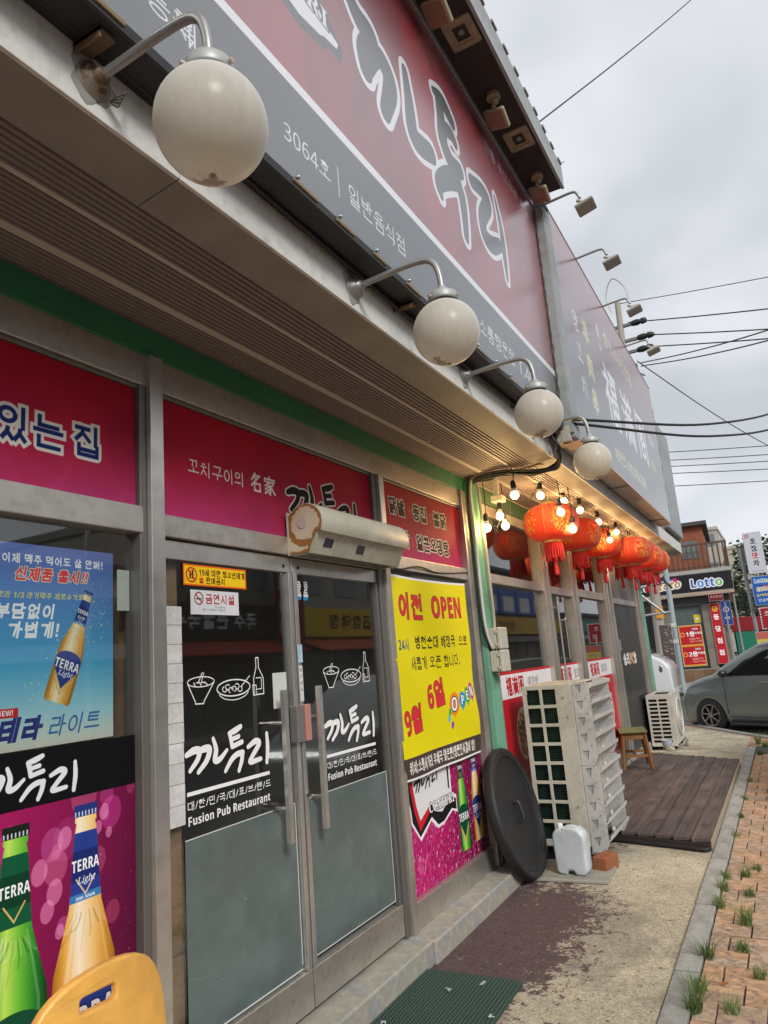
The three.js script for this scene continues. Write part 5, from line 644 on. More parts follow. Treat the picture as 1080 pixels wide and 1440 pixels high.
// ---------------------------------------------------------------- things on the pavement
{ // tall air-conditioner outdoor unit with air guides
  const a = thing('outdoor_unit', 'tall beige air conditioner outdoor unit with stacked air deflector louvres', 'air conditioner', [0.17, 0, -5.85]);
  const beige = M([0.56, 0.54, 0.47], 0.5, 0, { map: rep(dirt, 1.1) }), grey = M([0.55, 0.56, 0.56], 0.5, 0, { map: rep(dirt, 1.3) }), fin = M([0.014, 0.045, 0.032], 0.45, 0.2), Y0 = 0.13, Y1 = 1.34, D = 0.74, W = 0.4;
  part('casing', merge([bx(0.31, W, Y0, Y1, 0.012, D, 0.012), bx(0.0, W, Y1 - 0.03, Y1 + 0.002, 0.004, D, 0.008), bx(0, W, Y0, Y0 + 0.03, 0.004, D, 0.008), bx(0.0, 0.014, Y0, Y1, D - 0.03, D)]), beige, a);
  const fr = rrect(0, Y0, W, Y1, 0.008); for (let r = 0; r < 8; r++) for (let c = 0; c < 2; c++) { const x = 0.03 + c * 0.132, y = Y0 + 0.045 + r * 0.1445; fr.holes.push(rrect(x, y, x + 0.112, y + 0.124, 0.01, THREE.Path)); }
  const g = extr(fr, 0.008, 0.002); part('side_grille', metreUV(g), beige, a);
  const g2 = rrect(0, Y0, D, Y1, 0.008); for (let r = 0; r < 8; r++) for (let c = 0; c < 4; c++) { const x = 0.03 + c * 0.17, y = Y0 + 0.045 + r * 0.1445; g2.holes.push(rrect(x, y, x + 0.15, y + 0.124, 0.01, THREE.Path)); } const gb = extr(g2, 0.006, 0.001); gb.rotateY(Math.PI / 2); gb.translate(-0.003, 0, 0); part('rear_grille', metreUV(gb), beige, a);
  const fins = []; for (let i = 0; i < 74; i++) fins.push(bx(0.022, 0.3, Y0 + 0.04 + i * 0.0155, Y0 + 0.046 + i * 0.0155, 0.03, 0.05)); part('coil_fins', merge(fins), fin, a); part('coil', bx(0.024, 0.3, Y0 + 0.035, Y1 - 0.035, 0.045, D - 0.05), M([0.006, 0.016, 0.012], 0.6), a);
  part('screws', merge([[0.33, 1.24], [0.35, 1.09], [0.345, 0.42]].map(([x, y]) => { const c = new THREE.CylinderGeometry(0.011, 0.013, 0.006, 16); c.rotateX(Math.PI / 2); c.translate(x, y, 0.011); return c; })), M([0.3, 0.28, 0.24], 0.5), a);
  part('clip', bx(-0.012, 0.0, 0.5, 0.525, -0.002, 0.03), M([0.7, 0.7, 0.7], 0.3), a);
  part('foot_frame', merge([bx(0.02, 0.38, 0.0, 0.05, 0.06, 0.12), bx(0.02, 0.38, 0.0, 0.05, 0.6, 0.66), bx(0.04, 0.1, 0.05, 0.13, 0.06, 0.66), bx(0.3, 0.36, 0.05, 0.13, 0.06, 0.66)]), cable, a);
  const dr = new THREE.CylinderGeometry(0.045, 0.05, 0.11, 20); dr.translate(0.16, 0.07, -0.06); part('support_block', dr, M([0.4, 0.4, 0.38], 0.6), a);
  // the two air guides, each a box of blades opening upwards
  const x0 = W + 0.004, wd = 0.135;
  for (const [ya, yb, m] of [[0.72, 1.35, 0], [0.09, 0.716, 1]]) {
    const n = 5 - 0, gd = grp('air_guide', a), p = (yb - ya) / n;
    for (const [dd, nm] of [[0.02, 'near'], [D - 0.012, 'far']]) { const s = shp([[x0, ya], [x0 + 0.1, ya], [x0 + wd, ya + 0.06], [x0 + wd, yb - 0.01], [x0 + wd - 0.03, yb], [x0, yb]]); if (nm === 'near') for (let k = 0; k < n; k++) { const y = ya + p * k + 0.03; const h = new THREE.Path(); h.moveTo(x0 + 0.02, y + 0.075); h.lineTo(x0 + 0.075, y + 0.082); h.lineTo(x0 + 0.06, y + 0.012); h.closePath(); s.holes.push(h); } const q = extr(s, 0.003); q.translate(0, 0, -dd); part('side_panel', metreUV(q), grey, gd); }
    for (let k = 0; k < n; k++) { const y = ya + p * k + 0.03, mesh = []; for (let i = 0; i < 8; i++) mesh.push(bx(x0 + 0.016 + i * 0.0082, x0 + 0.02 + i * 0.0082, y + 0.01, y + 0.084, 0.024, 0.0264)); for (let j = 0; j < 9; j++) mesh.push(bx(x0 + 0.018, x0 + 0.078, y + 0.012 + j * 0.0082, y + 0.0155 + j * 0.0082, 0.0262, 0.028)); mesh.push(bx(x0 + 0.016, x0 + 0.08, y + 0.008, y + 0.0095, 0.0262, 0.028)); part('perforated_mesh', merge(mesh), grey, gd); part('shade_backing', bx(x0 + 0.012, x0 + 0.084, y + 0.002, y + 0.09, 0.034, 0.036), cable, gd); }  // black sheet added behind each mesh for the shade inside the air guide
    for (let k = 0; k < n; k++) { const y = ya + p * k + 0.012; const s = shp([[x0 + 0.03, y], [x0 + 0.036, y - 0.003], [x0 + wd + 0.018, y + 0.075], [x0 + wd + 0.022, y + 0.104], [x0 + wd + 0.015, y + 0.104], [x0 + wd + 0.01, y + 0.08]]), q = extr(s, D - 0.05); q.translate(0, 0, -D + 0.022); part('blade', metreUV(q), M([0.66, 0.66, 0.66], 0.45, 0, { map: rep(dirt, 1.5) }), gd); part('blade_stop', bx(x0 + 0.08, x0 + 0.1, y + 0.05, y + 0.085, 0.4, 0.43, 0.006), M([0.75, 0.75, 0.74], 0.4), gd); }
    part('rivets', merge(Array.from({ length: 6 }, (_, k) => { const c = new THREE.CylinderGeometry(0.004, 0.004, 0.004, 8); c.rotateX(Math.PI / 2); c.translate(x0 + 0.1, ya + 0.03 + k * p * 0.95, -0.015); return c; })), steelDark, gd);
  }
}
{ // second outdoor unit
  const a = thing('outdoor_unit', 'low white air conditioner outdoor unit with round fan grille beyond the wooden stool', 'air conditioner', [0.08, 0.06, -11.95]), wm = M([0.62, 0.61, 0.56], 0.5, 0, { map: rep(dirt, 1.4) }), W = 0.37, H = 0.75, D = 0.95;
  const fr = rrect(0, 0, W, H, 0.01); for (let r = 0; r < 11; r++) for (let c = 0; c < 2; c++) { const x = 0.03 + c * 0.145, y = 0.05 + r * 0.06; fr.holes.push(rrect(x, y, x + 0.125, y + 0.04, 0.005, THREE.Path)); } part('side_grille', metreUV(extr(fr, 0.01, 0.002)), wm, a);
  part('casing', merge([bx(W - 0.02, W, 0, H, 0.003, D, 0.008), bx(0, W, H - 0.02, H + 0.004, 0.003, D, 0.008), bx(0, W, 0, 0.03, 0.003, D, 0.008)]), wm, a); part('coil', bx(0.01, W - 0.03, 0.03, H - 0.03, 0.02, D - 0.01), M([0.008, 0.008, 0.008], 0.7), a);
  const ring = new THREE.TorusGeometry(0.27, 0.018, 10, 40); ring.rotateY(Math.PI / 2); ring.translate(W + 0.012, 0.38, -D * 0.52); part('fan_ring', ring, wm, a); part('fan_grille', merge([0.06, 0.1, 0.14, 0.18, 0.22].map((r) => { const t = new THREE.TorusGeometry(r, 0.004, 5, 36); t.rotateY(Math.PI / 2); t.translate(W + 0.02, 0.38, -D * 0.52); return t; }).concat([0, 1, 2, 3].map((k) => rod(V(W + 0.018, 0.38 - 0.26 * Math.cos(k * 0.785), -D * 0.52 - 0.26 * Math.sin(k * 0.785)), V(W + 0.018, 0.38 + 0.26 * Math.cos(k * 0.785), -D * 0.52 + 0.26 * Math.sin(k * 0.785)), 0.004)))), wm, a); const dk = new THREE.CylinderGeometry(0.25, 0.25, 0.004, 32); dk.rotateZ(Math.PI / 2); dk.translate(W + 0.004, 0.38, -D * 0.52); part('fan_opening', dk, M([0.3, 0.3, 0.27], 0.7), a);
  part('feet', merge([bx(0.04, 0.33, -0.06, 0, 0.1, 0.16), bx(0.04, 0.33, -0.06, 0, 0.78, 0.84)]), cable, a);
  solo("folded_tarp", bx(0.2, 0.38, 0.817, 0.829, 12.1, 12.3, 0.004), cable, 'small black folded tarp lying on top of the low outdoor unit', 'tarp');
  solo('plastic_tub', (() => { const g = lathe([[0.001, 0], [0.062, 0], [0.075, 0.11], [0.08, 0.112], [0.078, 0.118], [0.07, 0.112], [0.06, 0.01], [0.001, 0.01]], 24); g.translate(0.36, 0.09, -11.5); return g; })(), M([0.42, 0.46, 0.56], 0.5), 'small bluish plastic tub at the foot of the low outdoor unit', 'tub');
  for (const [x, d, s] of [[0.42, 11.3, 0.05], [0.55, 12.4, 0.06], [0.5, 12.9, 0.045]]) { const g = new THREE.IcosahedronGeometry(s, 2), p = g.attributes.position; for (let i = 0; i < p.count; i++) { const f = 0.8 + 0.4 * vn(p.getX(i) * 40 + d, p.getY(i) * 40 + p.getZ(i) * 30); p.setXYZ(i, p.getX(i) * f * 1.2, p.getY(i) * f * 0.7, p.getZ(i) * f); } g.computeVertexNormals(); g.translate(x, (d < 12 ? 0.085 : 0) + s * 0.5, -d); solo('stone', g, M([0.4, 0.37, 0.31], 0.95), ['pale stone on the deck edge beside the bluish tub', 'pale stone under the fan side of the low outdoor unit', 'small pale stone behind the low outdoor unit'][[0.05, 0.06, 0.045].indexOf(s)], 'stone'); }
}
{ // black round lid leaning on the shopfront
  const l = thing('round_lid', 'large black round plastic lid with a handle leaning against the mint post', 'lid', [0.175, 0.47, -5.4]); l.rotation.set(0, 0.03, 0.235); const inner = new THREE.Group();
  const g = lathe([[0.001, -0.01], [0.36, -0.012], [0.4, 0.012], [0.425, 0.03], [0.45, 0.03], [0.46, 0.01], [0.46, -0.035], [0.44, -0.055], [0.3, -0.05], [0.001, -0.048]], 72); g.rotateZ(-Math.PI / 2); part('disc', g, M([0.022, 0.022, 0.024], 0.55, 0, { map: rep(grain, 3), bumpMap: rep(bumpy, 8), bumpScale: 0.001 }), l);
  const rim = new THREE.TorusGeometry(0.405, 0.006, 6, 72); rim.rotateY(Math.PI / 2); rim.translate(0.018, 0, 0); part('ridge', rim, M([0.03, 0.03, 0.032], 0.45), l); part('handle', tube([V(-0.01, 0.07, 0.0), V(0.03, 0.06, 0), V(0.035, 0, 0), V(0.03, -0.06, 0), V(-0.01, -0.07, 0)], 0.014, 30, 8), M([0.03, 0.03, 0.032], 0.5), l);
}
solo('flat_board', (() => { const g = new RoundedBoxGeometry(0.68, 0.02, 0.5, 2, 0.006); g.rotateY(0.06); g.translate(0.42, 0.012, -5.64); return g; })(), M([0.36, 0.35, 0.31], 0.8, 0, { map: rep(dirt, 2) }), 'flat grey board on the ground under the white jerrycan', 'board');
{ // jerrycan
  const c = thing('jerrycan', 'translucent white plastic jerrycan with screw cap standing on the grey board', 'jerrycan', [0.505, 0.024, -5.54], -0.1), pl = M([0.66, 0.72, 0.76], 0.32, 0, { map: rep(grain, 2), clearcoat: 0.2 });
  const s = new THREE.Shape(); s.moveTo(-0.105, 0.02); s.quadraticCurveTo(-0.105, 0, -0.08, 0); s.lineTo(-0.055, 0); s.lineTo(-0.035, 0.03); s.lineTo(0.03, 0.03); s.lineTo(0.05, 0); s.lineTo(0.08, 0); s.quadraticCurveTo(0.11, 0, 0.112, 0.03); s.lineTo(0.118, 0.24); s.quadraticCurveTo(0.118, 0.285, 0.08, 0.31); s.lineTo(0.07, 0.318); s.lineTo(-0.03, 0.318); s.lineTo(-0.04, 0.3); s.lineTo(-0.09, 0.3); s.quadraticCurveTo(-0.118, 0.285, -0.118, 0.25); s.closePath();
  const h = new THREE.Path(); h.moveTo(-0.02, 0.282); h.lineTo(-0.016, 0.304); h.lineTo(0.06, 0.304); h.lineTo(0.085, 0.282); h.closePath(); const body = extr(s, 0.1, 0.022, 5); body.translate(0, 0.022, -0.07); part('body', toCreasedNormals(body, 0.6), pl, c);
  part('handle', tube([V(-0.025, 0.33, -0.02), V(-0.015, 0.358, -0.02), V(0.05, 0.358, -0.02), V(0.09, 0.325, -0.02)], 0.016, 30, 10), pl, c); part('cap', (() => { const g = lathe([[0.001, 0.395], [0.022, 0.394], [0.026, 0.388], [0.026, 0.345], [0.02, 0.32]], 24); g.translate(-0.082, -0.012, -0.02); return g; })(), M([0.74, 0.78, 0.8], 0.35), c);
  c.scale.setScalar(0.88);
}
{ // perforated brick
  const s = rrect(-0.05, -0.1, 0.05, 0.1, 0.004); for (const z of [-0.06, 0, 0.06]) { const h = new THREE.Path(); h.absellipse(0, z, 0.022, 0.016, 0, Math.PI * 2, true); s.holes.push(h); } const g = extr(s, 0.1, 0.003, 1); g.rotateX(-Math.PI / 2); g.rotateY(-0.22); g.translate(0.69, 0.004, -5.76); solo('loose_brick', metreUV(g), M([0.4, 0.14, 0.055], 0.9, 0, { map: rep(dirt, 5), bumpMap: rep(bumpy, 8), bumpScale: 0.004 }), 'single orange brick with three holes beside the tall outdoor unit', 'brick');
}
{ // wooden deck
  const dk = thing('wooden_deck', 'low brown board deck in front of the second shop', 'deck'), wm = dataTex(256, 512, (x, y) => { const n = fbm(x / 6, y / 90, 4), m = fbm(x / 60, y / 60, 4), k = 0.8 + 0.5 * (n - 0.5) + 0.5 * (m - 0.5); return [112 * k, 99 * k, 95 * k]; }), tones = [0.85, 0.95, 1.05, 1.12].map((t) => M([t, t * 0.97, t * 0.95], 0.75, 0, { map: rep(wm, 3, 0.5), bumpMap: rep(bumpy, 6, 2), bumpScale: 0.0015 }));
  const front = (x) => 6.62 - 0.26 * (x - 0.55), back = (x) => 10.95 - 0.55 * (x - 0.5), n = 9, x0 = 0.07, w = (1.352 - x0) / n;
  const cutsAt = [9.1, 7.2, 8.6, 9.6, 8.0, 7.05, 9.3, 8.2, 9.9];
  for (let i = 0; i < n; i++) { const xa = x0 + i * w + 0.003, xb = xa + w - 0.006, xm = (xa + xb) / 2; for (const [a, b] of [[front(xm), cutsAt[i] - 0.002], [cutsAt[i] + 0.002, back(xm)]]) { const g = bx(xa, xb, 0.055, 0.082 + R(-0.0015, 0.0015), a, b, 0.003), uv = g.attributes.uv, p = g.attributes.position, o = R(0, 5); for (let k = 0; k < p.count; k++) uv.setXY(k, p.getX(k) + o, -p.getZ(k) * 0.7 + o); part('deck_board', g, tones[(rnd() * 4) | 0], dk); } }
  part('joists', merge([6.9, 7.9, 8.9, 9.9].map((d) => bx(0.08, 1.34, 0.0, 0.054, d, d + 0.05))), blackPaint, dk); part('front_batten', bar(V(0.07, 0.028, -front(0.07) + 0.012), V(1.35, 0.028, -front(1.35) + 0.012), 0.02, 0.05), M([0.04, 0.028, 0.026], 0.8), dk); part('edge_batten', bx(1.353, 1.364, 0.012, 0.07, 6.43, 10.4), M([0.36, 0.29, 0.2], 0.8), dk);
  solo('black_hose', tube([V(0.45, 0.02, -6.58), V(0.8, 0.018, -6.5), V(1.1, 0.018, -6.42), V(1.3, 0.018, -6.36), V(1.34, 0.02, -6.4)], 0.016, 40, 8), cable, 'black hose along the front edge of the wooden deck', 'hose');
}
{ // stool
  const s = thing('wooden_stool', 'small wooden stool with a worn green top standing on the deck', 'stool', [0.2, 0.083, -9.9], 0.25); s.scale.setScalar(1.12); const wd = M([0.36, 0.19, 0.075], 0.6, 0, { map: dataTex(128, 256, (x, y) => { const k = 200 + 70 * (fbm(x / 5, y / 60, 4) - 0.5); return [k, k * 0.95, k * 0.88]; }) });
  part('seat', (() => { const g = new RoundedBoxGeometry(0.3, 0.022, 0.46, 2, 0.006); g.translate(0, 0.4, 0); return metreUV(g); })(), M([0.17, 0.2, 0.07], 0.65, 0, { map: rep(dirt, 3) }), s);
  for (const x of [-1, 1]) for (const z of [-1, 1]) part('leg', bar(V(x * 0.15, 0.0, z * 0.21), V(x * 0.115, 0.388, z * 0.18), 0.034, 0.034), wd, s);
  for (const x of [-1, 1]) { part('apron', bx(x * 0.118 - 0.01, x * 0.118 + 0.01, 0.32, 0.387, -0.17, 0.17), wd, s); } for (const z of [-1, 1]) { part('apron', bx(-0.1, 0.1, 0.32, 0.387, z * 0.18 - 0.01, z * 0.18 + 0.01), wd, s); part('stretcher', bx(-0.128, 0.128, 0.13, 0.16, z * 0.2 - 0.01, z * 0.2 + 0.01), wd, s); } part('stretcher', bx(-0.012, 0.012, 0.13, 0.155, -0.19, 0.19), wd, s);
}
{ // rubber doormat
  const m = thing('doormat', 'dark green studded rubber doormat in front of the double door', 'doormat', [0.42, 0.002, -3.28], 0.02), gm = M([0.022, 0.06, 0.045], 0.55, 0, { map: rep(dirt, 3) }), W = 0.58, L = 1.0; part('base', (() => { const g = new RoundedBoxGeometry(W, 0.008, L, 2, 0.003); g.translate(0, 0.005, 0); return g; })(), gm, m);
  const st = []; for (let i = 0; i < 29; i++) for (let j = 0; j < 50; j++) { const g = new THREE.CylinderGeometry(0.0035, 0.0082, 0.0085, 4, 1, false); g.rotateY(Math.PI / 4); g.translate(-W / 2 + 0.011 + i * 0.0199, 0.013, -L / 2 + 0.012 + j * 0.0199); st.push(g); } const o = part('studs', merge(st), gm, m); o.userData.kind = 'stuff';
  const fl = []; const r = mulberry(14); for (const [x, z] of [[-0.2, 0.1], [0.1, -0.42], [0.24, -0.1], [-0.05, -0.3], [-0.14, 0.3], [0.16, 0.2]]) for (let k = 0; k < 3; k++) fl.push(tube([V(x + r() * 0.03, 0.02, z + r() * 0.03), V(x + r() * 0.04, 0.024, z + r() * 0.04), V(x + r() * 0.05, 0.02, z + r() * 0.05)], 0.0016, 8, 4)); part('lint', merge(fl), M([0.6, 0.66, 0.64], 0.9), m);
}
{ // orange plastic chair, its back to the street
  const c = thing('plastic_chair', 'orange moulded plastic chair with a slot in its backrest beside the bottle film', 'chair', [0.3, -0.0, -1.6]); c.scale.set(1, 0.975, 1.06); const or = M([1, 0.53, 0.11], 0.42, 0, { clearcoat: 0.15, clearcoatRoughness: 0.3, map: rep(grain, 2) });
  const s = new THREE.Shape(); s.moveTo(-0.21, 0.42); s.lineTo(-0.222, 0.62); s.bezierCurveTo(-0.225, 0.78, -0.16, 0.845, 0, 0.85); s.bezierCurveTo(0.16, 0.845, 0.225, 0.78, 0.222, 0.62); s.lineTo(0.21, 0.42); s.closePath();
  s.holes.push(rrect(-0.095, 0.748, 0.035, 0.805, 0.026, THREE.Path)); const h = new THREE.Path(); h.moveTo(-0.15, 0.46); h.lineTo(-0.155, 0.6); h.bezierCurveTo(-0.13, 0.665, 0.13, 0.665, 0.155, 0.6); h.lineTo(0.15, 0.46); h.closePath(); s.holes.push(h);
  const g = extr(s, 0.012, 0.009, 4); g.translate(0, 0, -0.006); { const p = g.attributes.position; for (let i = 0; i < p.count; i++) { const x = p.getX(i), y = p.getY(i); p.setZ(i, p.getZ(i) - 0.9 * x * x - 0.125 * (y - 0.42)); const n = g.attributes.normal, k = V(n.getX(i) + 1.8 * x * n.getZ(i), n.getY(i) + 0.125 * n.getZ(i), n.getZ(i)).normalize(); n.setXYZ(i, k.x, k.y, k.z); } } g.rotateY(Math.PI / 2); part('backrest', g, or, c);
  const seat = extr(rrect(-0.21, -0.21, 0.21, 0.2, 0.06), 0.012, 0.009, 3); seat.rotateX(Math.PI / 2); seat.rotateY(Math.PI / 2); seat.translate(-0.17, 0.43, 0); part('seat', seat, or, c);
  for (const [x, z, tx, tz] of [[0.02, 0.19, 0.06, 0.23], [0.02, -0.19, 0.06, -0.23], [-0.35, 0.18, -0.37, 0.22], [-0.35, -0.18, -0.37, -0.22]]) part('leg', rod(V(tx * 0.6 - (tx < 0 ? 0.0 : 0), 0.0, tz), V(Math.max(x, -0.27), 0.43, z), 0.016, 0.026, 10), or, c);
}
// hatchback parked on the corner
{
  const car = thing('parked_car', 'grey-green hatchback parked across the corner of the side street', 'car', [0.66, -0.1, -14.95], -0.55), paint = M([0.2, 0.228, 0.226], 0.28, 0.35, { clearcoat: 1, clearcoatRoughness: 0.05 }), dark = M([0.008, 0.009, 0.01], 0.2, 0, { specularIntensity: 0.35 }), blk = M([0.02, 0.02, 0.021], 0.6), chrome = M([0.6, 0.61, 0.62], 0.2, 0.9);
  // local: x to the rear, y up, z across; front wheel at the origin, street-side face at z = 0
  const WB = 2.42, Wd = 1.6, arch = (s, cx) => { s.lineTo(cx + 0.36, 0.24); s.absarc(cx, 0.3, 0.355, -0.17, Math.PI + 0.17, false); };
  const body = new THREE.Shape(); body.moveTo(3.2, 0.3); body.lineTo(3.22, 0.75); body.quadraticCurveTo(3.2, 1.0, 3.05, 1.02); body.lineTo(0.4, 0.98); body.quadraticCurveTo(-0.1, 0.93, -0.5, 0.76); body.quadraticCurveTo(-0.74, 0.64, -0.76, 0.5); body.lineTo(-0.74, 0.26); body.quadraticCurveTo(-0.7, 0.19, -0.55, 0.19); body.lineTo(-0.355, 0.24); body.absarc(0, 0.3, 0.36, Math.PI + 0.17, -0.17, true); body.lineTo(0.42, 0.2); body.lineTo(WB - 0.42, 0.2); body.lineTo(WB - 0.355, 0.24); body.absarc(WB, 0.3, 0.36, Math.PI + 0.17, -0.17, true); body.lineTo(3.1, 0.22); body.closePath();
  const g = extr(body, Wd - 0.16, 0.08, 5); g.translate(0, 0, -(Wd - 0.08)); { const p = g.attributes.position; for (let i = 0; i < p.count; i++) { const x0 = p.getX(i), x = x0 < -0.38 ? -0.38 + (x0 + 0.38) * 0.5 : x0; p.setX(i, x); const y = p.getY(i), mid = -Wd / 2, k = 1 - 0.05 * smooth(y, 0.6, 1.0) - 0.05 * smooth(0.4 - y, 0, 0.25) - 0.14 * smooth(-x, 0.2, 0.85) ** 1.5; p.setZ(i, mid + (p.getZ(i) - mid) * k); } g.computeVertexNormals(); } part('body', toCreasedNormals(g, 0.7), paint, car);
  const taper = (gg) => { const p = gg.attributes.position, mid = -Wd / 2; for (let i = 0; i < p.count; i++) { const k = 0.95 - 0.2 * smooth(p.getY(i), 0.92, 1.5); p.setZ(i, mid + (p.getZ(i) - mid) * k); } gg.computeVertexNormals(); return gg; };
  const cab = new THREE.Shape(); cab.moveTo(0.08, 0.92); cab.quadraticCurveTo(0.55, 1.28, 1.02, 1.46); cab.quadraticCurveTo(1.6, 1.58, 2.5, 1.47); cab.quadraticCurveTo(2.95, 1.34, 3.12, 1.0); cab.lineTo(3.1, 0.9); cab.closePath(); const cg = extr(cab, Wd - 0.12, 0.06, 4); cg.translate(0, 0, -(Wd - 0.06)); part('roof', toCreasedNormals(taper(cg), 0.6), paint, car);
  const wins = [[[0.42, 1.0], [0.74, 1.23], [1.02, 1.38], [1.24, 1.43], [1.26, 1.0]], [[1.37, 1.0], [1.37, 1.44], [1.9, 1.44], [2.25, 1.38], [2.5, 1.02]]]; for (const w of wins) { const wg = extr(shp(w), Wd + 0.0, 0.004, 1); wg.translate(0, 0, -Wd + 0.0); const p = wg.attributes.position, mid = -Wd / 2; for (let i = 0; i < p.count; i++) { const k = 0.957 - 0.2 * smooth(p.getY(i), 0.92, 1.5); p.setZ(i, mid + (p.getZ(i) - mid) * k * 1.004); } wg.computeVertexNormals(); part('side_window', wg, dark, car); }
  const ws = new THREE.BufferGeometry(); ws.setAttribute('position', new THREE.Float32BufferAttribute([0.16, 0.99, -0.14, 0.16, 0.99, -1.46, 0.92, 1.43, -0.28, 0.92, 1.43, -0.28, 0.16, 0.99, -1.46, 0.92, 1.43, -1.32], 3)); ws.translate(-0.02, 0.012, 0); ws.computeVertexNormals(); ws.setAttribute('uv', new THREE.Float32BufferAttribute(new Array(12).fill(0), 2)); part('windscreen', ws, dark, car);
  part('window_trim', bar(V(0.4, 0.985, -0.048), V(2.6, 1.0, -0.045), 0.012, 0.016), chrome, car);
  part('door_seam', merge([bx(0.38, 0.388, 0.32, 0.95, -0.004, 0.002), bx(1.31, 1.318, 0.28, 0.97, -0.004, 0.002), bx(0.4, 1.31, 0.278, 0.286, -0.004, 0.0)]), blk, car); part('door_handle', bx(1.08, 1.25, 0.86, 0.89, -0.03, 0.005, 0.01), paint, car); part('sill', bx(0.42, 2.0, 0.19, 0.24, -0.0, 0.2, 0.02), blk, car);
  part('wing_mirror', (() => { const m = new THREE.SphereGeometry(0.1, 20, 14); m.scale(0.75, 0.7, 1); m.translate(0.44, 1.05, 0.06); return m; })(), M([0.02, 0.022, 0.024], 0.3), car);
  part('headlight', (() => { const q = extr(shp([[-0.5, 0.6], [-0.28, 0.68], [-0.1, 0.72], [-0.3, 0.76], [-0.46, 0.69]]), 0.03, 0.01); q.translate(0.02, 0.01, -0.18); return q; })(), M([0.35, 0.38, 0.4], 0.1, 0.2, { clearcoat: 1 }), car);
  for (const cx of [0, WB]) for (const z of [-0.02, -Wd + 0.02]) {
    const wh = grp('wheel', car); wh.position.set(cx, 0.3, z); const sg = z > -1 ? 1 : -1; const ty = lathe([[0.19, -0.1], [0.29, -0.1], [0.305, -0.07], [0.305, 0.07], [0.29, 0.1], [0.19, 0.1]], 40); ty.rotateX(Math.PI / 2); ty.translate(0, 0, -0.09 * sg); part('tyre', ty, rubber, wh);
    const rim = []; const rg = lathe([[0.19, -0.02], [0.2, 0.0], [0.19, 0.02], [0.175, 0.0]], 36); rg.rotateX(Math.PI / 2); rim.push(rg); for (let k = 0; k < 7; k++) { const a = (k / 7) * 6.283; rim.push(bar(V(0.03 * Math.cos(a), 0.03 * Math.sin(a), 0), V(0.185 * Math.cos(a + 0.25), 0.185 * Math.sin(a + 0.25), 0), 0.03, 0.02)); } const hb = new THREE.CylinderGeometry(0.04, 0.04, 0.03, 16); hb.rotateX(Math.PI / 2); rim.push(hb); part('rim', merge(rim), M([0.34, 0.31, 0.3], 0.35, 0.7), wh); const bd = new THREE.CylinderGeometry(0.18, 0.18, 0.01, 24); bd.rotateX(Math.PI / 2); bd.translate(0, 0, -0.05 * sg); part('brake_disc', bd, M([0.02, 0.02, 0.02], 0.6), wh);
  }
}
// tufts of grass in the joints of the brick walk
{
  const gm = [[0.14, 0.22, 0.05], [0.19, 0.26, 0.07], [0.11, 0.18, 0.045]].map((c) => M(c, 0.8, 0, { transmission: 0.25, thickness: 0 })), spots = [[1.5, 5.49, 0.09], [1.5, 5.15, 0.11], [1.5, 4.36, 0.12], [1.62, 5.82, 0.09], [1.66, 4.9, 0.13], [1.5, 3.75, 0.16], [1.5, 5.75, 0.07], [1.5, 12.5, 0.22], [1.66, 4.5, 0.07], [1.5, 3.95, 0.1], [1.5, 6.9, 0.06], [1.66, 5.4, 0.07], [1.68, 6.0, 0.06], [1.65, 3.8, 0.07], [1.5, 7.6, 0.06], [1.5, 8.4, 0.06], [1.6, 12.1, 0.15], [1.55, 11.4, 0.1], [1.75, 4.2, 0.06], [1.5, 9.4, 0.06]];
  spots.forEach(([x, d, h], i) => { const n = 40 + ((h * 350) | 0), bl = []; for (let k = 0; k < n; k++) { const a = R(0, 6.28), L = h * R(0.5, 1.2), o = R(0.3, 1.15), bx0 = x + R(-0.03, 0.03), bz = -d + R(-0.04, 0.04), w = 0.0022 + 0.001 * rnd(), dx = Math.cos(a), dz = Math.sin(a), pts = []; for (let s = 0; s <= 4; s++) { const t = s / 4; pts.push([bx0 + dx * L * o * t * t, L * (t - 0.25 * o * t * t), bz + dz * L * o * t * t, w * (1 - t * 0.92)]); } const P = [], N = []; for (let s = 0; s < 4; s++) { const A = pts[s], B = pts[s + 1], q = (p, e) => [p[0] - dz * p[3] * e, p[1] - 0.004, p[2] + dx * p[3] * e]; P.push(...q(A, -1), ...q(A, 1), ...q(B, -1), ...q(B, -1), ...q(A, 1), ...q(B, 1)); } const g = new THREE.BufferGeometry(); g.setAttribute('position', new THREE.Float32BufferAttribute(P, 3)); g.computeVertexNormals(); g.setAttribute('uv', new THREE.Float32BufferAttribute(new Array((P.length / 3) * 2).fill(0), 2)); bl.push(g); } solo('grass_tuft', merge(bl), gm[i % 3], 'green grass tuft growing in the joints along the brick walk', 'grass', 'grass tufts in the brick walk'); });
  solo('dead_leaf', (() => { const g = new THREE.PlaneGeometry(0.05, 0.03, 6, 4), p = g.attributes.position; for (let i = 0; i < p.count; i++) { const x = p.getX(i), y = p.getY(i); p.setY(i, y * (1 - Math.abs(x) * 28)); p.setZ(i, 0.12 * Math.abs(y) + 4 * x * x); } g.rotateX(-1.45); g.rotateY(0.6); g.translate(1.6, 0.008, -4.05); g.computeVertexNormals(); return g; })(), M([0.3, 0.11, 0.05], 0.8), 'curled reddish brown leaf on the brick walk', 'leaf');
  solo('drain_cover', bx(1.5, 1.75, -0.01, 0.012, 11.5, 12.2, 0.01), M([0.1, 0.1, 0.1], 0.7, 0.2, { map: rep(dirt, 3) }), 'dark metal drain cover by the far end of the brick walk', 'drain cover');
}
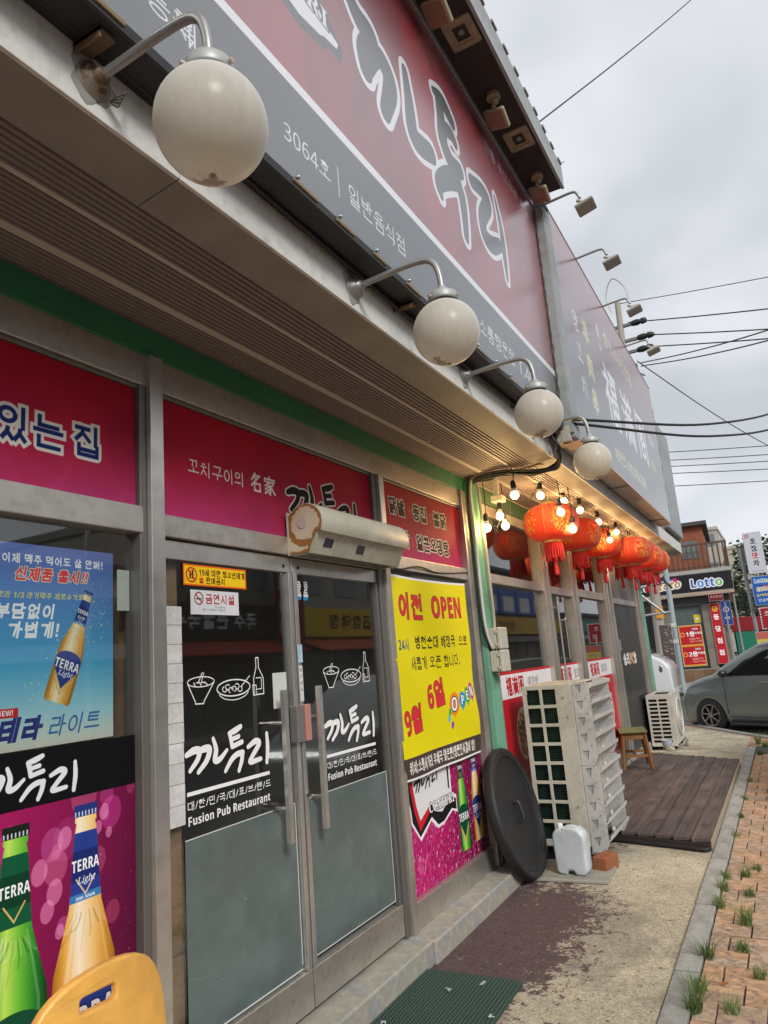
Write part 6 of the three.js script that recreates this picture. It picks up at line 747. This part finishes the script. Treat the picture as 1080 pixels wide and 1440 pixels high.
// ---------------------------------------------------------------- the corner shop across the side street
{
  const b = thing('corner_shop', 'corner shop with black signboard, orange upper room and railed balcony across the side street', 'building', [-0.2, 0, -30], 0.06);
  const stone = M([0.24, 0.22, 0.18], 0.85, 0, { map: rep(dirt, 1) }), orange = M([0.4, 0.115, 0.055], 0.75, 0, { map: dataTex(128, 128, (x, y) => { const k = 215 + 50 * (fbm(x / 4, y / 60, 4) - 0.5); return [k, k, k]; }) }), roofM = M([0.06, 0.055, 0.055], 0.7), conc = M([0.42, 0.42, 0.4], 0.85, 0, { map: rep(dirt, 0.7) }), rail = M([0.1, 0.055, 0.035], 0.7), glassD = M([0.12, 0.15, 0.15], 0.12, 0, { clearcoat: 1, map: rep(dirt, 0.6) });
  part('wall', bx(-8, 0.5, 0.4, 3.3, 0.5, 9), stone, b); part('shop_window', bx(-1.35, -0.35, 0.5, 2.85, 0.44, 0.49), glassD, b); part('shop_window', bx(-3.4, -1.9, 0.9, 2.7, 0.44, 0.49), M([0.02, 0.02, 0.022], 0.15), b); part('lintel', bx(-8, 0.7, 2.85, 3.28, 0.3, 0.5), M([0.05, 0.05, 0.05], 0.6), b);
  for (const x of [-0.33, 0.12]) part('pier', bx(x, x + 0.28, 0.4, 2.85, 0.3, 0.5), stone, b);
  part('canopy', bx(-8, 0.95, 4.02, 4.16, -0.1, 9), conc, b); part('soffit', bx(-8, 0.92, 3.2, 3.3, -0.02, 9), M([0.5, 0.36, 0.26], 0.8), b); part('valance', merge(Array.from({ length: 44 }, (_, i) => { const c = new THREE.CylinderGeometry(0.05, 0.05, 0.04, 10, 1, false, 0, Math.PI); c.rotateX(Math.PI / 2); c.rotateZ(Math.PI); c.translate(-3.55 + i * 0.1, 3.22, 0.0); return c; })), M([0.5, 0.5, 0.48], 0.7), b);
  part('upper_room', bx(-8, 0.15, 4.16, 6.05, 1.4, 8), orange, b); part('upper_window', bx(-0.75, -0.1, 4.75, 5.45, 1.37, 1.4), glassD, b); for (const [d0, d1] of [[2.0, 2.9], [3.1, 4.0], [4.4, 5.3]]) { part('upper_window', bx(0.15, 0.18, 4.5, 5.6, d0, d1), glassD, b); part('window_frame', merge([bx(0.15, 0.2, 5.6, 5.66, d0, d1), bx(0.15, 0.2, 4.44, 4.5, d0, d1), bx(0.15, 0.2, 4.44, 5.66, (d0 + d1) / 2 - 0.03, (d0 + d1) / 2 + 0.03)]), M([0.4, 0.2, 0.12], 0.7), b); }
  part('upper_roof', bx(-8.2, 0.35, 6.05, 6.2, 1.15, 8.2), roofM, b);
  const rl = grp('balcony_rail', b); part('top_rail', bx(-8, 0.92, 5.1, 5.17, 0.0, 0.07), rail, rl); part('top_rail', bx(0.85, 0.92, 5.1, 5.17, 0.072, 8.5), rail, rl); part('bottom_rail', bx(-8, 0.92, 4.24, 4.29, 0.01, 0.06), rail, rl); for (let i = 0; i < 24; i++) part('baluster', bx(-3.5 + i * 0.185, -3.44 + i * 0.185, 4.16, 5.1, 0.01, 0.06), rail, rl); for (let i = 0; i < 30; i++) part('baluster', bx(0.86, 0.91, 4.16, 5.1, 0.25 + i * 0.26, 0.31 + i * 0.26), rail, rl);
  const stp = grp('front_step', b), tl = [[0.2, 0.12, 0.065], [0.23, 0.145, 0.08], [0.17, 0.1, 0.055]].map((c) => M(c, 0.6, 0, { map: rep(dirt, 2) })); part('step_core', bx(-8, 0.9, 0, 0.46, -0.38, 0.5), M([0.3, 0.28, 0.25], 0.9), stp); for (let i = 0; i < 12; i++) part('tile', bx(-3.5 + i * 0.365, -3.145 + i * 0.365, 0.04, 0.46, -0.4, -0.381), tl[i % 3], stp);
  part('pipe', tube([V(0.52, 2.85, -0.25), V(0.5, 1.5, -0.25), V(0.52, 0.6, -0.25), V(0.62, 0.5, -0.2), V(0.9, 0.5, -0.2)], 0.05, 40), galv, b); part('pipe', tube([V(0.85, 3.2, -0.6), V(0.85, 2, -0.6), V(0.87, 0.5, -0.6)], 0.05, 20), galv, b);
}
const lottoText = (g, x, y, s) => { const cs = [['L', '#3a4ab0'], ['o', '#3a9ad8'], ['t', '#2a5ac0'], ['t', '#3a6ad0'], ['o', '#6cc04a']]; let px = x; for (const pass of [0, 1]) { px = x; for (const [c, k] of cs) { g.font = `bold ${s}px sans-serif`; if (!pass) { g.lineWidth = s * 0.2; g.lineJoin = 'round'; g.strokeStyle = '#e8e8f0'; g.strokeText(c, px, y); } else { g.fillStyle = k; g.fillText(c, px, y); } px += g.measureText(c).width * 1.0; } } };
const totoText = (g, x, y, s) => { g.save(); g.translate(x, y); g.rotate(-0.06); g.font = `bold italic ${s}px sans-serif`; g.lineJoin = 'round'; g.lineWidth = s * 0.22; g.strokeStyle = '#eee'; g.strokeText('toto', 0, 0); g.fillStyle = '#c08a1e'; g.fillText('toto', 0, 0); g.fillStyle = '#4a3a9a'; g.fillRect(s * 0.2, -s * 0.98, s * 1.4, s * 0.2); g.fillStyle = '#c03068'; g.beginPath(); for (let i = 0; i < 10; i++) { const a = i * 0.628, r = i % 2 ? s * 0.14 : s * 0.36; g.lineTo(s * 1.7 + r * Math.cos(a), -s * 0.75 + r * Math.sin(a)); } g.fill(); g.restore(); };
function boardSign(name, label, x0, x1, y0, y1, z, w, draw, thick = 0.08, turn = 0) {
  const s = thing(name, label, 'sign', [(x0 + x1) / 2, (y0 + y1) / 2, z], turn), W = x1 - x0, H = y1 - y0; part('cabinet', new THREE.BoxGeometry(W, H, thick), M([0.5, 0.5, 0.5], 0.6), s);
  const g = new THREE.PlaneGeometry(W - 0.02, H - 0.02); g.translate(0, 0, thick / 2 + 0.003); part('print', g, M([1, 1, 1], 0.45, 0, { map: canvasTex(w, Math.round((w * H) / W), draw) }), s); return s;
}
boardSign('shop_signboard', 'wide black signboard with coloured rounded lettering on the corner shop', -4.3, 0.72, 3.32, 4.0, -29.92, 1024, (g, w, h) => { g.fillStyle = '#101014'; g.fillRect(0, 0, w, h); lottoText(g, 720, 104, 92); totoText(g, 480, 100, 84); g.font = 'bold 84px sans-serif'; g.fillStyle = '#e8e8f0'; g.fillText('proto', 190, 100); g.fillStyle = '#8a2a4a'; g.beginPath(); g.arc(400, 80, 22, 0, 7); g.fill(); }, 0.1, 0.06);
boardSign('prize_board', 'square red and yellow prize board in the corner shop window', -1.5, -0.66, 0.56, 2.12, -30.35, 420, (g, w, h) => { g.fillStyle = '#d8a03a'; g.fillRect(0, 0, w, h); for (const [y, s] of [[0.03, '1등'], [0.52, '2등']]) { g.fillStyle = '#b81420'; g.fillRect(16, y * h, w - 32, h * 0.44); lottoText(g, 250, y * h + 64, 40); text(g, s, 120, y * h + 96, 100, { color: '#fff', w: 0.13 }); text(g, '복권명당', 240, y * h + 110, 44, { color: '#fff', w: 0.13 }); text(g, '당첨을 축하', 170, y * h + 220, 36, { color: '#f0d0c0', w: 0.1 }); text(g, '드립니다 당첨', 170, y * h + 270, 34, { color: '#f0d0c0', w: 0.1 }); g.strokeStyle = '#e88a50'; g.lineWidth = 22; g.beginPath(); g.arc(60, y * h + 150, 36, 0, 7); g.stroke(); } }, 0.05, 0.06);
boardSign('banner_board', 'tall narrow red board with white letters on the corner shop pier', -0.26, 0.1, 0.6, 2.86, -30.28, 130, (g, w, h) => { g.fillStyle = '#b81420'; g.fillRect(0, 0, w, h); g.fillStyle = '#e8b040'; g.beginPath(); g.arc(w / 2, 76, 40, 0, 7); g.fill(); text(g, '1', w / 2, 46, 56, { color: '#a01018', center: true }); [...'등당첨점'].forEach((c, i) => text(g, c, 28, 150 + i * 160, 78, { color: '#fff', w: 0.14 })); }, 0.06, 0.06);
boardSign('small_blue_board', 'small blue board with a round emblem beside the tall red board', 0.14, 0.48, 2.0, 2.9, -30.27, 120, (g, w, h) => { g.fillStyle = '#1c3f88'; g.fillRect(0, 0, w, h); g.strokeStyle = '#ddd'; g.lineWidth = 8; g.beginPath(); g.arc(60, 110, 34, 0, 7); g.stroke(); g.fillStyle = '#c04040'; g.fillRect(36, 100, 48, 18); text(g, '복권', 22, 210, 36, { color: '#dde', w: 0.12 }); }, 0.04, 0.06);
boardSign('small_red_board', 'small dark red board under the corner shop eave', -0.2, 0.3, 2.92, 3.2, -29.99, 120, (g, w, h) => { g.fillStyle = '#6a101c'; g.fillRect(0, 0, w, h); text(g, '로또판매', 10, 16, 24, { color: '#d0a0a0', w: 0.12 }); }, 0.04, 0.06);
for (const [x, c, n] of [[-1.1, '#2a5a9a', 'small round blue sticker board above the prize board'], [-0.75, '#d8c020', 'small yellow sticker board above the prize board']]) boardSign('window_notice', n, x - 0.13, x + 0.13, 2.18, 2.5, -30.4, 64, (g, w, h) => { g.fillStyle = c; g.fillRect(0, 0, w, h); g.fillStyle = '#eee'; g.fillRect(14, h * 0.4, 36, 14); }, 0.02, 0.06);
// sign post with stacked boards
{ const p = thing('sign_post', 'slim grey post leaning slightly beside the stacked sign boards', 'post'); part('pole', rod(V(1.56, -0.1, -20.2), V(1.47, 3.75, -20.2), 0.045), galv, p); part('bracket', merge([bx(1.46, 1.6, 3.3, 3.34, 20.15, 20.2), bx(1.48, 1.62, 2.6, 2.64, 20.15, 20.2)]), galv, p); part('small_board', bx(1.4, 1.68, 3.35, 3.75, 20.22, 20.25), M([0.3, 0.31, 0.31], 0.6), p); }
boardSign('vertical_sign', 'white vertical sign with navy and red letters on the street sign mast', 1.58, 1.99, 3.05, 4.07, -20, 240, (g, w, h) => { g.fillStyle = '#cfd0d8'; g.fillRect(0, 0, w, h); [...'포장맛차'].forEach((c, i) => text(g, c, 78, 84 + i * 106, 92, { color: i === 2 ? '#c0202a' : '#1c2034', w: 0.13 })); g.strokeStyle = '#c0404a'; g.lineWidth = 9; g.strokeRect(28, 24, 44, 44); g.beginPath(); g.moveTo(28, 46); g.lineTo(72, 46); g.stroke(); g.fillStyle = '#555'; g.font = '24px sans-serif'; g.fillText('010.2069.3616', 40, h - 22); }, 0.12);
boardSign('blue_sign', 'blue sign with coloured lettering below the white vertical sign', 1.6, 2.06, 2.27, 2.98, -20, 240, (g, w, h) => { g.fillStyle = '#1c63b4'; g.fillRect(0, 0, w, h); lottoText(g, 26, 80, 66); totoText(g, 40, 190, 70); g.font = 'bold 58px sans-serif'; g.lineWidth = 10; g.strokeStyle = '#223'; g.strokeText('proto', 30, 260); g.fillStyle = '#e8e0c0'; g.fillText('proto', 30, 260); text(g, '연금복권', 40, 290, 42, { color: '#dde', w: 0.12 }); }, 0.12);
{ const p = thing('sign_mast', 'grey mast carrying the white vertical sign and the blue sign', 'post'); part('pole', rod(V(1.83, -0.1, -20.1), V(1.83, 4.0, -20.1), 0.05), galv, p); }
boardSign('red_sign', 'small red sign with white dashed border below the blue sign', 1.7, 2.05, 1.68, 2.16, -18, 180, (g, w, h) => { g.fillStyle = '#a01c26'; g.fillRect(0, 0, w, h); g.strokeStyle = '#eee'; g.lineWidth = 8; g.setLineDash([18, 14]); g.strokeRect(5, 5, w - 10, h - 10); g.setLineDash([]); text(g, '초', 40, 40, 62, { color: '#e8e0e0', w: 0.1, round: true }); text(g, '심', 70, 130, 66, { color: '#e8e0e0', w: 0.1, round: true }); }, 0.06);
boardSign('menu_stand', 'pink and yellow menu board standing behind the hatchback', 1.58, 1.95, 1.0, 1.64, -17, 150, (g, w, h) => { g.fillStyle = '#d8c850'; g.fillRect(0, 0, w, h); g.fillStyle = '#c86a5a'; g.fillRect(0, 0, w, 60); g.fillStyle = '#b0b0a0'; for (let i = 0; i < 4; i++) g.fillRect(24, 80 + i * 40, 90, 22); }, 0.05);
{ const p = thing('sign_stand', 'thin dark stand under the red sign and the menu board', 'stand'); part('pole', rod(V(1.85, -0.1, -17.6), V(1.86, 2.1, -18.04), 0.03), galv, p); part('foot', bx(1.7, 2.0, -0.1, -0.04, 17.4, 17.8, 0.02), cable, p); part('leg', rod(V(1.76, -0.1, -17.05), V(1.76, 1.1, -17.03), 0.02), galv, p); }
// red stall with green curtain
{ const s = thing('street_stall', 'red roofed street stall with a green curtain beyond the corner shop', 'stall', [0.95, 0, -34]); part('roof', extr(shp([[-0.65, 1.75], [-0.65, 2.3], [1.4, 2.15], [1.6, 1.7]]), 2, 0.02), M([0.28, 0.012, 0.022], 0.5), s); part('curtain', bx(-0.6, 0.15, 0.8, 1.74, -2.0, -1.96), M([0.015, 0.2, 0.13], 0.7), s); part('counter', bx(-0.6, 1.4, 0, 0.78, -1.9, -0.2, 0.02), M([0.03, 0.028, 0.028], 0.6), s); part('post', merge([bx(-0.62, -0.56, 0, 1.75, -2, -1.94), bx(1.3, 1.36, 0, 1.75, -2, -1.94)]), steelDark, s); part('side_panel', bx(0.16, 1.3, 0.8, 1.74, -1.2, -1.17), M([0.2, 0.09, 0.05], 0.7), s); }
// white truck nose behind the far post
{ const t = thing('white_truck', 'white truck cab with its headlight showing behind the far mint post', 'truck', [-2.9, -0.1, -21.6]), wp = M([0.72, 0.73, 0.73], 0.3, 0, { clearcoat: 1, clearcoatRoughness: 0.05 });
  const s = new THREE.Shape(); s.moveTo(0, 0.4); s.lineTo(0, 1.9); s.lineTo(1.0, 1.95); s.quadraticCurveTo(1.35, 1.9, 1.55, 1.35); s.quadraticCurveTo(2.05, 1.2, 2.12, 0.95); s.lineTo(2.15, 0.45); s.lineTo(1.7, 0.38); s.closePath(); const g = extr(s, 1.5, 0.06, 4); g.translate(0, 0, -0.75); part('cab', toCreasedNormals(g, 0.7), wp, t); part('windscreen', bar(V(1.4, 1.85, 0.0), V(1.62, 1.36, 0), 1.4, 0.03), M([0.02, 0.025, 0.025], 0.08), t); part('side_window', bx(0.3, 1.15, 1.3, 1.8, -0.83, -0.815), M([0.02, 0.025, 0.025], 0.08), t);
  const hl = new THREE.SphereGeometry(0.16, 20, 14); hl.scale(0.5, 1, 0.7); hl.translate(1.95, 0.98, 0.72); part('headlight', hl, M([0.12, 0.13, 0.14], 0.05, 0.3, { clearcoat: 1 }), t); part('grille', bx(2.1, 2.19, 0.55, 0.8, -0.6, 0.5, 0.02), M([0.03, 0.03, 0.03], 0.5), t); part('fog_lamp', bx(2.02, 2.16, 0.62, 0.74, -0.76, -0.6, 0.02), M([0.1, 0.1, 0.1], 0.3), t); part('cargo_bed', bx(-2.6, -0.05, 0.55, 1.0, -0.8, 0.8, 0.03), wp, t);
  for (const [x, z] of [[1.1, 0.72], [1.1, -0.72], [-1.6, 0.72], [-1.6, -0.72]]) { const w = lathe([[0.001, -0.1], [0.26, -0.1], [0.28, -0.06], [0.28, 0.06], [0.26, 0.1], [0.001, 0.1]], 28); w.rotateX(Math.PI / 2); w.translate(x, 0.29, z); part('wheel', w, rubber, t); } part('wing_mirror', bx(1.3, 1.4, 1.5, 1.85, -1.05, -0.9, 0.03), cable, t); }
// poles
{ const p = thing('utility_pole', 'tall tapered concrete utility pole with insulators rising behind the maroon sign', 'utility pole', [-1.62, 0, -26]); part('shaft', rod(V(0, 0, 0), V(0.36, 13.9, 0), 0.19, 0.1, 16), M([0.4, 0.37, 0.33], 0.9, 0, { map: rep(dirt, 0.8) }), p);
  for (const [y, l] of [[12.95, 0.9], [12.35, 1.1], [11.9, 1.0]]) { part('crossarm', bx(0.34 - l * 0.3, 0.34 + l, y - 0.05, y + 0.05, -0.06, 0.06), steelDark, p); const ins = lathe([[0.02, -0.3], [0.1, -0.26], [0.12, -0.1], [0.08, -0.08], [0.12, 0.05], [0.1, 0.22], [0.02, 0.3]], 14); ins.rotateZ(Math.PI / 2); ins.translate(0.34 + l * 0.7, y, 0.02); part('insulator', ins, cable, p); } part('lightning_loop', tube([V(0.1, 13.6, 0), V(0.0, 14.3, 0), V(0.3, 14.9, 0), V(0.7, 14.4, 0), V(0.75, 13.8, 0)], 0.02, 30), galv, p); part('notice', bx(0.05, 0.29, 2.35, 2.75, -0.21, -0.19), M([0.8, 0.3, 0.03], 0.6), p); part('cable_bracket', merge([bx(0.2, 0.7, 11.3, 11.4, -0.1, 0.1), rod(V(0.4, 11.3, 0), V(0.9, 10.9, 0), 0.03), bx(0.1, 0.6, 10.5, 10.9, -0.15, 0.15)]), steelDark, p); }
{ const p = thing('steel_pole', 'pale blue steel pole with cables and stickers beside the white truck', 'pole', [-0.9, 0, -24.3]); part('shaft', rod(V(0, 0, 0), V(0.06, 6.2, 0), 0.085, 0.07, 16), M([0.38, 0.46, 0.5], 0.55, 0, { map: rep(dirt, 1.5) }), p); part('struts', merge([rod(V(-0.95, 3.3, 0.3), V(0.02, 3.42, 0), 0.045), rod(V(-0.95, 3.25, 0.3), V(-0.18, 2.45, 0.1), 0.045), rod(V(-0.9, 2.42, 0.3), V(0.0, 2.48, 0.05), 0.035)]), galv, p); part('stickers', merge([bx(-0.1, 0.09, 1.5, 1.62, -0.092, 0.05), bx(-0.1, 0.09, 2.0, 2.12, -0.092, 0.05)]), M([0.62, 0.6, 0.56], 0.7), p); part('wrapped_cable', tube(Array.from({ length: 20 }, (_, i) => V(0.1 * Math.cos(i * 0.9) + 0.03, 3.2 + i * 0.1, 0.1 * Math.sin(i * 0.9))), 0.025, 80), cable, p); }
boardSign('hazard_panel', 'black and yellow striped hazard panel at the foot of the pole', -1.3, -0.98, 0.27, 0.74, -24.0, 128, (g, w, h) => { g.fillStyle = '#c89a2a'; g.fillRect(0, 0, w, h); g.fillStyle = '#15140f'; for (let i = -2; i < 5; i++) { g.beginPath(); g.moveTo(i * 70, h); g.lineTo(i * 70 + 36, h); g.lineTo(i * 70 + 166, 0); g.lineTo(i * 70 + 130, 0); g.fill(); } g.strokeStyle = '#b03030'; g.lineWidth = 6; g.beginPath(); g.arc(64, 100, 16, 0, 7); g.stroke(); }, 0.03);
boardSign('notice_panel', 'weathered brown notice panel above the hazard stripes', -1.3, -0.92, 0.76, 2.1, -24.02, 128, (g, w, h) => { g.fillStyle = '#5a4c46'; g.fillRect(0, 0, w, h); const r = mulberry(33); for (let i = 0; i < 120; i++) { g.fillStyle = ['#6f6058', '#463a36', '#8a8078', '#a8a49c'][(r() * 4) | 0]; g.fillRect(r() * w, r() * h, 30 * r(), 16 * r()); } }, 0.03);
// far blocks and trees
{ const block = (x0, x1, h, d0, d1, label, c) => { const b = thing('apartment_block', label, 'building', [0, 0, 0], 0, 'distant blocks beyond the corner shop'); part('wall', bx(x0, x1, 0, h, d0, d1), M(c, 0.9, 0, { map: rep(dirt, 0.1) }), b); for (let y = 2; y < h - 1.4; y += 2.8) { for (let x = x0 + 0.7; x < x1 - 0.8; x += 1.9) part('window', bx(x, x + 1.1, y, y + 1.2, d0 - 0.04, d0 - 0.002), M([0.16, 0.18, 0.2], 0.2), b); for (let d = d0 + 1; d < d1 - 1; d += 3) part('window', bx(x1 + 0.002, x1 + 0.04, y, y + 1.2, d, d + 1.4), M([0.16, 0.18, 0.2], 0.2), b); } part('parapet', bx(x0 - 0.1, x1 + 0.1, h, h + 0.3, d0 - 0.1, d1 + 0.1), M(c, 0.9), b); };
  block(-10, -2.2, 12, 78, 90, 'tall pale beige block far behind the orange upper room', [0.46, 0.43, 0.38]); block(-1.8, 1.2, 10.3, 82, 95, 'cream block with parapet far behind the white vertical sign', [0.5, 0.48, 0.4]); block(1.6, 9, 6, 88, 96, 'low distant block beyond the stall', [0.42, 0.42, 0.4]); }
{ const leafM = [[0.035, 0.06, 0.022], [0.055, 0.085, 0.03], [0.025, 0.045, 0.018]].map((c) => M(c, 0.8, 0, { transmission: 0.2, thickness: 0 }));
  const tree = (x, d, h, w, label, seed) => { const r = mulberry(seed), t = thing('broadleaf_tree', label, 'tree', [x, 0, -d], 0, 'trees behind the corner shop'), br = [rod(V(0, 0, 0), V(0.1, h * 0.5, 0), 0.16, 0.1)]; for (let i = 0; i < 7; i++) { const a = r() * 6.28; br.push(rod(V(0.08, h * (0.35 + 0.05 * i * 0.5), 0), V(Math.cos(a) * w * 0.6, h * (0.6 + 0.3 * r()), Math.sin(a) * w * 0.6), 0.06, 0.02)); } part('trunk', merge(br), M([0.07, 0.05, 0.035], 0.9), t);
    const lv = []; for (let c = 0; c < 26; c++) { const a = r() * 6.28, q = Math.sqrt(r()) * w, cy = h * (0.45 + 0.5 * r()), cx = Math.cos(a) * q * (1.2 - cy / h * 0.6), cz = Math.sin(a) * q * (1.2 - cy / h * 0.6); for (let i = 0; i < 70; i++) { const s = 0.1 + 0.1 * r(), g = new THREE.PlaneGeometry(s, s * 0.7); g.rotateX(r() * 6); g.rotateY(r() * 6); g.translate(cx + (r() + r() - 1) * 0.7, cy + (r() + r() - 1) * 0.55, cz + (r() + r() - 1) * 0.7); lv.push(g); } } part('crown', merge(lv), leafM[seed % 3], t); };
  tree(1.6, 40, 6.2, 2.2, 'green tree between the corner shop and the white vertical sign', 3); tree(3.4, 43, 5.4, 2.4, 'dark tree behind the blue sign', 4); tree(0.9, 46, 4.6, 2.0, 'low dark tree above the stall roof', 5); }
// overhead lines
{ const wire = (name, label, a, b, sag, r = 0.012, group) => { const m = a.clone().lerp(b, 0.5); m.y -= sag; const q = (t) => { const p = a.clone().lerp(b, t); p.y -= sag * 4 * t * (1 - t); return p; }; solo(name, tube([0, 0.15, 0.3, 0.5, 0.7, 0.85, 1].map(q), r, 60, 5), cable, label, 'wire', group); }, far = (p, q, k) => p.clone().lerp(q, k);
  const pw = 'power lines leaving the utility pole', lb = 'black power line stretching from the utility pole insulators across the street';
  for (const [a, b] of [[[-1.0, 13.04, -26], [3.33, 11.6, -24]], [[-0.5, 12.4, -26], [3.24, 10.95, -24]], [[-0.55, 11.95, -26], [3.19, 10.65, -24]]]) wire('power_line', lb, V(...a), far(V(...a), V(...b), 4.2), 0.35, 0.022, pw);
  wire('earth_wire', 'thin grey wire from the very top of the utility pole', V(-1.2, 13.85, -26), far(V(-1.2, 13.85, -26), V(3.52, 12.59, -24), 4), 0.3, 0.014);
  wire('service_drop', 'upper black service cable from the sign post across the street', V(1.01, 3.29, -5.25), far(V(1.0, 3.29, -5.25), V(2.37, 4.04, -9), 4).add(V(0, 4.5, 0)), 1.5, 0.012, 'service cables from the sign post'); wire('service_drop', 'lower black service cable from the sign post across the street', V(1.01, 3.27, -5.3), far(V(1.0, 3.27, -5.3), V(2.34, 3.86, -9), 4).add(V(0, 4.5, 0)), 1.5, 0.012, 'service cables from the sign post');
  wire('roof_wire', 'single grey wire leading up from the eave roof', V(1.0, 5.6, -5.0), far(V(1.05, 5.97, -5.1), V(2.06, 8.97, -8), 4), 0.2, 0.007);
  for (const [i, b] of [[3.11, 9.7, -20], [3.09, 9.5, -20]].entries()) wire('telephone_line', 'pair of grey telephone lines fanning from the utility pole', V(-0.8, 11.4 - i * 0.12, -26), far(V(-0.8, 11.4, -26), V(...b), 3), 0.6, 0.02, 'telephone lines'); wire('stay_wire', 'thin wire falling from the utility pole beyond the corner shop', V(-0.9, 11.5, -26), V(9, 11.4, -60), 1.0, 0.02);
  for (const [y0, y1] of [[9.29, 8.7], [8.95, 8.32], [8.69, 8.05], [8.4, 7.7], [7.8, 7.46]]) wire('street_line', 'one of the parallel street wires above the corner shop balcony', V(-4, y0 + 0.4, -31), V(14, y1 - 1.2, -31), 0.2, 0.017, 'parallel street wires'); }
// ---------------------------------------------------------------- the other side of the main street, mirrored in the shop glass
{
  const F = 13, flat = (d0, d1, y0, y1, x) => { const g = new THREE.PlaneGeometry(d1 - d0, y1 - y0); g.rotateY(-Math.PI / 2); g.translate(x, (y0 + y1) / 2, -(d0 + d1) / 2); return g; };
  const row = [[-12, 5.5, 6.2, [0.4, 0.38, 0.34], 'pale two-storey shop house across the main street, opposite the empty kerb', [0.16, 0.02, 0.03], [0.3, 0.3, 0.3]], [5.7, 13.8, 4.4, [0.5, 0.5, 0.48], 'low light grey shop house across the main street', [0.03, 0.035, 0.05], [0.35, 0.36, 0.36]], [14, 20.6, 6, [0.24, 0.23, 0.22], 'dark shop house across the main street with red awning', [0.02, 0.02, 0.022], [0.42, 0.05, 0.04]], [20.8, 28.5, 5.4, [0.46, 0.45, 0.42], 'shop house across the main street with yellow signboard and orange awning', [0.62, 0.48, 0.02], [0.5, 0.1, 0.05]], [38, 56, 6.6, [0.34, 0.33, 0.31], 'long shop house across the main street with blue signboards', [0.55, 0.36, 0.05], [0.12, 0.12, 0.13]], [58, 80, 4.2, [0.42, 0.4, 0.36], 'low shop house across the main street with green signboard', [0.05, 0.3, 0.2], [0.3, 0.3, 0.3]]];
  row.forEach(([a, b, h, c, label, sc, ac], i) => {
    const s = thing('shop_house', label, 'building', [0, 0, 0], 0, 'shop houses across the main street'), m = M(c, 0.85, 0, { map: rep(dirt, 0.3) }); part('wall', bx(F, F + 6, 0, h, a, b), m, s); part('roof', bx(F - 0.3, F + 6.2, h, h + 0.25, a - 0.08, b + 0.08), M([0.12, 0.12, 0.12], 0.8), s);
    const n = Math.round((b - a) / 2.4), w = (b - a) / n; for (let k = 0; k < n; k++) { part('shop_window', bx(F - 0.04, F, 0.3, 2.3, a + k * w + 0.15, a + (k + 1) * w - 0.15), M([0.14, 0.15, 0.155], 0.15), s); if (h > 5) part('upper_window', bx(F - 0.04, F, 4.3, 5.1, a + k * w + 0.5, a + (k + 1) * w - 0.5), M([0.16, 0.18, 0.2], 0.12), s); }
    part('signboard', bx(F - 0.25, F - 0.02, 2.75, 3.8, a + 0.2, b - 0.2), M(sc, 0.5), s); const aw = extr(shp([[F - 1.2, 2.25], [F, 2.7], [F, 2.65], [F - 1.2, 2.2]]), b - a - 0.6); aw.translate(0, 0, -b + 0.3); part('awning', aw, M(ac, 0.7), s);
    const txt = (str, d0, d1, y0, y1, bg, fg, o = {}) => part('sign_print', flat(d0, d1, y0, y1, F - 0.256), M([1, 1, 1], 0.5, 0, { map: canvasTex(512, 128, (g, W, H) => { g.fillStyle = bg; g.fillRect(0, 0, W, H); text(g, str, W / 2, 24, 80, { color: fg, w: 0.14, center: true, ...o }); }) }), s);
    if (i === 2) txt('국수 손칼국수', 15, 18.6, 2.85, 3.7, '#101012', '#d8d8d8'); if (i === 3) txt('곱창막창', 22, 27, 2.85, 3.75, '#d6ae10', '#3a1c10'); if (i === 4) { for (let k = 0; k < 4; k++) part('blue_board', bx(F - 0.2, F - 0.02, 4.0, 5.6, 39 + k * 3.2, 42 + k * 3.2), M([0.05, 0.12, 0.42], 0.5), s); for (let k = 0; k < 4; k++) part('white_picture', bx(F - 0.22, F - 0.205, 4.15, 5.1, 39.6 + k * 3.2, 41.6 + k * 3.2), M([0.7, 0.66, 0.66], 0.6), s); txt('헤어샵', 40, 46, 2.85, 3.75, '#c8922a', '#3a2a14'); }
  });
  const v = thing('vertical_sign', 'dark red vertical sign with white Chinese characters across the main street', 'sign'); part('cabinet', bx(F - 1.2, F - 0.3, 2.3, 5.4, 19.6, 20.0), M([0.2, 0.012, 0.025], 0.5), v); { const g = new THREE.PlaneGeometry(0.86, 3.0); g.translate(F - 0.75, 3.85, -19.594); part('print', g, M([1, 1, 1], 0.5, 0, { map: canvasTex(150, 520, (c, w, h) => { c.fillStyle = '#7a1020'; c.fillRect(0, 0, w, h); [...'福满阁'].forEach((q, i) => text(c, q, 28, 90 + i * 130, 96, { color: '#ddd', w: 0.13, round: true })); }) }), v); }
  const p = thing('street_lamp', 'grey street lamp post across the main street', 'lamp post', [11.6, 0, -11.2]); part('pole', rod(V(0, 0, 0), V(0, 5.4, 0), 0.08, 0.06), galv, p); part('arm', tube([V(0, 5.4, 0), V(-0.4, 5.7, 0), V(-1.4, 5.8, 0)], 0.04, 20), galv, p); part('head', bx(-1.9, -1.3, 5.72, 5.85, -0.12, 0.12, 0.04), galv, p);
  const src = scene.getObjectByName('parked_car'); dup(src, [4.0, -0.1, -8.2], Math.PI / 2, 'grey-green hatchback parked along the kerb of the main street').userData.category = 'car';
}
renderer.render(scene, camera);
